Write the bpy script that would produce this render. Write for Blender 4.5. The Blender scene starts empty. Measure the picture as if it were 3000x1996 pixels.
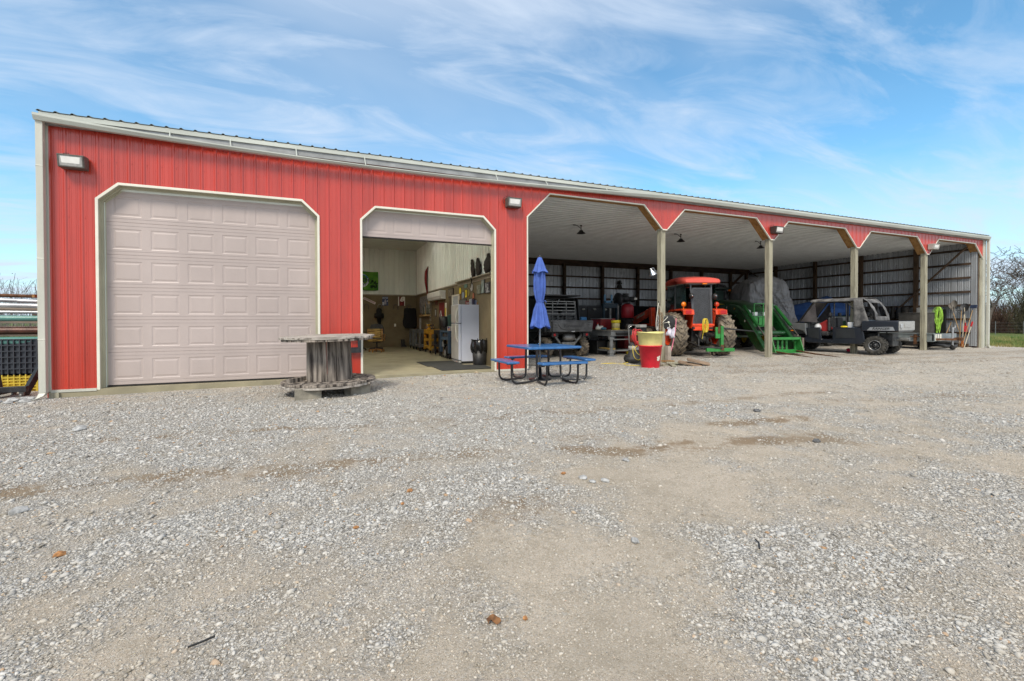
import bpy, math, random
import numpy as np
from mathutils import Vector, Matrix, noise as mnoise
R = math.radians
random.seed(7)
S = bpy.context.scene
COL = S.collection

# ---------------------------------------------------------------- camera
cam_d = bpy.data.cameras.new('camera'); cam = bpy.data.objects.new('camera', cam_d); COL.objects.link(cam)
cam_d.sensor_width = 36.0; cam_d.lens = 16.105; cam_d.shift_y = -0.01423
cam_d.clip_start = 0.05; cam_d.clip_end = 3000
cam.matrix_world = (Matrix.Translation((0, 0, 1.2114)) @ Matrix.Rotation(R(-22.553), 4, 'Z')
                    @ Matrix.Rotation(R(90 - 0.6158), 4, 'X') @ Matrix.Rotation(R(-0.1485), 4, 'Z'))
S.camera = cam

# ---------------------------------------------------------------- view
S.view_settings.view_transform = 'Standard'; S.view_settings.look = 'None'
S.view_settings.exposure = 0.70; S.view_settings.gamma = 1.0
S.cycles.max_bounces = 10; S.cycles.diffuse_bounces = 6; S.cycles.glossy_bounces = 4

# ---------------------------------------------------------------- sun and sky
SUN_EL, SUN_AZ = 48.0, 215.0      # azimuth clockwise from +Y: behind the camera, a little to the left
sd = bpy.data.lights.new('sun', 'SUN'); sd.energy = 2.0; sd.angle = R(16); sd.color = (1.0, 0.91, 0.78)
sun = bpy.data.objects.new('sun', sd); COL.objects.link(sun)
dv = Vector((math.sin(R(SUN_AZ)) * math.cos(R(SUN_EL)), math.cos(R(SUN_AZ)) * math.cos(R(SUN_EL)), math.sin(R(SUN_EL))))
sun.rotation_euler = dv.to_track_quat('Z', 'Y').to_euler(); sun.location = dv * 60

W = bpy.data.worlds.new('World'); S.world = W; W.use_nodes = True
nt = W.node_tree; nt.nodes.clear()
def N(t, **kw):
    n = nt.nodes.new(t)
    for k, v in kw.items():
        setattr(n, k, v)
    return n
def Lk(a, b): nt.links.new(a, b)
def nmath(op, a, b=None, c=None):
    n = N('ShaderNodeMath', operation=op)
    for i, v in enumerate((a, b, c)):
        if v is None: continue
        if isinstance(v, (int, float)): n.inputs[i].default_value = v
        else: Lk(v, n.inputs[i])
    return n.outputs[0]
sky = N('ShaderNodeTexSky', sky_type='NISHITA', sun_disc=False, sun_elevation=R(SUN_EL), sun_rotation=R(SUN_AZ),
        altitude=200, air_density=1.0, dust_density=0.6, ozone_density=1.6)
tc = N('ShaderNodeTexCoord')
sep = N('ShaderNodeSeparateXYZ'); Lk(tc.outputs['Generated'], sep.inputs[0])
zz = nmath('MAXIMUM', sep.outputs[2], 0.0)
den = nmath('ADD', zz, 0.16)
cx = nmath('DIVIDE', sep.outputs[0], den); cy = nmath('DIVIDE', sep.outputs[1], den)
cmb = N('ShaderNodeCombineXYZ'); Lk(cx, cmb.inputs[0]); Lk(cy, cmb.inputs[1])
def cloud(scale, rotz, stretch, detail, dist, loc=(0, 0, 0), rough=.55):
    mp = N('ShaderNodeMapping'); Lk(cmb.outputs[0], mp.inputs[0])
    mp.inputs['Rotation'].default_value = (0, 0, R(rotz)); mp.inputs['Scale'].default_value = (1, stretch, 1)
    mp.inputs['Location'].default_value = loc
    n = N('ShaderNodeTexNoise'); n.inputs['Scale'].default_value = scale; n.inputs['Detail'].default_value = detail
    n.inputs['Roughness'].default_value = rough; n.inputs['Distortion'].default_value = dist
    Lk(mp.outputs[0], n.inputs['Vector']); return n.outputs['Fac']
def ramp(src, stops):
    r = N('ShaderNodeValToRGB'); e = r.color_ramp.elements
    while len(e) < len(stops): e.new(0.5)
    for i, (p, v) in enumerate(stops):
        e[i].position = p; e[i].color = (v, v, v, 1) if isinstance(v, (int, float)) else (*v, 1)
    Lk(src, r.inputs[0]); return r.outputs[0]
big = ramp(cloud(0.62, 38, 1.6, 5, .5, (1.3, .4, 0)), [(.38, 0), (.66, 1)])
wisp = ramp(cloud(1.35, 30, 2.9, 9, 1.0, (3.1, 1.7, 0), .6), [(.44, 0), (.66, 1)])
fine = cloud(5, 40, 2.0, 6, .5)
m1 = nmath('MULTIPLY', big, .55)
m2 = nmath('MULTIPLY', wisp, nmath('ADD', nmath('MULTIPLY', fine, .8), .25))
mk = nmath('MINIMUM', nmath('ADD', m1, nmath('MULTIPLY', m2, .85)), 1.0)
low = ramp(zz, [(0.0, .62), (.10, .30), (.26, 0)])
fill_veil = ramp(zz, [(.50, 0), (.72, .85)])                       # unseen white cloud overhead, added to whiten the light
fill_south = ramp(nmath('MULTIPLY', sep.outputs[1], -1.0), [(.10, 0), (.45, .8)])   # the same added cloud behind the viewer, out of view
mk = nmath('MINIMUM', nmath('ADD', nmath('MULTIPLY', mk, .82), nmath('MULTIPLY', low, 1.05)), .93)
base = N('ShaderNodeMix', data_type='RGBA', blend_type='MULTIPLY'); base.inputs[0].default_value = 1
Lk(sky.outputs[0], base.inputs['A']); base.inputs['B'].default_value = (.74, 1.13, 1.17, 1)
mix0 = N('ShaderNodeMix', data_type='RGBA'); Lk(mk, mix0.inputs[0])
Lk(base.outputs['Result'], mix0.inputs['A']); mix0.inputs['B'].default_value = (3.85, 4.5, 5.4, 1)
mix = N('ShaderNodeMix', data_type='RGBA'); Lk(nmath('MAXIMUM', fill_veil, fill_south), mix.inputs[0])
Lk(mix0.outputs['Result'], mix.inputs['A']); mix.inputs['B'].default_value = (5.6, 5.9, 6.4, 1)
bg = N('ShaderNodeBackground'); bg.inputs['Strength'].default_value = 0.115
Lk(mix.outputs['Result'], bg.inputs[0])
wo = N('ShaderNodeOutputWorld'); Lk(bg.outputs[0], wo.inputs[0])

# ---------------------------------------------------------------- materials
MATS = {}
def hexl(h):
    c = [int(h[i:i + 2], 16) / 255 for i in (0, 2, 4)]
    return tuple(x / 12.92 if x <= .04045 else ((x + .055) / 1.055) ** 2.4 for x in c)
def mat(name, col, rough=.6, metal=0.0, var=.12, scale=5.0, bump=0.0, bscale=40.0, stretch=(1, 1, 1), col2=None,
        spec=.5, alpha=1.0, trans=0.0, coat=0.0, thresh=(.35, .65), rvar=.1, detail=5):
    if name in MATS: return MATS[name]
    global nt
    m = bpy.data.materials.new(name); m.use_nodes = True; nt = m.node_tree
    b = nt.nodes['Principled BSDF']
    if isinstance(col, str): col = hexl(col)
    if col2 is None: col2 = tuple(max(0, c * (1 - var * 2)) for c in col); col = tuple(c * (1 + var * .5) for c in col)
    elif isinstance(col2, str): col2 = hexl(col2)
    t = N('ShaderNodeTexCoord'); mp = N('ShaderNodeMapping'); Lk(t.outputs['Object'], mp.inputs[0])
    mp.inputs['Scale'].default_value = stretch
    n = N('ShaderNodeTexNoise'); n.inputs['Scale'].default_value = scale; n.inputs['Detail'].default_value = detail
    n.inputs['Roughness'].default_value = .6
    Lk(mp.outputs[0], n.inputs['Vector'])
    rp = ramp(n.outputs['Fac'], [(thresh[0], col2), (thresh[1], col)])
    Lk(rp, b.inputs['Base Color'])
    rr = N('ShaderNodeMapRange'); Lk(n.outputs['Fac'], rr.inputs[0])
    rr.inputs[3].default_value = min(1, rough + rvar); rr.inputs[4].default_value = max(.03, rough - rvar)
    Lk(rr.outputs[0], b.inputs['Roughness'])
    b.inputs['Metallic'].default_value = metal
    b.inputs['Specular IOR Level'].default_value = spec
    b.inputs['Coat Weight'].default_value = coat; b.inputs['Coat Roughness'].default_value = .18; b.inputs['Coat IOR'].default_value = 1.5
    b.inputs['Transmission Weight'].default_value = trans
    b.inputs['Alpha'].default_value = alpha
    if bump:
        n2 = N('ShaderNodeTexNoise'); n2.inputs['Scale'].default_value = bscale; n2.inputs['Detail'].default_value = 4
        Lk(mp.outputs[0], n2.inputs['Vector'])
        bp = N('ShaderNodeBump'); bp.inputs['Strength'].default_value = min(1, bump); bp.inputs['Distance'].default_value = .01
        Lk(n2.outputs['Fac'], bp.inputs['Height']); Lk(bp.outputs[0], b.inputs['Normal'])
    MATS[name] = m
    return m

M_red = mat('red_panel_paint', (.50, .038, .018), .32, 0, .10, .9, stretch=(3, 3, .35), spec=.5, coat=.8, rvar=.05)
M_gut = mat('pale_grey_green_gutter', (.52, .55, .50), .4, 0, .10, 1.2, stretch=(.5, 2, 4))
M_cream = mat('cream_trim_paint', (.54, .54, .47), .38, 0, .06, 1.5, stretch=(2, 2, .5))
M_white = mat('white_trim_paint', (.74, .72, .62), .35, 0, .05, 2)
M_jamb = mat('beige_jamb_paint', (.46, .44, .32), .45, 0, .08, 1.5)
M_door = mat('taupe_door_paint', (.46, .39, .365), .42, 0, .06, .9, bump=.12, bscale=160, stretch=(1, 1, .4))
M_conc = mat('concrete_slab', (.33, .295, .195), .55, 0, .14, 1.6, bump=.1, bscale=60, rvar=.12)
M_block = mat('concrete_block', (.30, .275, .22), .9, 0, .2, 6, bump=.5, bscale=90)
M_ceil = mat('ceiling_steel', (.70, .72, .72), .42, 0, .05, 2)
M_liner = mat('white_liner_steel', (.72, .77, .71), .22, 0, .06, 1.2, stretch=(2, 2, .4))
M_back = mat('grey_wall_steel', (.46, .48, .50), .28, .35, .12, 1.1, stretch=(2, 2, .5))
M_wains = mat('brown_wall_board', (.165, .13, .068), .75, 0, .12, 1.5, bump=.1)
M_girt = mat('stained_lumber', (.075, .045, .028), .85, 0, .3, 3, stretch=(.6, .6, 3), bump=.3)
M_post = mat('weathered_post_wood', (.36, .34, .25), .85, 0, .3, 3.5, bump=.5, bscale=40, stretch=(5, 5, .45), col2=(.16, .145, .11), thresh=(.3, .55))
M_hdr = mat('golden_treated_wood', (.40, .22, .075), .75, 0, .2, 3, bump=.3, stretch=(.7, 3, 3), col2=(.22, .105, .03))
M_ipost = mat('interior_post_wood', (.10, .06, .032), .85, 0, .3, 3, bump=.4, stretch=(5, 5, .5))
M_alum = mat('dull_aluminium', (.33, .34, .34), .5, .3, .15, 3)
M_roof = mat('dark_roof_steel', (.16, .18, .16), .5, 0, .2, 4)
M_dark = mat('dark_cavity', (.01, .01, .01), .9, 0)
M_glasslamp = mat('frosted_lamp_glass', (.82, .82, .78), .25, 0, .05)
M_bronze = mat('bronze_lamp_housing', (.13, .125, .11), .5, .2, .15, 20)
M_lgrey = mat('light_grey_housing', (.42, .42, .40), .5, .1, .12, 20)
M_black = mat('black_plastic', (.02, .02, .021), .5, 0, .3, 12)
M_rubber = mat('black_rubber', (.022, .021, .02), .85, 0, .3, 12, bump=.3)
M_chrome = mat('chrome', (.7, .7, .7), .2, 1.0, .05)
M_gmetal = mat('grey_steel', (.25, .25, .24), .5, .55, .2, 9)
M_blacksteel = mat('black_painted_steel', (.03, .031, .034), .42, 0, .3, 12)

# ---------------------------------------------------------------- mesh builder
class MB:
    def __init__(s): s.v = []; s.f = []; s.sm = []
    def add(s, vs, fs, sm=False):
        o = len(s.v); s.v += [tuple(v) for v in vs]
        for f in fs: s.f.append(tuple(i + o for i in f)); s.sm.append(sm)
        return s
    def box(s, x0, x1, y0, y1, z0, z1, M=None):
        vs = [Vector(p) for p in ((x0, y0, z0), (x1, y0, z0), (x1, y1, z0), (x0, y1, z0), (x0, y0, z1), (x1, y0, z1), (x1, y1, z1), (x0, y1, z1))]
        if M is not None: vs = [M @ v for v in vs]
        return s.add(vs, [(0, 3, 2, 1), (4, 5, 6, 7), (0, 1, 5, 4), (1, 2, 6, 5), (2, 3, 7, 6), (3, 0, 4, 7)])
    def bar(s, a, b, w, h=None, up=(0, 0, 1)):
        a = Vector(a); b = Vector(b); h = h or w; d = (b - a); L = d.length; d.normalize()
        u = Vector(up)
        if abs(d.dot(u)) > .98: u = Vector((0, 1, 0))
        sx = d.cross(u).normalized(); sz = sx.cross(d).normalized()
        M = Matrix((( *sx, 0), (*d, 0), (*sz, 0), (0, 0, 0, 1))).transposed(); M.translation = a
        M = Matrix.Translation(a) @ Matrix((sx, d, sz)).transposed().to_4x4()
        return s.box(-w / 2, w / 2, 0, L, -h / 2, h / 2, M)
    def tube(s, pts, r, n=8, closed=False, caps=True):
        P = [Vector(p) for p in pts]; m = len(P)
        rs = r if isinstance(r, (list, tuple)) else [r] * m
        rings = []; prev = None
        for i in range(m):
            if closed: t = P[(i + 1) % m] - P[i - 1]
            else: t = P[min(i + 1, m - 1)] - P[max(i - 1, 0)]
            if t.length < 1e-9: t = Vector((0, 0, 1))
            t.normalize()
            if prev is None:
                u = t.orthogonal().normalized()
            else:
                u = prev - t * prev.dot(t)
                u = t.orthogonal().normalized() if u.length < 1e-6 else u.normalized()
            prev = u; w = t.cross(u)
            rings.append([P[i] + (u * math.cos(2 * math.pi * k / n) + w * math.sin(2 * math.pi * k / n)) * rs[i] for k in range(n)])
        vs = [v for rg in rings for v in rg]; fs = []
        for i in range(m if closed else m - 1):
            j = (i + 1) % m
            for k in range(n):
                k2 = (k + 1) % n
                fs.append((i * n + k, i * n + k2, j * n + k2, j * n + k))
        s.add(vs, fs, True)
        if caps and not closed:
            s.add(rings[0], [tuple(range(n))[::-1]]); s.add(rings[-1], [tuple(range(n))])
        return s
    def cyl(s, a, b, r, r2=None, n=16):
        return s.tube([a, b], [r, r if r2 is None else r2], n)
    def lathe(s, prof, c=(0, 0, 0), axis='z', n=24, sm=True, M=None):
        vs = []; fs = []; c = Vector(c); m = len(prof)
        for k in range(n):
            a = 2 * math.pi * k / n; ca, sa = math.cos(a), math.sin(a)
            for r, z in prof:
                p = {'z': Vector((r * ca, r * sa, z)), 'x': Vector((z, r * ca, r * sa)), 'y': Vector((r * sa, z, r * ca))}[axis]
                if M is not None: p = M @ p
                vs.append(c + p)
        for k in range(n):
            k2 = (k + 1) % n
            for i in range(m - 1):
                q = [k * m + i, k2 * m + i, k2 * m + i + 1, k * m + i + 1]
                fs.append(tuple(q))
        return s.add(vs, fs, sm)
    def prism(s, pts, axis, a, b, M=None):
        # pts: 2D outline in the two other axes (x: (y,z), y: (x,z), z: (x,y))
        def p3(p, t): return {'x': (t, p[0], p[1]), 'y': (p[0], t, p[1]), 'z': (p[0], p[1], t)}[axis]
        n = len(pts); vs = [Vector(p3(p, a)) for p in pts] + [Vector(p3(p, b)) for p in pts]
        if M is not None: vs = [M @ v for v in vs]
        fs = [tuple(range(n))[::-1], tuple(range(n, 2 * n))] + [(i, (i + 1) % n, n + (i + 1) % n, n + i) for i in range(n)]
        return s.add(vs, fs)
    def loft(s, rings, sm=True, caps=True):
        n = len(rings[0]); vs = [v for r in rings for v in r]; fs = []
        for i in range(len(rings) - 1):
            for k in range(n):
                k2 = (k + 1) % n; fs.append((i * n + k, i * n + k2, (i + 1) * n + k2, (i + 1) * n + k))
        s.add(vs, fs, sm)
        if caps: s.add(rings[0], [tuple(range(n))[::-1]]); s.add(rings[-1], [tuple(range(n))])
        return s
    def grid(s, fn, nu, nv, sm=True):
        vs = [fn(i / nu, j / nv) for i in range(nu + 1) for j in range(nv + 1)]
        fs = [(i * (nv + 1) + j, (i + 1) * (nv + 1) + j, (i + 1) * (nv + 1) + j + 1, i * (nv + 1) + j + 1) for i in range(nu) for j in range(nv)]
        return s.add(vs, fs, sm)
    def ball(s, c, r, n=10, sc=(1, 1, 1)):
        pr = [(math.sin(math.pi * i / n) * r, -math.cos(math.pi * i / n) * r) for i in range(n + 1)]
        pr[0] = (1e-4, -r); pr[-1] = (1e-4, r)
        return s.lathe([(a, b) for a, b in pr], c, 'z', n + 4, True, Matrix.Diagonal((*sc, 1)))
    def build(s, name, m, parent=None, bevel=0, solid=0, subsurf=0, bseg=2, fix=True):
        me = bpy.data.meshes.new(name); me.from_pydata(s.v, [], s.f); me.validate()
        if len(me.polygons) == len(s.sm): me.polygons.foreach_set('use_smooth', s.sm)
        me.materials.append(m); 
        if fix:
            import bmesh
            bm = bmesh.new(); bm.from_mesh(me); bmesh.ops.recalc_face_normals(bm, faces=bm.faces); bm.to_mesh(me); bm.free()
        me.update()
        o = bpy.data.objects.new(name, me); COL.objects.link(o)
        if parent: o.parent = parent
        if solid:
            md = o.modifiers.new('solid', 'SOLIDIFY'); md.thickness = solid; md.offset = 0
        if bevel:
            md = o.modifiers.new('bevel', 'BEVEL'); md.width = bevel; md.segments = bseg; md.limit_method = 'ANGLE'; md.angle_limit = R(35)
        if subsurf:
            md = o.modifiers.new('sub', 'SUBSURF'); md.levels = subsurf; md.render_levels = subsurf
        return o
def thing(name, label, cat, loc=(0, 0, 0), rz=0.0, group=None):
    o = bpy.data.objects.new(name, None); COL.objects.link(o); o.empty_display_size = .1
    o.location = loc; o.rotation_euler = (0, 0, R(rz)); o['label'] = label; o['category'] = cat
    if group: o['group'] = group
    return o
def tag(o, label, cat, group=None):
    o['label'] = label; o['category'] = cat
    if group: o['group'] = group
    return o
def copy_tree(o, parent=None):
    c = o.copy(); COL.objects.link(c)
    if parent: c.parent = parent
    for ch in list(o.children): copy_tree(ch, c)
    return c
def text(body, size, M, m, parent=None, name='lettering', ext=.002, bold=0.0, width=1.0, shear=0.0, align='CENTER'):
    cu = bpy.data.curves.new(name, 'FONT'); cu.body = body; cu.size = size; cu.extrude = ext
    cu.align_x = align; cu.align_y = 'CENTER'; cu.offset = bold; cu.shear = shear; cu.resolution_u = 3
    tmp = bpy.data.objects.new('tmp', cu)
    me = bpy.data.meshes.new_from_object(tmp); bpy.data.objects.remove(tmp)
    me.transform(M @ Matrix.Diagonal((width, 1, 1, 1))); me.materials.clear(); me.materials.append(m); me.name = name
    o = bpy.data.objects.new(name, me); COL.objects.link(o)
    if parent: o.parent = parent
    return o
# text facing -Y (reads along +X), facing -X (reads along -Y towards +Y seen from -X: right is -Y)
def face_my(x, y, z, roll=0): return Matrix.Translation((x, y, z)) @ Matrix.Rotation(R(90), 4, 'X') @ Matrix.Rotation(R(roll), 4, 'Z')
def face_mx(x, y, z, roll=0): return Matrix.Translation((x, y, z)) @ Matrix.Rotation(R(-90), 4, 'Z') @ Matrix.Rotation(R(90), 4, 'X') @ Matrix.Rotation(R(roll), 4, 'Z')
def arc(c, r, a0, a1, n, plane='xz'):
    out = []
    for i in range(n + 1):
        a = R(a0 + (a1 - a0) * i / n); u, w = c[0] + r * math.cos(a), c[1] + r * math.sin(a)
        out.append((u, w))
    return out
def wob(seed, amp, x, f=1.0): return (mnoise.noise(Vector((x * f, seed * 7.3, seed * 1.7)))) * amp

# ================================================================= BUILDING
D = 10.6; XL, XR = -4.55, 26.85; YB = 22.25; ZE = 4.78
barn = thing('pole_barn', 'long red ribbed-steel pole barn with two garage doors and five open bays', 'barn', (0, D, 0))
def bp(mb, name, m, **k):   # geometry in world coordinates, parented to the barn
    mb.v = [(x, y - D, z) for x, y, z in mb.v]
    return mb.build(name, m, barn, **k)

OPEN = [(-3.78, -0.03, 3.46, 3.775, .33), (.79, 3.975, 3.46, 3.775, .315)]
VC = [9.2, 13.63, 18.05, 22.46]
edges = [4.81] + [v for c in VC for v in (c - .08, c + .08)] + [26.65]
for i in range(5): OPEN.append((edges[2 * i], edges[2 * i + 1], 3.86, 4.51, .65 if i < 4 else .66))
def open_top(x):
    for a, b, z0, z1, ch in OPEN:
        if a < x < b:
            if x < a + ch: return z0 + (z1 - z0) * (x - a) / ch
            if x > b - ch: return z0 + (z1 - z0) * (b - x) / ch
            return z1
    return None
def v_bottom(x):
    for c in VC:
        if abs(x - c) <= .08: return 3.86
    return None
RIB = .2286
def rib_profile(x, x0=-4.4286):
    t = ((x - x0) / RIB + .5) % 1.0 - .5; t *= RIB
    a = abs(t)
    if a < .011: return .016
    if a < .030: return .016 * (.030 - a) / .019
    for c in (.057, .082):
        b = abs(a - c)
        if b < .004: return .003
    return 0.0
xs = set()
k = 0
x0 = -4.4286
while x0 + k * RIB < 27.1:
    c = x0 + k * RIB
    for d in (-.030, -.011, .011, .030, -.082, -.0861, -.0779, .082, .0861, .0779, -.057, -.0611, -.0529, .057, .0611, .0529): xs.add(round(c + d, 4))
    k += 1
k = -1
for a, b, z0, z1, ch in OPEN:
    for q in (a, a + ch, b - ch, b): xs.add(round(q, 4))
xs = sorted(x for x in xs if -4.5 < x < 26.80)
mb = MB()
for i in range(len(xs) - 1):
    a, b = xs[i], xs[i + 1]; mid = (a + b) / 2
    e = 1e-5
    ta, tb = open_top(a + e), open_top(b - e)
    vb = v_bottom(mid)
    if open_top(mid) is not None: za, zb = ta, tb
    elif vb is not None: za = zb = vb
    else: za = zb = 0.0
    ya, yb = D - rib_profile(a), D - rib_profile(b)
    mb.add([(a, ya, za), (b, yb, zb), (b, yb, ZE), (a, ya, ZE)], [(0, 1, 2, 3)])
# screw heads along the girt lines
kk = 0
while x0 + kk * RIB < 26.6:
    x = x0 + kk * RIB + .045; kk += 1
    for z in (.08, .63, 1.24, 1.86, 2.45, 3.09, 3.60, 4.15, 4.66):
        ot = open_top(x)
        if ot is not None and z < ot + .06: continue
        if ot is None and v_bottom(x) and z < 3.9: continue
        mb.box(x - .006, x + .006, D - .008, D - .001, z - .006, z + .006)
bp(mb, 'front_wall', M_red, fix=False)
# backing wall so the workshop is closed
mb = MB()
def back_panel(a, b, z0, z1): mb.box(a, b, D + .16, D + .19, z0, z1)
back_panel(-4.4, -3.70, 0, 4.6); back_panel(-.10, .80, 0, 4.6); back_panel(3.94, 4.2, 0, 4.6)
back_panel(-3.70, -.10, 3.66, 4.6); back_panel(.80, 3.94, 3.70, 4.6)
bp(mb, 'inner_front_wall', M_liner)

# opening trims: face band following the outline, and deep jamb for the two garage doors
def outline(a, b, z0, z1, ch, zb=0.0): return [(a, zb), (a, z0), (a + ch, z1), (b - ch, z1), (b, z0), (b, zb)]
def inset(pts, d):
    a, b = pts[0][0] + d, pts[-1][0] - d; z0, z1 = pts[1][1], pts[2][1]; ch = pts[2][0] - pts[1][0]
    k = d * math.tan(math.atan2(z1 - z0, ch) / 2)
    kc = d * math.tan((math.pi / 2 - math.atan2(z1 - z0, ch)) / 2)
    return [(a, pts[0][1]), (a, z0 - kc), (a + ch + (k - d) * 1.0 + (d - d), z1 - d), (b - ch - (k - d), z1 - d), (b, z0 - kc), (b, pts[0][1])]
def band(mb, outer, inner, y0, y1):
    n = len(outer)
    for i in range(n - 1):
        q = [outer[i], outer[i + 1], inner[i + 1], inner[i]]
        vs = [(x, y0, z) for x, z in q] + [(x, y1, z) for x, z in q]
        mb.add(vs, [(0, 1, 2, 3), (7, 6, 5, 4), (0, 4, 5, 1), (2, 6, 7, 3), (1, 5, 6, 2), (0, 3, 7, 4)])
for i in (0, 1):
    o_ = OPEN[i]; ot = outline(*o_[:2], *o_[2:], zb=-.02)
    m1_ = inset(ot, .045)
    mb = MB(); band(mb, ot, m1_, D - .027, D + .0); bp(mb, 'door_trim', M_white, bevel=.003)
    m2_ = inset(ot, .07 if i == 0 else .05); m3 = inset(ot, .095 if i == 0 else .058)
    mb = MB()
    n = len(ot)
    for k in range(n - 1):     # jamb return with a step
        for (pa, ya, pb, yb) in ((m1_, D + .0, m1_, D + .10), (m1_, D + .10, m2_, D + .10), (m2_, D + .10, m2_, D + .17), (m2_, D + .17, m3, D + .17), (m3, D + .17, m3, D + .20)):
            mb.add([(pa[k][0], ya, pa[k][1]), (pa[k + 1][0], ya, pa[k + 1][1]), (pb[k + 1][0], yb, pb[k + 1][1]), (pb[k][0], yb, pb[k][1])], [(0, 1, 2, 3)])
    bp(mb, 'door_jamb', M_jamb)
for i in range(2, 7):
    a, b, z0, z1, ch = OPEN[i]
    ot = outline(a, b, z0, z1, ch, zb=0.0 if i == 2 else z0 - .001)
    if i == 6: ot[-1] = (b, z0 - .001)
    inn = inset(ot, .03)
    if i > 2: ot = ot[1:-1]; inn = [(ot[0][0] + .03, ot[0][1])] + inn[2:4] + [(ot[-1][0] - .03, ot[-1][1])]
    else: ot = ot[:-1]; inn = inn[:4] + [(ot[-1][0] - .03, ot[-1][1])]
    mb = MB(); band(mb, ot, inn, D - .026, D + .02)
    if i < 6: mb.box(b - .004, b + .164, D - .0262, D + .02, 3.828, 3.862)
    bp(mb, 'opening_trim', M_white)
    # wooden soffit boards behind the trim
    mb = MB()
    st = outline(a, b, z0, z1, ch)[1:5]
    hb = [(x, z) for x, z in st]
    for k in range(3):
        if i == 2 and k == 0: w0 = .0
        p, q = hb[k], hb[k + 1]
        dx, dz = q[0] - p[0], q[1] - p[1]; L = math.hypot(dx, dz); nx, nz = -dz / L, dx / L
        t = .04
        vs = [(p[0], D + .022, p[1]), (q[0], D + .022, q[1]), (q[0] + nx * t, D + .022, q[1] + nz * t), (p[0] + nx * t, D + .022, p[1] + nz * t)]
        vs += [(x, D + .30, z) for x, y, z in vs]
        mb.add(vs, [(0, 1, 2, 3), (4, 7, 6, 5), (0, 4, 5, 1), (1, 5, 6, 2), (2, 6, 7, 3), (3, 7, 4, 0)])
    bp(mb, 'wood_soffit', M_hdr)
# back side of the red wall above the bays (girt + panel behind)
mb = MB(); mb.box(4.85, 26.6, D + .26, D + .30, 4.552, 4.75); bp(mb, 'header_beam', M_hdr)

# posts of the open front
for j, c in enumerate(VC):
    mb = MB(); mb.box(c - .105, c + .055, D + .024, D + .19, -.25, 3.9)
    bp(mb, 'front_post', M_post, bevel=.006)
mb = MB(); mb.box(26.49, 26.66, D + .024, D + .17, -.2, 3.9); bp(mb, 'front_post', M_post, bevel=.006)
# corner trims
mb = MB(); mb.box(-4.515, -4.415, D - .030, D + .04, -.02, ZE); mb.box(-4.47, -4.445, D - .040, D - .0305, -.02, ZE); bp(mb, 'corner_trim', M_cream, bevel=.004)
mb = MB(); mb.box(26.625, 26.85, D - .030, D + .04, -.02, ZE); mb.box(26.74, 26.765, D - .040, D - .0305, -.02, ZE); bp(mb, 'corner_trim', M_cream, bevel=.004)
for a, b in ((-4.42, -3.785), (-.025, .785), (3.98, 4.805)):
    mb = MB(); mb.box(a, b, D - .032, D + .02, -.035, .012); bp(mb, 'base_trim', M_cream)
# slab
mb = MB(); mb.box(-4.45, 4.78, D - .02, 22.2, -.35, -.004); bp(mb, 'floor_slab', M_conc)
mb = MB(); mb.box(-4.44, -4.30, D - .06, D + .05, -.4, -.037); bp(mb, 'skirt_board', M_post)

# roof, fascia, gutter
mb = MB()
ridge = 16.4; zr0, zr1 = 4.868, 6.05
rx = []; k = 0
while -4.50 + k * RIB < 26.95:
    c = -4.50 + k * RIB; rx += [(c - .03, 0), (c - .012, .022), (c + .012, .022), (c + .03, 0)]; k += 1
ye0, ye1 = D - .13, YB + .15
for (ya, za, yb, zb) in ((ye0, zr0, ridge, zr1), (ridge, zr1, ye1, zr0)):
    for i in range(len(rx) - 1):
        (a, ha), (b, hb_) = rx[i], rx[i + 1]
        mb.add([(a, ya, za + ha), (b, ya, za + hb_), (b, yb, zb + hb_), (a, yb, zb + ha)], [(0, 1, 2, 3)])
bp(mb, 'roof', M_roof, solid=.006)
mb = MB(); mb.box(-4.50, 26.90, D - .118, D - .100, 4.775, 4.860); mb.box(-4.50, 26.90, D - .10, D + .0, 4.846, 4.860); bp(mb, 'eave_trim', M_gut)
mb = MB(); mb.box(-4.50, 26.90, D - .090, D - .022, 4.66, 4.845); bp(mb, 'fascia_board', M_alum)
for xa in (-4.5, 26.72):
    mb = MB(); mb.prism([(D + .02, 4.60), (YB, 4.60), (YB, 4.86), (ridge, 5.97), (D + .02, 4.86)], 'x', xa, xa + .04); bp(mb, 'gable_wall', M_red)
# gutter: hangs away from the eave and sags over the workshop
def sag(x):
    t = (x + 4.6) / 13.8
    return math.sin(math.pi * min(max(t, 0), 1) ** .85) ** .9 if 0 <= t <= 1 else 0.0
gx = [-4.53 + i * .32 for i in range(100)]; gx = [g for g in gx if g < 26.72] + [26.72]
def gut_ring(x):
    s_ = sag(x); hh = .118 - .072 * s_; zb = 4.690 - .150 * s_; rot = s_
    y1, y0 = D - .125, D - .245
    prof = [(y1, zb + hh + .01), (y1, zb + .01), (y1 - .01, zb), (y0 + .035, zb), (y0 + .015, zb + hh * .35), (y0, zb + hh * .62), (y0 + .0, zb + hh * .95), (y0 + .016, zb + hh), (y0 + .018, zb + hh * .93)]
    return [(x, y, z) for y, z in prof]
mb = MB(); rings = [gut_ring(x) for x in gx]; n = len(rings[0])
vs = [v for r_ in rings for v in r_]
mb.add(vs, [(i * n + k, (i + 1) * n + k, (i + 1) * n + k + 1, i * n + k + 1) for i in range(len(rings) - 1) for k in range(n - 1)])
for r_ in (rings[0], rings[-1]): mb.add(r_[:8], [tuple(range(8))])
gut = bp(mb, 'gutter', M_gut, solid=.003, fix=False)
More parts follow.
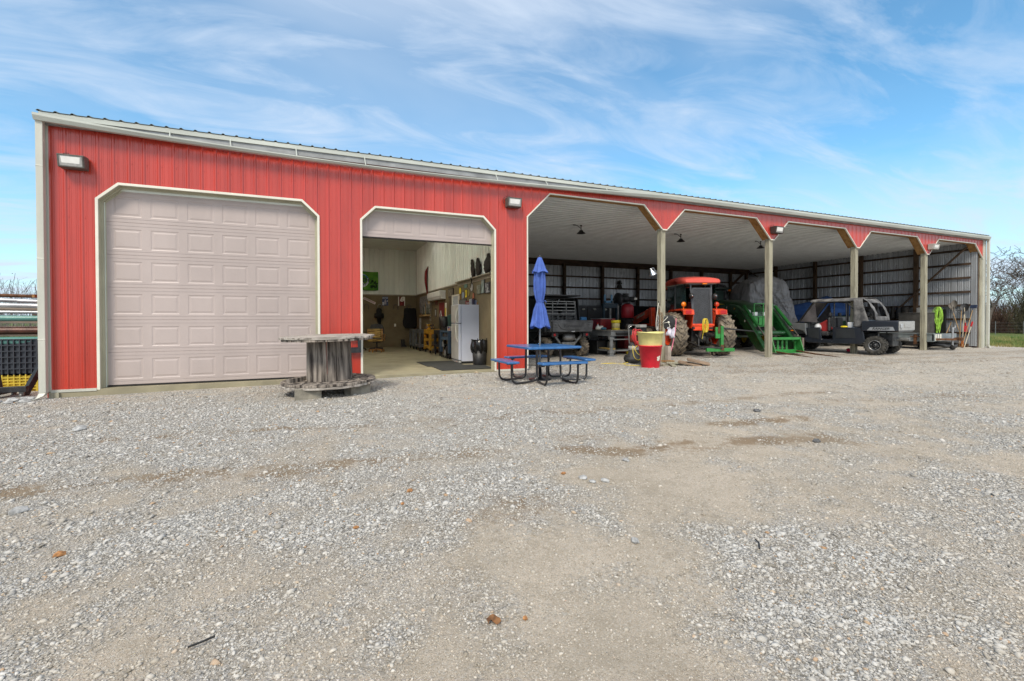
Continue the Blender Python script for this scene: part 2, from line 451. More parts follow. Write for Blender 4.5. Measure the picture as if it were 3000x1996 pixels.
for x in (-2.6, -1.62, -.45, .9, 3.95, 5.3, 7.1):
    r_ = gut_ring(x)
    mb = MB(); mb.bar((x, r_[7][1] + .008, r_[7][2] - .004), (x - .02, D - .118, 4.80), .018, .008)
    mb.v = [(a, b - D, c) for a, b, c in mb.v]; mb.build('gutter_strap', M_gut, barn)
def downspout(x, z0, side):
    mb = MB()
    mb.box(x - .05, x + .05, D - .175, D - .085, z0 + .12, 4.72)
    for z in (3.9, 2.3, .9): mb.box(x - .053, x + .053, D - .179, D - .081, z, z + .02)
    e = [(x, z0 + .12), (x + side * .02, z0 + .06), (x + side * .09, z0 + .01), (x + side * .17, z0 - .03)]
    hw = .05; prev = None; rings = []
    for i, (px, pz) in enumerate(e):
        yy = D - .13 - (.0 if side > 0 else .10 * i / 3)
        t = i / 3
        dxn = .065 * (1 - t) + .0 * t; dz = .05 * t
        rings.append([(px - .05, yy - .045, pz + dz * side * -0 - .045 * t), (px + .05, yy - .045, pz + .045 * t), (px + .05, yy + .045, pz + .045 * t), (px - .05, yy + .045, pz - .045 * t)])
    mb.loft(rings, False)
    return bp(mb, 'downspout', M_cream, bevel=.008)
downspout(-4.475, -.14, -1)
downspout(26.78, .02, 1)

# carport ceiling (ribs run along the barn) and workshop ceiling
def ribbed_y(y0, y1, xa, xb, z, amp=.031, down=True):
    mb = MB(); prof = []; y = y0
    while y < y1:
        for d, h in ((0, 0), (.003, 1), (.042, 1), (.052, 0), (.125, 0), (.127, .3), (.143, .3), (.146, 0)):
            prof.append((y + d, z - amp * h))
        y += RIB
    for i in range(len(prof) - 1):
        (a, za), (b, zb) = prof[i], prof[i + 1]
        mb.add([(xa, a, za), (xb, a, za), (xb, b, zb), (xa, b, zb)], [(0, 1, 2, 3)])
    return mb
bp(ribbed_y(D + .31, YB - .02, 4.35, 26.3, 4.60), 'carport_ceiling', M_ceil, fix=False)
mb = MB(); mb.box(-4.4, 4.2, D + .2, 22.1, 4.585, 4.61); bp(mb, 'workshop_ceiling', M_liner)
# vertical ribbed sheets: back wall, end wall, workshop walls
def vert_sheet_x(xa, xb, y, z0, z1, sgn=-1, amp=.024, ph=0.0):
    mb = MB(); prof = []; x = xa + ph
    while x < xb - .2:
        for d, h in ((0, 0), (.018, 1), (.040, 1), (.058, 0), (.105, 0), (.110, .22), (.122, .22), (.127, 0), (.170, 0), (.175, .22), (.187, .22), (.192, 0)):
            prof.append((x + d, y + sgn * amp * h))
        x += RIB
    prof.append((xb, y))
    for i in range(len(prof) - 1):
        (a, ya), (b, yb) = prof[i], prof[i + 1]
        mb.add([(a, ya, z0), (b, yb, z0), (b, yb, z1), (a, ya, z1)], [(0, 1, 2, 3)])
    return mb
def vert_sheet_y(ya, yb, x, z0, z1, sgn=-1, amp=.024):
    mb = vert_sheet_x(ya, yb, x, z0, z1, sgn, amp)
    mb.v = [(b, a, c) for a, b, c in mb.v]; return mb
bp(vert_sheet_x(4.35, 26.35, YB, 0, 4.7, 1), 'back_wall', M_back, fix=False)
bp(vert_sheet_y(D + .03, YB, 26.33, .06, 4.86, 1), 'end_wall', M_back, fix=False)
mb = MB(); mb.box(26.67, 26.84, D + .06, YB, -.3, 4.86); bp(mb, 'outer_end_wall', M_red)
mb = MB(); mb.box(26.37, 26.489, D + .06, D + .10, -.2, 4.5); bp(mb, 'corner_board', M_ipost)
mb = MB(); mb.box(4.4, 26.85, YB + .04, YB + .08, -.3, 4.86); bp(mb, 'outer_back_wall', M_red)
bp(vert_sheet_x(-4.4, 4.2, 22.12, 2.44, 4.6, -1), 'workshop_back_wall', M_liner, fix=False)
bp(vert_sheet_y(D + .2, 22.1, 4.2, 2.44, 4.6, -1), 'workshop_side_wall', M_liner, fix=False)
mb = MB(); mb.box(-4.5, 4.35, 22.11, 22.16, 0, 2.44); bp(mb, 'rear_wainscot', M_wains)
mb = MB(); mb.box(4.19, 4.24, D + .2, 22.11, 0, 2.44); bp(mb, 'side_wainscot', M_wains)
mb = MB(); mb.box(-4.4, 4.19, 22.09, 22.115, 2.425, 2.47); mb.box(4.165, 4.192, D + .2, 22.09, 2.425, 2.47); bp(mb, 'wainscot_cap', mat('taupe_cap_trim', (.30, .27, .20), .5))
mb = MB(); mb.box(4.25, 4.34, D + .2, YB, 0, 4.62); bp(mb, 'partition_wall', M_liner)
mb = MB(); mb.box(-4.5, -4.4, D + .05, YB, -.3, 4.86); mb.box(-4.5, 4.4, 22.17, 22.3, -.3, 4.86); bp(mb, 'outer_left_wall', M_red)
# girts and posts in the carport
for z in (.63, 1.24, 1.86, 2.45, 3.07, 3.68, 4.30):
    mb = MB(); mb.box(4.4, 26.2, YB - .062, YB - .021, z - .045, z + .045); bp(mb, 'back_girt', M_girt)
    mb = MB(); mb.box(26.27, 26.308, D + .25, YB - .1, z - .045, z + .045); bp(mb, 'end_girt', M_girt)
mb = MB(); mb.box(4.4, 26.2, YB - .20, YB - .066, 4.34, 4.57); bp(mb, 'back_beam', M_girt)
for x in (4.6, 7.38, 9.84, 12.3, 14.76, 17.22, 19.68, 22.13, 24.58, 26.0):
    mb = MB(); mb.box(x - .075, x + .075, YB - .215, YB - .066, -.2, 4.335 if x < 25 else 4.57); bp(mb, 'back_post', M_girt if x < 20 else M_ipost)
for y in (20.12, 17.65, 15.22, 12.81):
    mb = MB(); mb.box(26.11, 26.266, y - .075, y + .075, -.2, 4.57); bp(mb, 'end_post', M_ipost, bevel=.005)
def brace(a, b):
    mb = MB(); mb.bar(a, b, .04, .13, up=(1, 0, 0)); return bp(mb, 'diagonal_brace', M_ipost)
brace((26.07, 13.6, 1.62), (26.07, 10.9, 4.40)); brace((26.09, 22.0, 4.45), (26.09, 19.9, 3.2))
brace((25.9, YB - .1, 4.4), (24.7, YB - .1, 3.45))
mb = MB(); mb.box(26.2, 26.31, D + .3, YB - .1, -.1, .16); bp(mb, 'bottom_board', M_girt)

# garage door leaves
def door_leaf(name, x0_, x1_, zb, nsec, hs, centers, pw, y):
    root = MB(); root.box(x0_, x1_, y + .02, y + .05, zb, zb + nsec * hs)
    root.v = [(a, b - D, c) for a, b, c in root.v]
    leaf = root.build(name, M_door, barn)
    for sct in range(nsec):
        mb = MB(); z0 = zb + sct * hs; z1 = z0 + hs
        pz0, pz1 = z0 + .108, z0 + .487
        cx_ = sorted(set([x0_, x1_] + [c + s_ * pw / 2 for c in centers for s_ in (-1, 1)]))
        # horizontal bands with small reveals
        bands = [(z0 + .004, z0 + .062, 0.0), (z0 + .062, z0 + .068, .004), (z0 + .068, pz0, 0.0), (pz1, z1 - .068, 0.0), (z1 - .068, z1 - .062, .004), (z1 - .062, z1 - .004, 0.0)]
        py = None
        def q(xa, xb, za, zb_, ya, yb_): mb.add([(xa, ya, za), (xb, ya, za), (xb, yb_, zb_), (xa, yb_, zb_)], [(0, 1, 2, 3)])
        q(x0_, x1_, z0, z0 + .004, y + .008, y); q(x0_, x1_, z1 - .004, z1, y, y + .008)
        last = y
        for za, zb_, dy in bands:
            q(x0_, x1_, za, zb_, y + dy, y + dy)
            if dy: q(x0_, x1_, za - .0015, za, y, y + dy); q(x0_, x1_, zb_, zb_ + .0015, y + dy, y)
        for i in range(len(cx_) - 1):
            a, b = cx_[i], cx_[i + 1]; mid = (a + b) / 2
            if any(abs(mid - c) < .02 for c in centers):
                rg = [(0, 0), (.014, .006), (.034, .006), (.058, .0005)]
                for (d0, h0), (d1, h1) in zip(rg[:-1], rg[1:]):
                    A = [(a + d0, pz0 + d0), (b - d0, pz0 + d0), (b - d0, pz1 - d0), (a + d0, pz1 - d0)]
                    B = [(a + d1, pz0 + d1), (b - d1, pz0 + d1), (b - d1, pz1 - d1), (a + d1, pz1 - d1)]
                    vs = [(x, y + h0, z) for x, z in A] + [(x, y + h1, z) for x, z in B]
                    mb.add(vs, [(0, 1, 5, 4), (1, 2, 6, 5), (2, 3, 7, 6), (3, 0, 4, 7)])
                d1, h1 = rg[-1]
                mb.add([(a + d1, y + h1, pz0 + d1), (b - d1, y + h1, pz0 + d1), (b - d1, y + h1, pz1 - d1), (a + d1, y + h1, pz1 - d1)], [(0, 1, 2, 3)])
            else: q(a, b, pz0, pz1, y, y)
        mb.v = [(a, b - D, c) for a, b, c in mb.v]
        mb.build('door_section', M_door, leaf, fix=False)
    return leaf
dl = door_leaf('garage_door', -3.74, -.02, .03, 6, .611, [-3.377 + .587 * i for i in range(6)], .45, D + .175)
mb = MB(); mb.box(-3.7, -.04, .17, .20, .0, .03); mb.build('bottom_seal', M_rubber, dl)
dl2 = door_leaf('raised_garage_door', .79, 3.97, 3.12, 1, .64, [1.16 + .597 * i for i in range(5)], .45, D + .175)
mb = MB(); mb.box(.82, 3.94, .165, .21, 3.09, 3.12); mb.build('bottom_seal', M_rubber, dl2)
for xa in (.775, 3.95):
    mb = MB(); mb.box(xa, xa + .03, D + .21, D + .29, 0, 3.9); mb.box(xa, xa + .03, D + .29, 14.2, 3.84, 3.90); bp(mb, 'door_track', M_gmetal)
# ================================================================= GROUND
def gz(x, y):
    t = min(max((4.5 - x) / 8.5, 0), 1); z = -.035 - .085 * t
    if x > 8: z = z + .03 * min((x - 8) / 5, 1)
    if y < 7: z -= .02 * (7 - y) / 7
    if y > D + .2 and x > 4.6: z = z + .02
    if y > 24 or x > 30: z -= .0
    return z + .012 * mnoise.noise(Vector((x * .9, y * .9, 0))) + .02 * mnoise.noise(Vector((x * .22, y * .22, 5)))
def vnoise(x, y, seed=0):
    xi, yi = np.floor(x).astype(np.int64), np.floor(y).astype(np.int64); xf, yf = x - xi, y - yi
    u, v = xf * xf * (3 - 2 * xf), yf * yf * (3 - 2 * yf)
    def h(a, b):
        n = (a * 374761393 + b * 668265263 + seed * 974634777) & 0xffffffff
        n = ((n ^ (n >> 13)) * 1274126177) & 0xffffffff
        return ((n ^ (n >> 16)) & 0xffff) / 65535.0
    return (h(xi, yi) * (1 - u) + h(xi + 1, yi) * u) * (1 - v) + (h(xi, yi + 1) * (1 - u) + h(xi + 1, yi + 1) * u) * v
def fbm(x, y, seed=0, o=4):
    s_, a, t = 0, .5, 0
    for i in range(o): s_ = s_ + a * vnoise(x * 2 ** i, y * 2 ** i, seed + i); t += a; a *= .55
    return s_ / t
def sstep(a, b, x): t = np.clip((x - a) / (b - a), 0, 1); return t * t * (3 - 2 * t)
def ell(x, y, cx_, cy_, rx_, ry_, ang=0):
    c, s_ = math.cos(R(ang)), math.sin(R(ang)); dx, dy = x - cx_, y - cy_
    return np.exp(-(((dx * c + dy * s_) / rx_) ** 2 + ((-dx * s_ + dy * c) / ry_) ** 2))
def line_band(x, y, pts, w):
    d = np.full(np.shape(x), 1e9)
    for (ax, ay), (bx, by) in zip(pts[:-1], pts[1:]):
        L = (bx - ax) ** 2 + (by - ay) ** 2
        t = np.clip(((x - ax) * (bx - ax) + (y - ay) * (by - ay)) / L, 0, 1)
        d = np.minimum(d, np.hypot(x - ax - t * (bx - ax), y - ay - t * (by - ay)))
    return np.exp(-(d / w) ** 2)
PATCH = [(3.87, 3.71, 1.21, 0.72, 0.5), (2.46, 2.98, 0.7, 0.51, 0.38), (1.16, 2.34, 0.54, 0.3, 0.4), (1.07, 1.73, 0.48, 0.24, 0.42), (-0.45, 2.44, 0.51, 0.16, 0.4), (-0.77, 2.22, 0.42, 0.11, 0.32), (3.31, 2.31, 0.71, 0.43, 0.22), (7.42, 5.57, 1.52, 1.05, 0.42), (10.98, 5.57, 2.66, 0.91, 0.3), (1.13, 1.37, 0.48, 0.11, 0.3), (-0.69, 2.92, 0.39, 0.12, 0.22), (0.67, 2.17, 0.26, 0.11, 0.15), (3.22, 1.48, 0.39, 0.25, 0.1), (-1.33, 7.32, 3.68, 1.46, -0.42), (-1.88, 5.47, 1.73, 0.5, -0.3), (0.04, 3.23, 0.85, 0.34, -0.42), (0.95, 3.41, 0.67, 0.33, -0.25), (2.18, 1.15, 0.27, 0.16, -0.2), (1.95, 5.08, 1.19, 0.8, -0.35), (2.64, 1.84, 0.67, 0.27, -0.15), (5.89, 8.59, 2.42, 2.33, -0.35), (-0.33, 2.92, 0.29, 0.2, -0.25), (-1.34, 3.58, 0.53, 0.23, -0.2)]
def dirt_mask(x, y):
    """fine tan dust between the stones: 0 = loose grey gravel, 1 = packed dust"""
    b = .42 + .18 * sstep(9, 16, x)
    for cx_, cy_, ra, rb, w_ in PATCH: b = b + w_ * 1.05 * ell(x, y, cx_, cy_, ra, rb * 1.2, -22.55)
    b = b + .8 * (fbm(x * .9, y * 1.2, 3) - .5) + 1.3 * (fbm(x * 4.2, y * 4.2, 11) - .5)
    return np.clip(b, 0, 1)
STREAK = [(.70, .13, [(-2.6, 4.95), (-2.25, 4.81), (-1.15, 4.63), (-.15, 4.48), (.61, 4.49), (1.4, 4.3)]), (.95, .13, [(2.27, 3.9), (3.05, 3.7), (4.01, 3.5), (4.99, 3.24)]), (.45, .12, [(-3.03, 6.43), (-.68, 6.21), (1.86, 5.65), (3.74, 5.47), (8.11, 5.28)]),
          (.8, .10, [(4.45, 4.26), (5.72, 3.99)]), (.75, .28, [(10.01, 9.01), (12.88, 8.38), (17.4, 7.51), (20.66, 7.21)]), (.8, .35, [(9.37, 8.18), (10.45, 7.3), (13.09, 7.41)]), (1.0, .10, [(9.56, 4.29), (9.91, 4.05)]), (.7, .09, [(4.95, 3.22), (5.08, 2.83)]),
          (.8, .30, [(15.18, 11.75), (17.41, 9.85), (22.98, 8.9), (30, 8.6)]), (.45, .16, [(7.25, 4.71), (10.24, 3.86)]), (.5, .2, [(7.03, 8.53), (7.87, 7.55)]), (.6, .25, [(14, 8.9), (20, 8.3), (27, 8.0)])]
def brown_mask(x, y):
    """damp brown soil streaks"""
    b = 0 * x
    xw, yw = x + .5 * (fbm(x * 1.3, y * 1.3, 61) - .5), y + .35 * (fbm(x * 1.5, y * 1.5, 62) - .5)
    for w_, wt, pts in STREAK: b = b + 1.15 * w_ * line_band(xw, yw, pts, wt * 1.5)
    b = b + .4 * ell(x, y, .2, 3.9, 1.3, .12, -20) + .35 * ell(x, y, 1.3, 2.9, .7, .25, -20) + .3 * ell(x, y, 2.4, 4.4, .6, .15, -20) + .30 * ell(x, y, 12.5, 8.0, 2.5, .15, 5)
    b = b * (.25 + 1.1 * sstep(.30, .66, fbm(x * 2.3, y * 5.0, 21) * .5 + fbm(x * 8, y * 9, 5) * .5)) + .28 * sstep(.56, .75, fbm(x * 1.7, y * 2.4, 91))
    inside = (y > D + .3) & (x > 4.7) & (x < 26.6)
    b = b + np.where(inside, .35 * sstep(.35, .7, fbm(x * 1.4, y * 1.4, 40)), 0)
    return np.clip(b, 0, 1)
def axis_pts(spans):
    out = []
    for a, b, st in spans: out += list(np.arange(a, b, st))
    return np.array(out + [spans[-1][1]])
gxs = axis_pts([(-600, -60, 90), (-60, -10, 5), (-10, 14, .06), (14, 34, .12), (34, 100, 4), (100, 900, 100)])
gys = axis_pts([(-300, -20, 70), (-20, 0, 2.5), (0, 11, .06), (11, 24, .2), (24, 90, 4), (90, 900, 90)])
GX, GY = np.meshgrid(gxs, gys, indexing='ij')
GZ = np.zeros(GX.shape)
for i in range(GX.shape[0]):
    for j in range(GX.shape[1]): GZ[i, j] = gz(GX[i, j], GY[i, j]) if abs(GX[i, j]) < 60 and GY[i, j] < 60 else -.05
m_slab = (GX > -4.4) & (GX < 4.7) & (GY > D + .05) & (GY < 22.1); GZ[m_slab] = -.3
far = (GX > 29) | (GY > 24)
GZ[far] += -.02
nx, ny = GX.shape
me = bpy.data.meshes.new('ground')
idx = np.arange(nx * ny).reshape(nx, ny)
quads = np.stack([idx[:-1, :-1], idx[1:, :-1], idx[1:, 1:], idx[:-1, 1:]], -1).reshape(-1, 4)
me.vertices.add(nx * ny); me.vertices.foreach_set('co', np.stack([GX, GY, GZ], -1).astype(np.float32).ravel())
me.loops.add(quads.size); me.loops.foreach_set('vertex_index', quads.astype(np.int32).ravel())
me.polygons.add(len(quads)); me.polygons.foreach_set('loop_start', (np.arange(len(quads)) * 4).astype(np.int32))
me.polygons.foreach_set('use_smooth', np.ones(len(quads), bool))
me.update(calc_edges=True); me.validate()
at = me.attributes.new('dust', 'FLOAT', 'POINT'); at.data.foreach_set('value', dirt_mask(GX, GY).astype(np.float32).ravel())
at = me.attributes.new('coarse_gravel', 'FLOAT', 'POINT'); at.data.foreach_set('value', sstep(5.5, 10.0, .3835 * GX + .9235 * GY).astype(np.float32).ravel())
at = me.attributes.new('soil', 'FLOAT', 'POINT'); at.data.foreach_set('value', brown_mask(GX, GY).astype(np.float32).ravel())
edge = 28.6 + .9 * (fbm(GX * .8, GY * .8, 77) - .5)
gm = sstep(0, 1.2, GX - edge) * sstep(9.3, 11.5, GY + .8 * (fbm(GX * .5, GY * .5, 3) - .5)) + sstep(23, 24.5, GY) + sstep(0, 8, -12 - GX) * sstep(20, 24, GY)
at = me.attributes.new('turf', 'FLOAT', 'POINT'); at.data.foreach_set('value', np.clip(gm, 0, 1).astype(np.float32).ravel())

gmat = bpy.data.materials.new('crushed_limestone'); gmat.use_nodes = True; nt = gmat.node_tree
b = nt.nodes['Principled BSDF']; b.inputs['Roughness'].default_value = .92; b.inputs['Specular IOR Level'].default_value = .25
t = N('ShaderNodeTexCoord')
def attr(n): a = N('ShaderNodeAttribute'); a.attribute_name = n; return a.outputs['Fac']
def vor(scale, feat='F1', rnd=1.0):
    v = N('ShaderNodeTexVoronoi'); v.feature = feat; v.inputs['Scale'].default_value = scale; v.inputs['Randomness'].default_value = rnd
    wv = N('ShaderNodeTexNoise'); wv.inputs['Scale'].default_value = scale * .8; wv.inputs['Detail'].default_value = 2
    Lk(t.outputs['Object'], wv.inputs['Vector'])
    mx = N('ShaderNodeMix', data_type='RGBA', blend_type='LINEAR_LIGHT'); mx.inputs[0].default_value = .012
    Lk(t.outputs['Object'], mx.inputs['A']); Lk(wv.outputs['Color'], mx.inputs['B'])
    Lk(mx.outputs['Result'], v.inputs['Vector']); return v
def noi(scale, detail=5, rough=.6):
    n_ = N('ShaderNodeTexNoise'); n_.inputs['Scale'].default_value = scale; n_.inputs['Detail'].default_value = detail; n_.inputs['Roughness'].default_value = rough
    Lk(t.outputs['Object'], n_.inputs['Vector']); return n_.outputs['Fac']
def cmix(f, a, b_, bt='MIX'):
    m_ = N('ShaderNodeMix', data_type='RGBA', blend_type=bt)
    if isinstance(f, (int, float)): m_.inputs[0].default_value = f
    else: Lk(f, m_.inputs[0])
    for s_, v in (('A', a), ('B', b_)):
        if isinstance(v, tuple): m_.inputs[s_].default_value = (*v, 1)
        else: Lk(v, m_.inputs[s_])
    return m_.outputs['Result']
v1 = vor(78); v2 = vor(190)
bw = N('ShaderNodeRGBToBW'); Lk(v1.outputs['Color'], bw.inputs[0])
bw2 = N('ShaderNodeRGBToBW'); Lk(v2.outputs['Color'], bw2.inputs[0])
stone = ramp(bw.outputs[0], [(0, (.19, .18, .165)), (.28, (.37, .362, .345)), (.6, (.55, .542, .525)), (.85, (.69, .683, .665)), (1, (.44, .36, .27))])
stone = cmix(ramp(noi(300, 3), [(.3, 0), (.7, .35)]), stone, (.25, .25, .24))
gap = N('ShaderNodeTexVoronoi'); gap.feature = 'DISTANCE_TO_EDGE'; gap.inputs['Scale'].default_value = 78; Lk(t.outputs['Object'], gap.inputs['Vector'])
gapm = ramp(v1.outputs['Distance'], [(.45, 0), (.75, .8)])
stone = cmix(gapm, stone, (.14, .13, .11))
dust = cmix(ramp(bw2.outputs[0], [(0, 0), (1, 1)]), (.46, .385, .295), (.64, .55, .445))
dust = cmix(ramp(noi(130, 7, .85), [(.40, .95), (.49, 0)]), dust, (.20, .17, .13))
dust = cmix(ramp(noi(34, 6, .8), [(.38, .55), (.50, 0)]), dust, (.30, .25, .19))
dust = cmix(ramp(noi(85, 7, .85), [(.53, 0), (.58, .85)]), dust, (.58, .56, .51))
dsel = nmath('ADD', attr('dust'), nmath('MULTIPLY', nmath('SUBTRACT', noi(34, 4, .7), .5), 1.5))
dsel = ramp(dsel, [(.18, 0), (.78, 1)])
colr = cmix(dsel, stone, dust)
soilc = cmix(noi(160, 4, .7), (.13, .085, .045), (.34, .245, .15))
ssel = ramp(nmath('ADD', attr('soil'), nmath('MULTIPLY', nmath('SUBTRACT', noi(15, 8, .85), .5), 2.6)), [(.30, 0), (.80, .9)])
colr = cmix(ssel, colr, soilc)
colr = cmix(ramp(noi(1.1, 6, .7), [(.36, .45), (.56, 0)]), colr, (.34, .295, .23))
colr = cmix(ramp(noi(7, 5, .75), [(.40, .35), (.52, 0)]), colr, (.30, .255, .19))
clump = nmath('MULTIPLY', ramp(noi(16, 7, .85), [(.47, 0), (.53, 1)]), ramp(attr('coarse_gravel'), [(.0, 0), (1, 1)]))
colr = cmix(nmath('MULTIPLY', clump, .5), colr, (.66, .65, .61))
clump2 = nmath('MULTIPLY', ramp(noi(23, 7, .85), [(.44, 1), (.50, 0)]), attr('coarse_gravel'))
colr = cmix(nmath('MULTIPLY', clump2, .65), colr, (.20, .17, .13))
turfc = ramp(noi(1.2, 6, .7), [(.35, (.055, .10, .018)), (.55, (.12, .15, .04)), (.72, (.32, .27, .14))])
turfc = cmix(ramp(noi(38, 3), [(.3, .6), (.6, 0)]), turfc, (.04, .06, .015))
colr = cmix(attr('turf'), colr, turfc)
Lk(colr, b.inputs['Base Color'])
h1 = nmath('MULTIPLY', v1.outputs['Distance'], nmath('SUBTRACT', 1.0, nmath('MULTIPLY', dsel, .85)))
hh = nmath('ADD', nmath('MULTIPLY', h1, -1.0), nmath('MULTIPLY', v2.outputs['Distance'], -.30))
hh = nmath('ADD', hh, nmath('MULTIPLY', noi(200, 3), .25))
bpn = N('ShaderNodeBump'); bpn.inputs['Strength'].default_value = .9; bpn.inputs['Distance'].default_value = .014
Lk(hh, bpn.inputs['Height']); Lk(bpn.outputs[0], b.inputs['Normal'])
me.materials.append(gmat)
g = bpy.data.objects.new('ground', me); COL.objects.link(g); g['kind'] = 'structure'

# loose stones: one object, countless
rng = np.random.default_rng(5)
ph = (1 + 5 ** .5) / 2
ico = np.array([(-1, ph, 0), (1, ph, 0), (-1, -ph, 0), (1, -ph, 0), (0, -1, ph), (0, 1, ph), (0, -1, -ph), (0, 1, -ph), (ph, 0, -1), (ph, 0, 1), (-ph, 0, -1), (-ph, 0, 1)], float)
ico /= np.linalg.norm(ico[0])
icof = np.array([(0, 11, 5), (0, 5, 1), (0, 1, 7), (0, 7, 10), (0, 10, 11), (1, 5, 9), (5, 11, 4), (11, 10, 2), (10, 7, 6), (7, 1, 8), (3, 9, 4), (3, 4, 2), (3, 2, 6), (3, 6, 8), (3, 8, 9), (4, 9, 5), (2, 4, 11), (6, 2, 10), (8, 6, 7), (9, 8, 1)])
NS = 400000
dd = 1.5 * (14.5 / 1.5) ** (rng.random(NS) ** .80)      # depth along the view
rr_ = (rng.random(NS) * 2 - 1) * 1.16 * dd
ya = R(22.553)
PX = rr_ * math.cos(ya) + dd * math.sin(ya); PY = -rr_ * math.sin(ya) + dd * math.cos(ya)
dm = dirt_mask(PX, PY); sm_ = brown_mask(PX, PY)
lim = .98 - dm * .62 - sm_ * .35
keep = (rng.random(NS) < lim) & (PY < 10.45) & (PX > -9) | ((rng.random(NS) < .85) & (PX > 4.9) & (PY > 10.45) & (PY < 14) & (PX < 26))
PX, PY, dd, dm = PX[keep], PY[keep], dd[keep], dm[keep]; n_ = len(PX)
size = np.clip(rng.lognormal(math.log(.0040), .45, n_), .0022, .03) * (1.12 - .55 * np.clip(dm, 0, 1)) * np.clip(.72 + dd / 9, .8, 1.9)
bigs = rng.random(n_) < .003; size[bigs] *= 1.6
rot = rng.random((n_, 3)) * 6.283
def rotm(a):
    cx_, sx_ = np.cos(a[:, 0] * .25 - .8), np.sin(a[:, 0] * .25 - .8); cz, sz = np.cos(a[:, 2]), np.sin(a[:, 2]); M_ = np.zeros((len(a), 3, 3))
    M_[:, 0, 0] = cz; M_[:, 0, 1] = -sz * cx_; M_[:, 0, 2] = sz * sx_; M_[:, 1, 0] = sz; M_[:, 1, 1] = cz * cx_; M_[:, 1, 2] = -cz * sx_; M_[:, 2, 1] = sx_; M_[:, 2, 2] = cx_
    return M_
sc = np.stack([1 + rng.random(n_) * .7, .75 + rng.random(n_) * .5, .38 + rng.random(n_) * .35], -1) * size[:, None]
jit = 1 + (rng.random((n_, 12, 1)) - .5) * .85
V = ico[None] * jit * sc[:, None, :]
V = np.einsum('nij,nkj->nki', rotm(rot), V)
zz_ = np.array([gz(a, b_) for a, b_ in zip(PX, PY)])
V += np.stack([PX, PY, zz_ + sc[:, 2] * .35], -1)[:, None, :]
F = (icof[None] + (np.arange(n_) * 12)[:, None, None]).reshape(-1, 3)
me = bpy.data.meshes.new('loose_gravel'); me.vertices.add(n_ * 12); me.vertices.foreach_set('co', V.astype(np.float32).ravel())
me.loops.add(F.size); me.loops.foreach_set('vertex_index', F.astype(np.int32).ravel())
me.polygons.add(len(F)); me.polygons.foreach_set('loop_start', (np.arange(len(F)) * 3).astype(np.int32)); me.update(calc_edges=True)
at = me.attributes.new('coating', 'FLOAT', 'POINT'); at.data.foreach_set('value', np.repeat(np.clip(dm * 1.3, 0, 1), 12).astype(np.float32))
sh = rng.random(n_); at = me.attributes.new('shade', 'FLOAT', 'POINT'); at.data.foreach_set('value', np.repeat(sh, 12).astype(np.float32))
smt = bpy.data.materials.new('gravel_stone'); smt.use_nodes = True; nt = smt.node_tree
b = nt.nodes['Principled BSDF']; b.inputs['Roughness'].default_value = .9; b.inputs['Specular IOR Level'].default_value = .25; t = N('ShaderNodeTexCoord')
c1 = ramp(attr('shade'), [(0, (.15, .142, .127)), (.16, (.32, .31, .287)), (.5, (.455, .445, .42)), (.85, (.54, .532, .507)), (.955, (.61, .60, .577)), (.97, (.46, .37, .26)), (.995, (.36, .19, .08)), (1, (.45, .36, .25))])
c1 = cmix(nmath('MULTIPLY', attr('coating'), .75), c1, cmix(attr('shade'), (.30, .255, .19), (.58, .52, .43)))
c1 = cmix(ramp(noi(120, 3), [(.3, .5), (.6, 0)]), c1, (.36, .32, .26))
Lk(c1, b.inputs['Base Color']); me.materials.append(smt)
o = bpy.data.objects.new('loose_gravel', me); COL.objects.link(o); o['kind'] = 'stuff'; o['label'] = 'grey crushed limestone chips scattered over the yard'; o['category'] = 'gravel'
# ================================================================= THINGS IN THE YARD
M_oldwood = mat('weathered_reel_wood', (.36, .31, .26), .9, 0, .3, 1.7, bump=.7, bscale=22, stretch=(7, 7, .55), col2=(.035, .027, .022), thresh=(.40, .60), detail=8)
M_oldtop = mat('bleached_reel_planks', (.46, .42, .37), .9, 0, .3, 2.2, bump=.7, bscale=22, stretch=(.55, 8, 8), col2=(.09, .07, .055), thresh=(.36, .58), detail=8)
def planked_disc(mb, r, z0, z1, pw=.14, ang=0, jag=.012, seed=1):
    rnd = random.Random(seed); y = -r
    Mz = Matrix.Rotation(R(ang), 4, 'Z')
    while y < r - .01:
        y1 = min(y + pw - .006, r)
        def hx(yy): return math.sqrt(max(r * r - yy * yy, 0.0004))
        n = 4; top = [(-hx(y + (y1 - y) * i / n) , y + (y1 - y) * i / n) for i in range(n + 1)]
        bot = [(hx(y + (y1 - y) * i / n), y + (y1 - y) * i / n) for i in range(n, -1, -1)]
        e = rnd.uniform(-jag, jag); pts = [(a - abs(e), b_) for a, b_ in top] + [(a + e, b_) for a, b_ in bot]
        dz = rnd.uniform(-.003, .003)
        mb.prism(pts[::-1], 'z', z0 + dz, z1 + dz, Mz)
        y += pw
    return mb
spool = thing('cable_spool', 'big weathered wooden cable reel standing upright as a table beside the shut garage door', 'cable reel', (.13, 8.95, -.055))
mb = MB(); planked_disc(mb, .80, .185, .225, .14, 78, seed=3); mb.build('base_planks', M_oldwood, spool, bevel=.004)
mb = MB(); planked_disc(mb, .81, .145, .183, .15, -12, .02, seed=4); mb.build('base_disc', M_oldtop, spool, bevel=.004)
mb = MB(); nst = 15; rnd = random.Random(2)
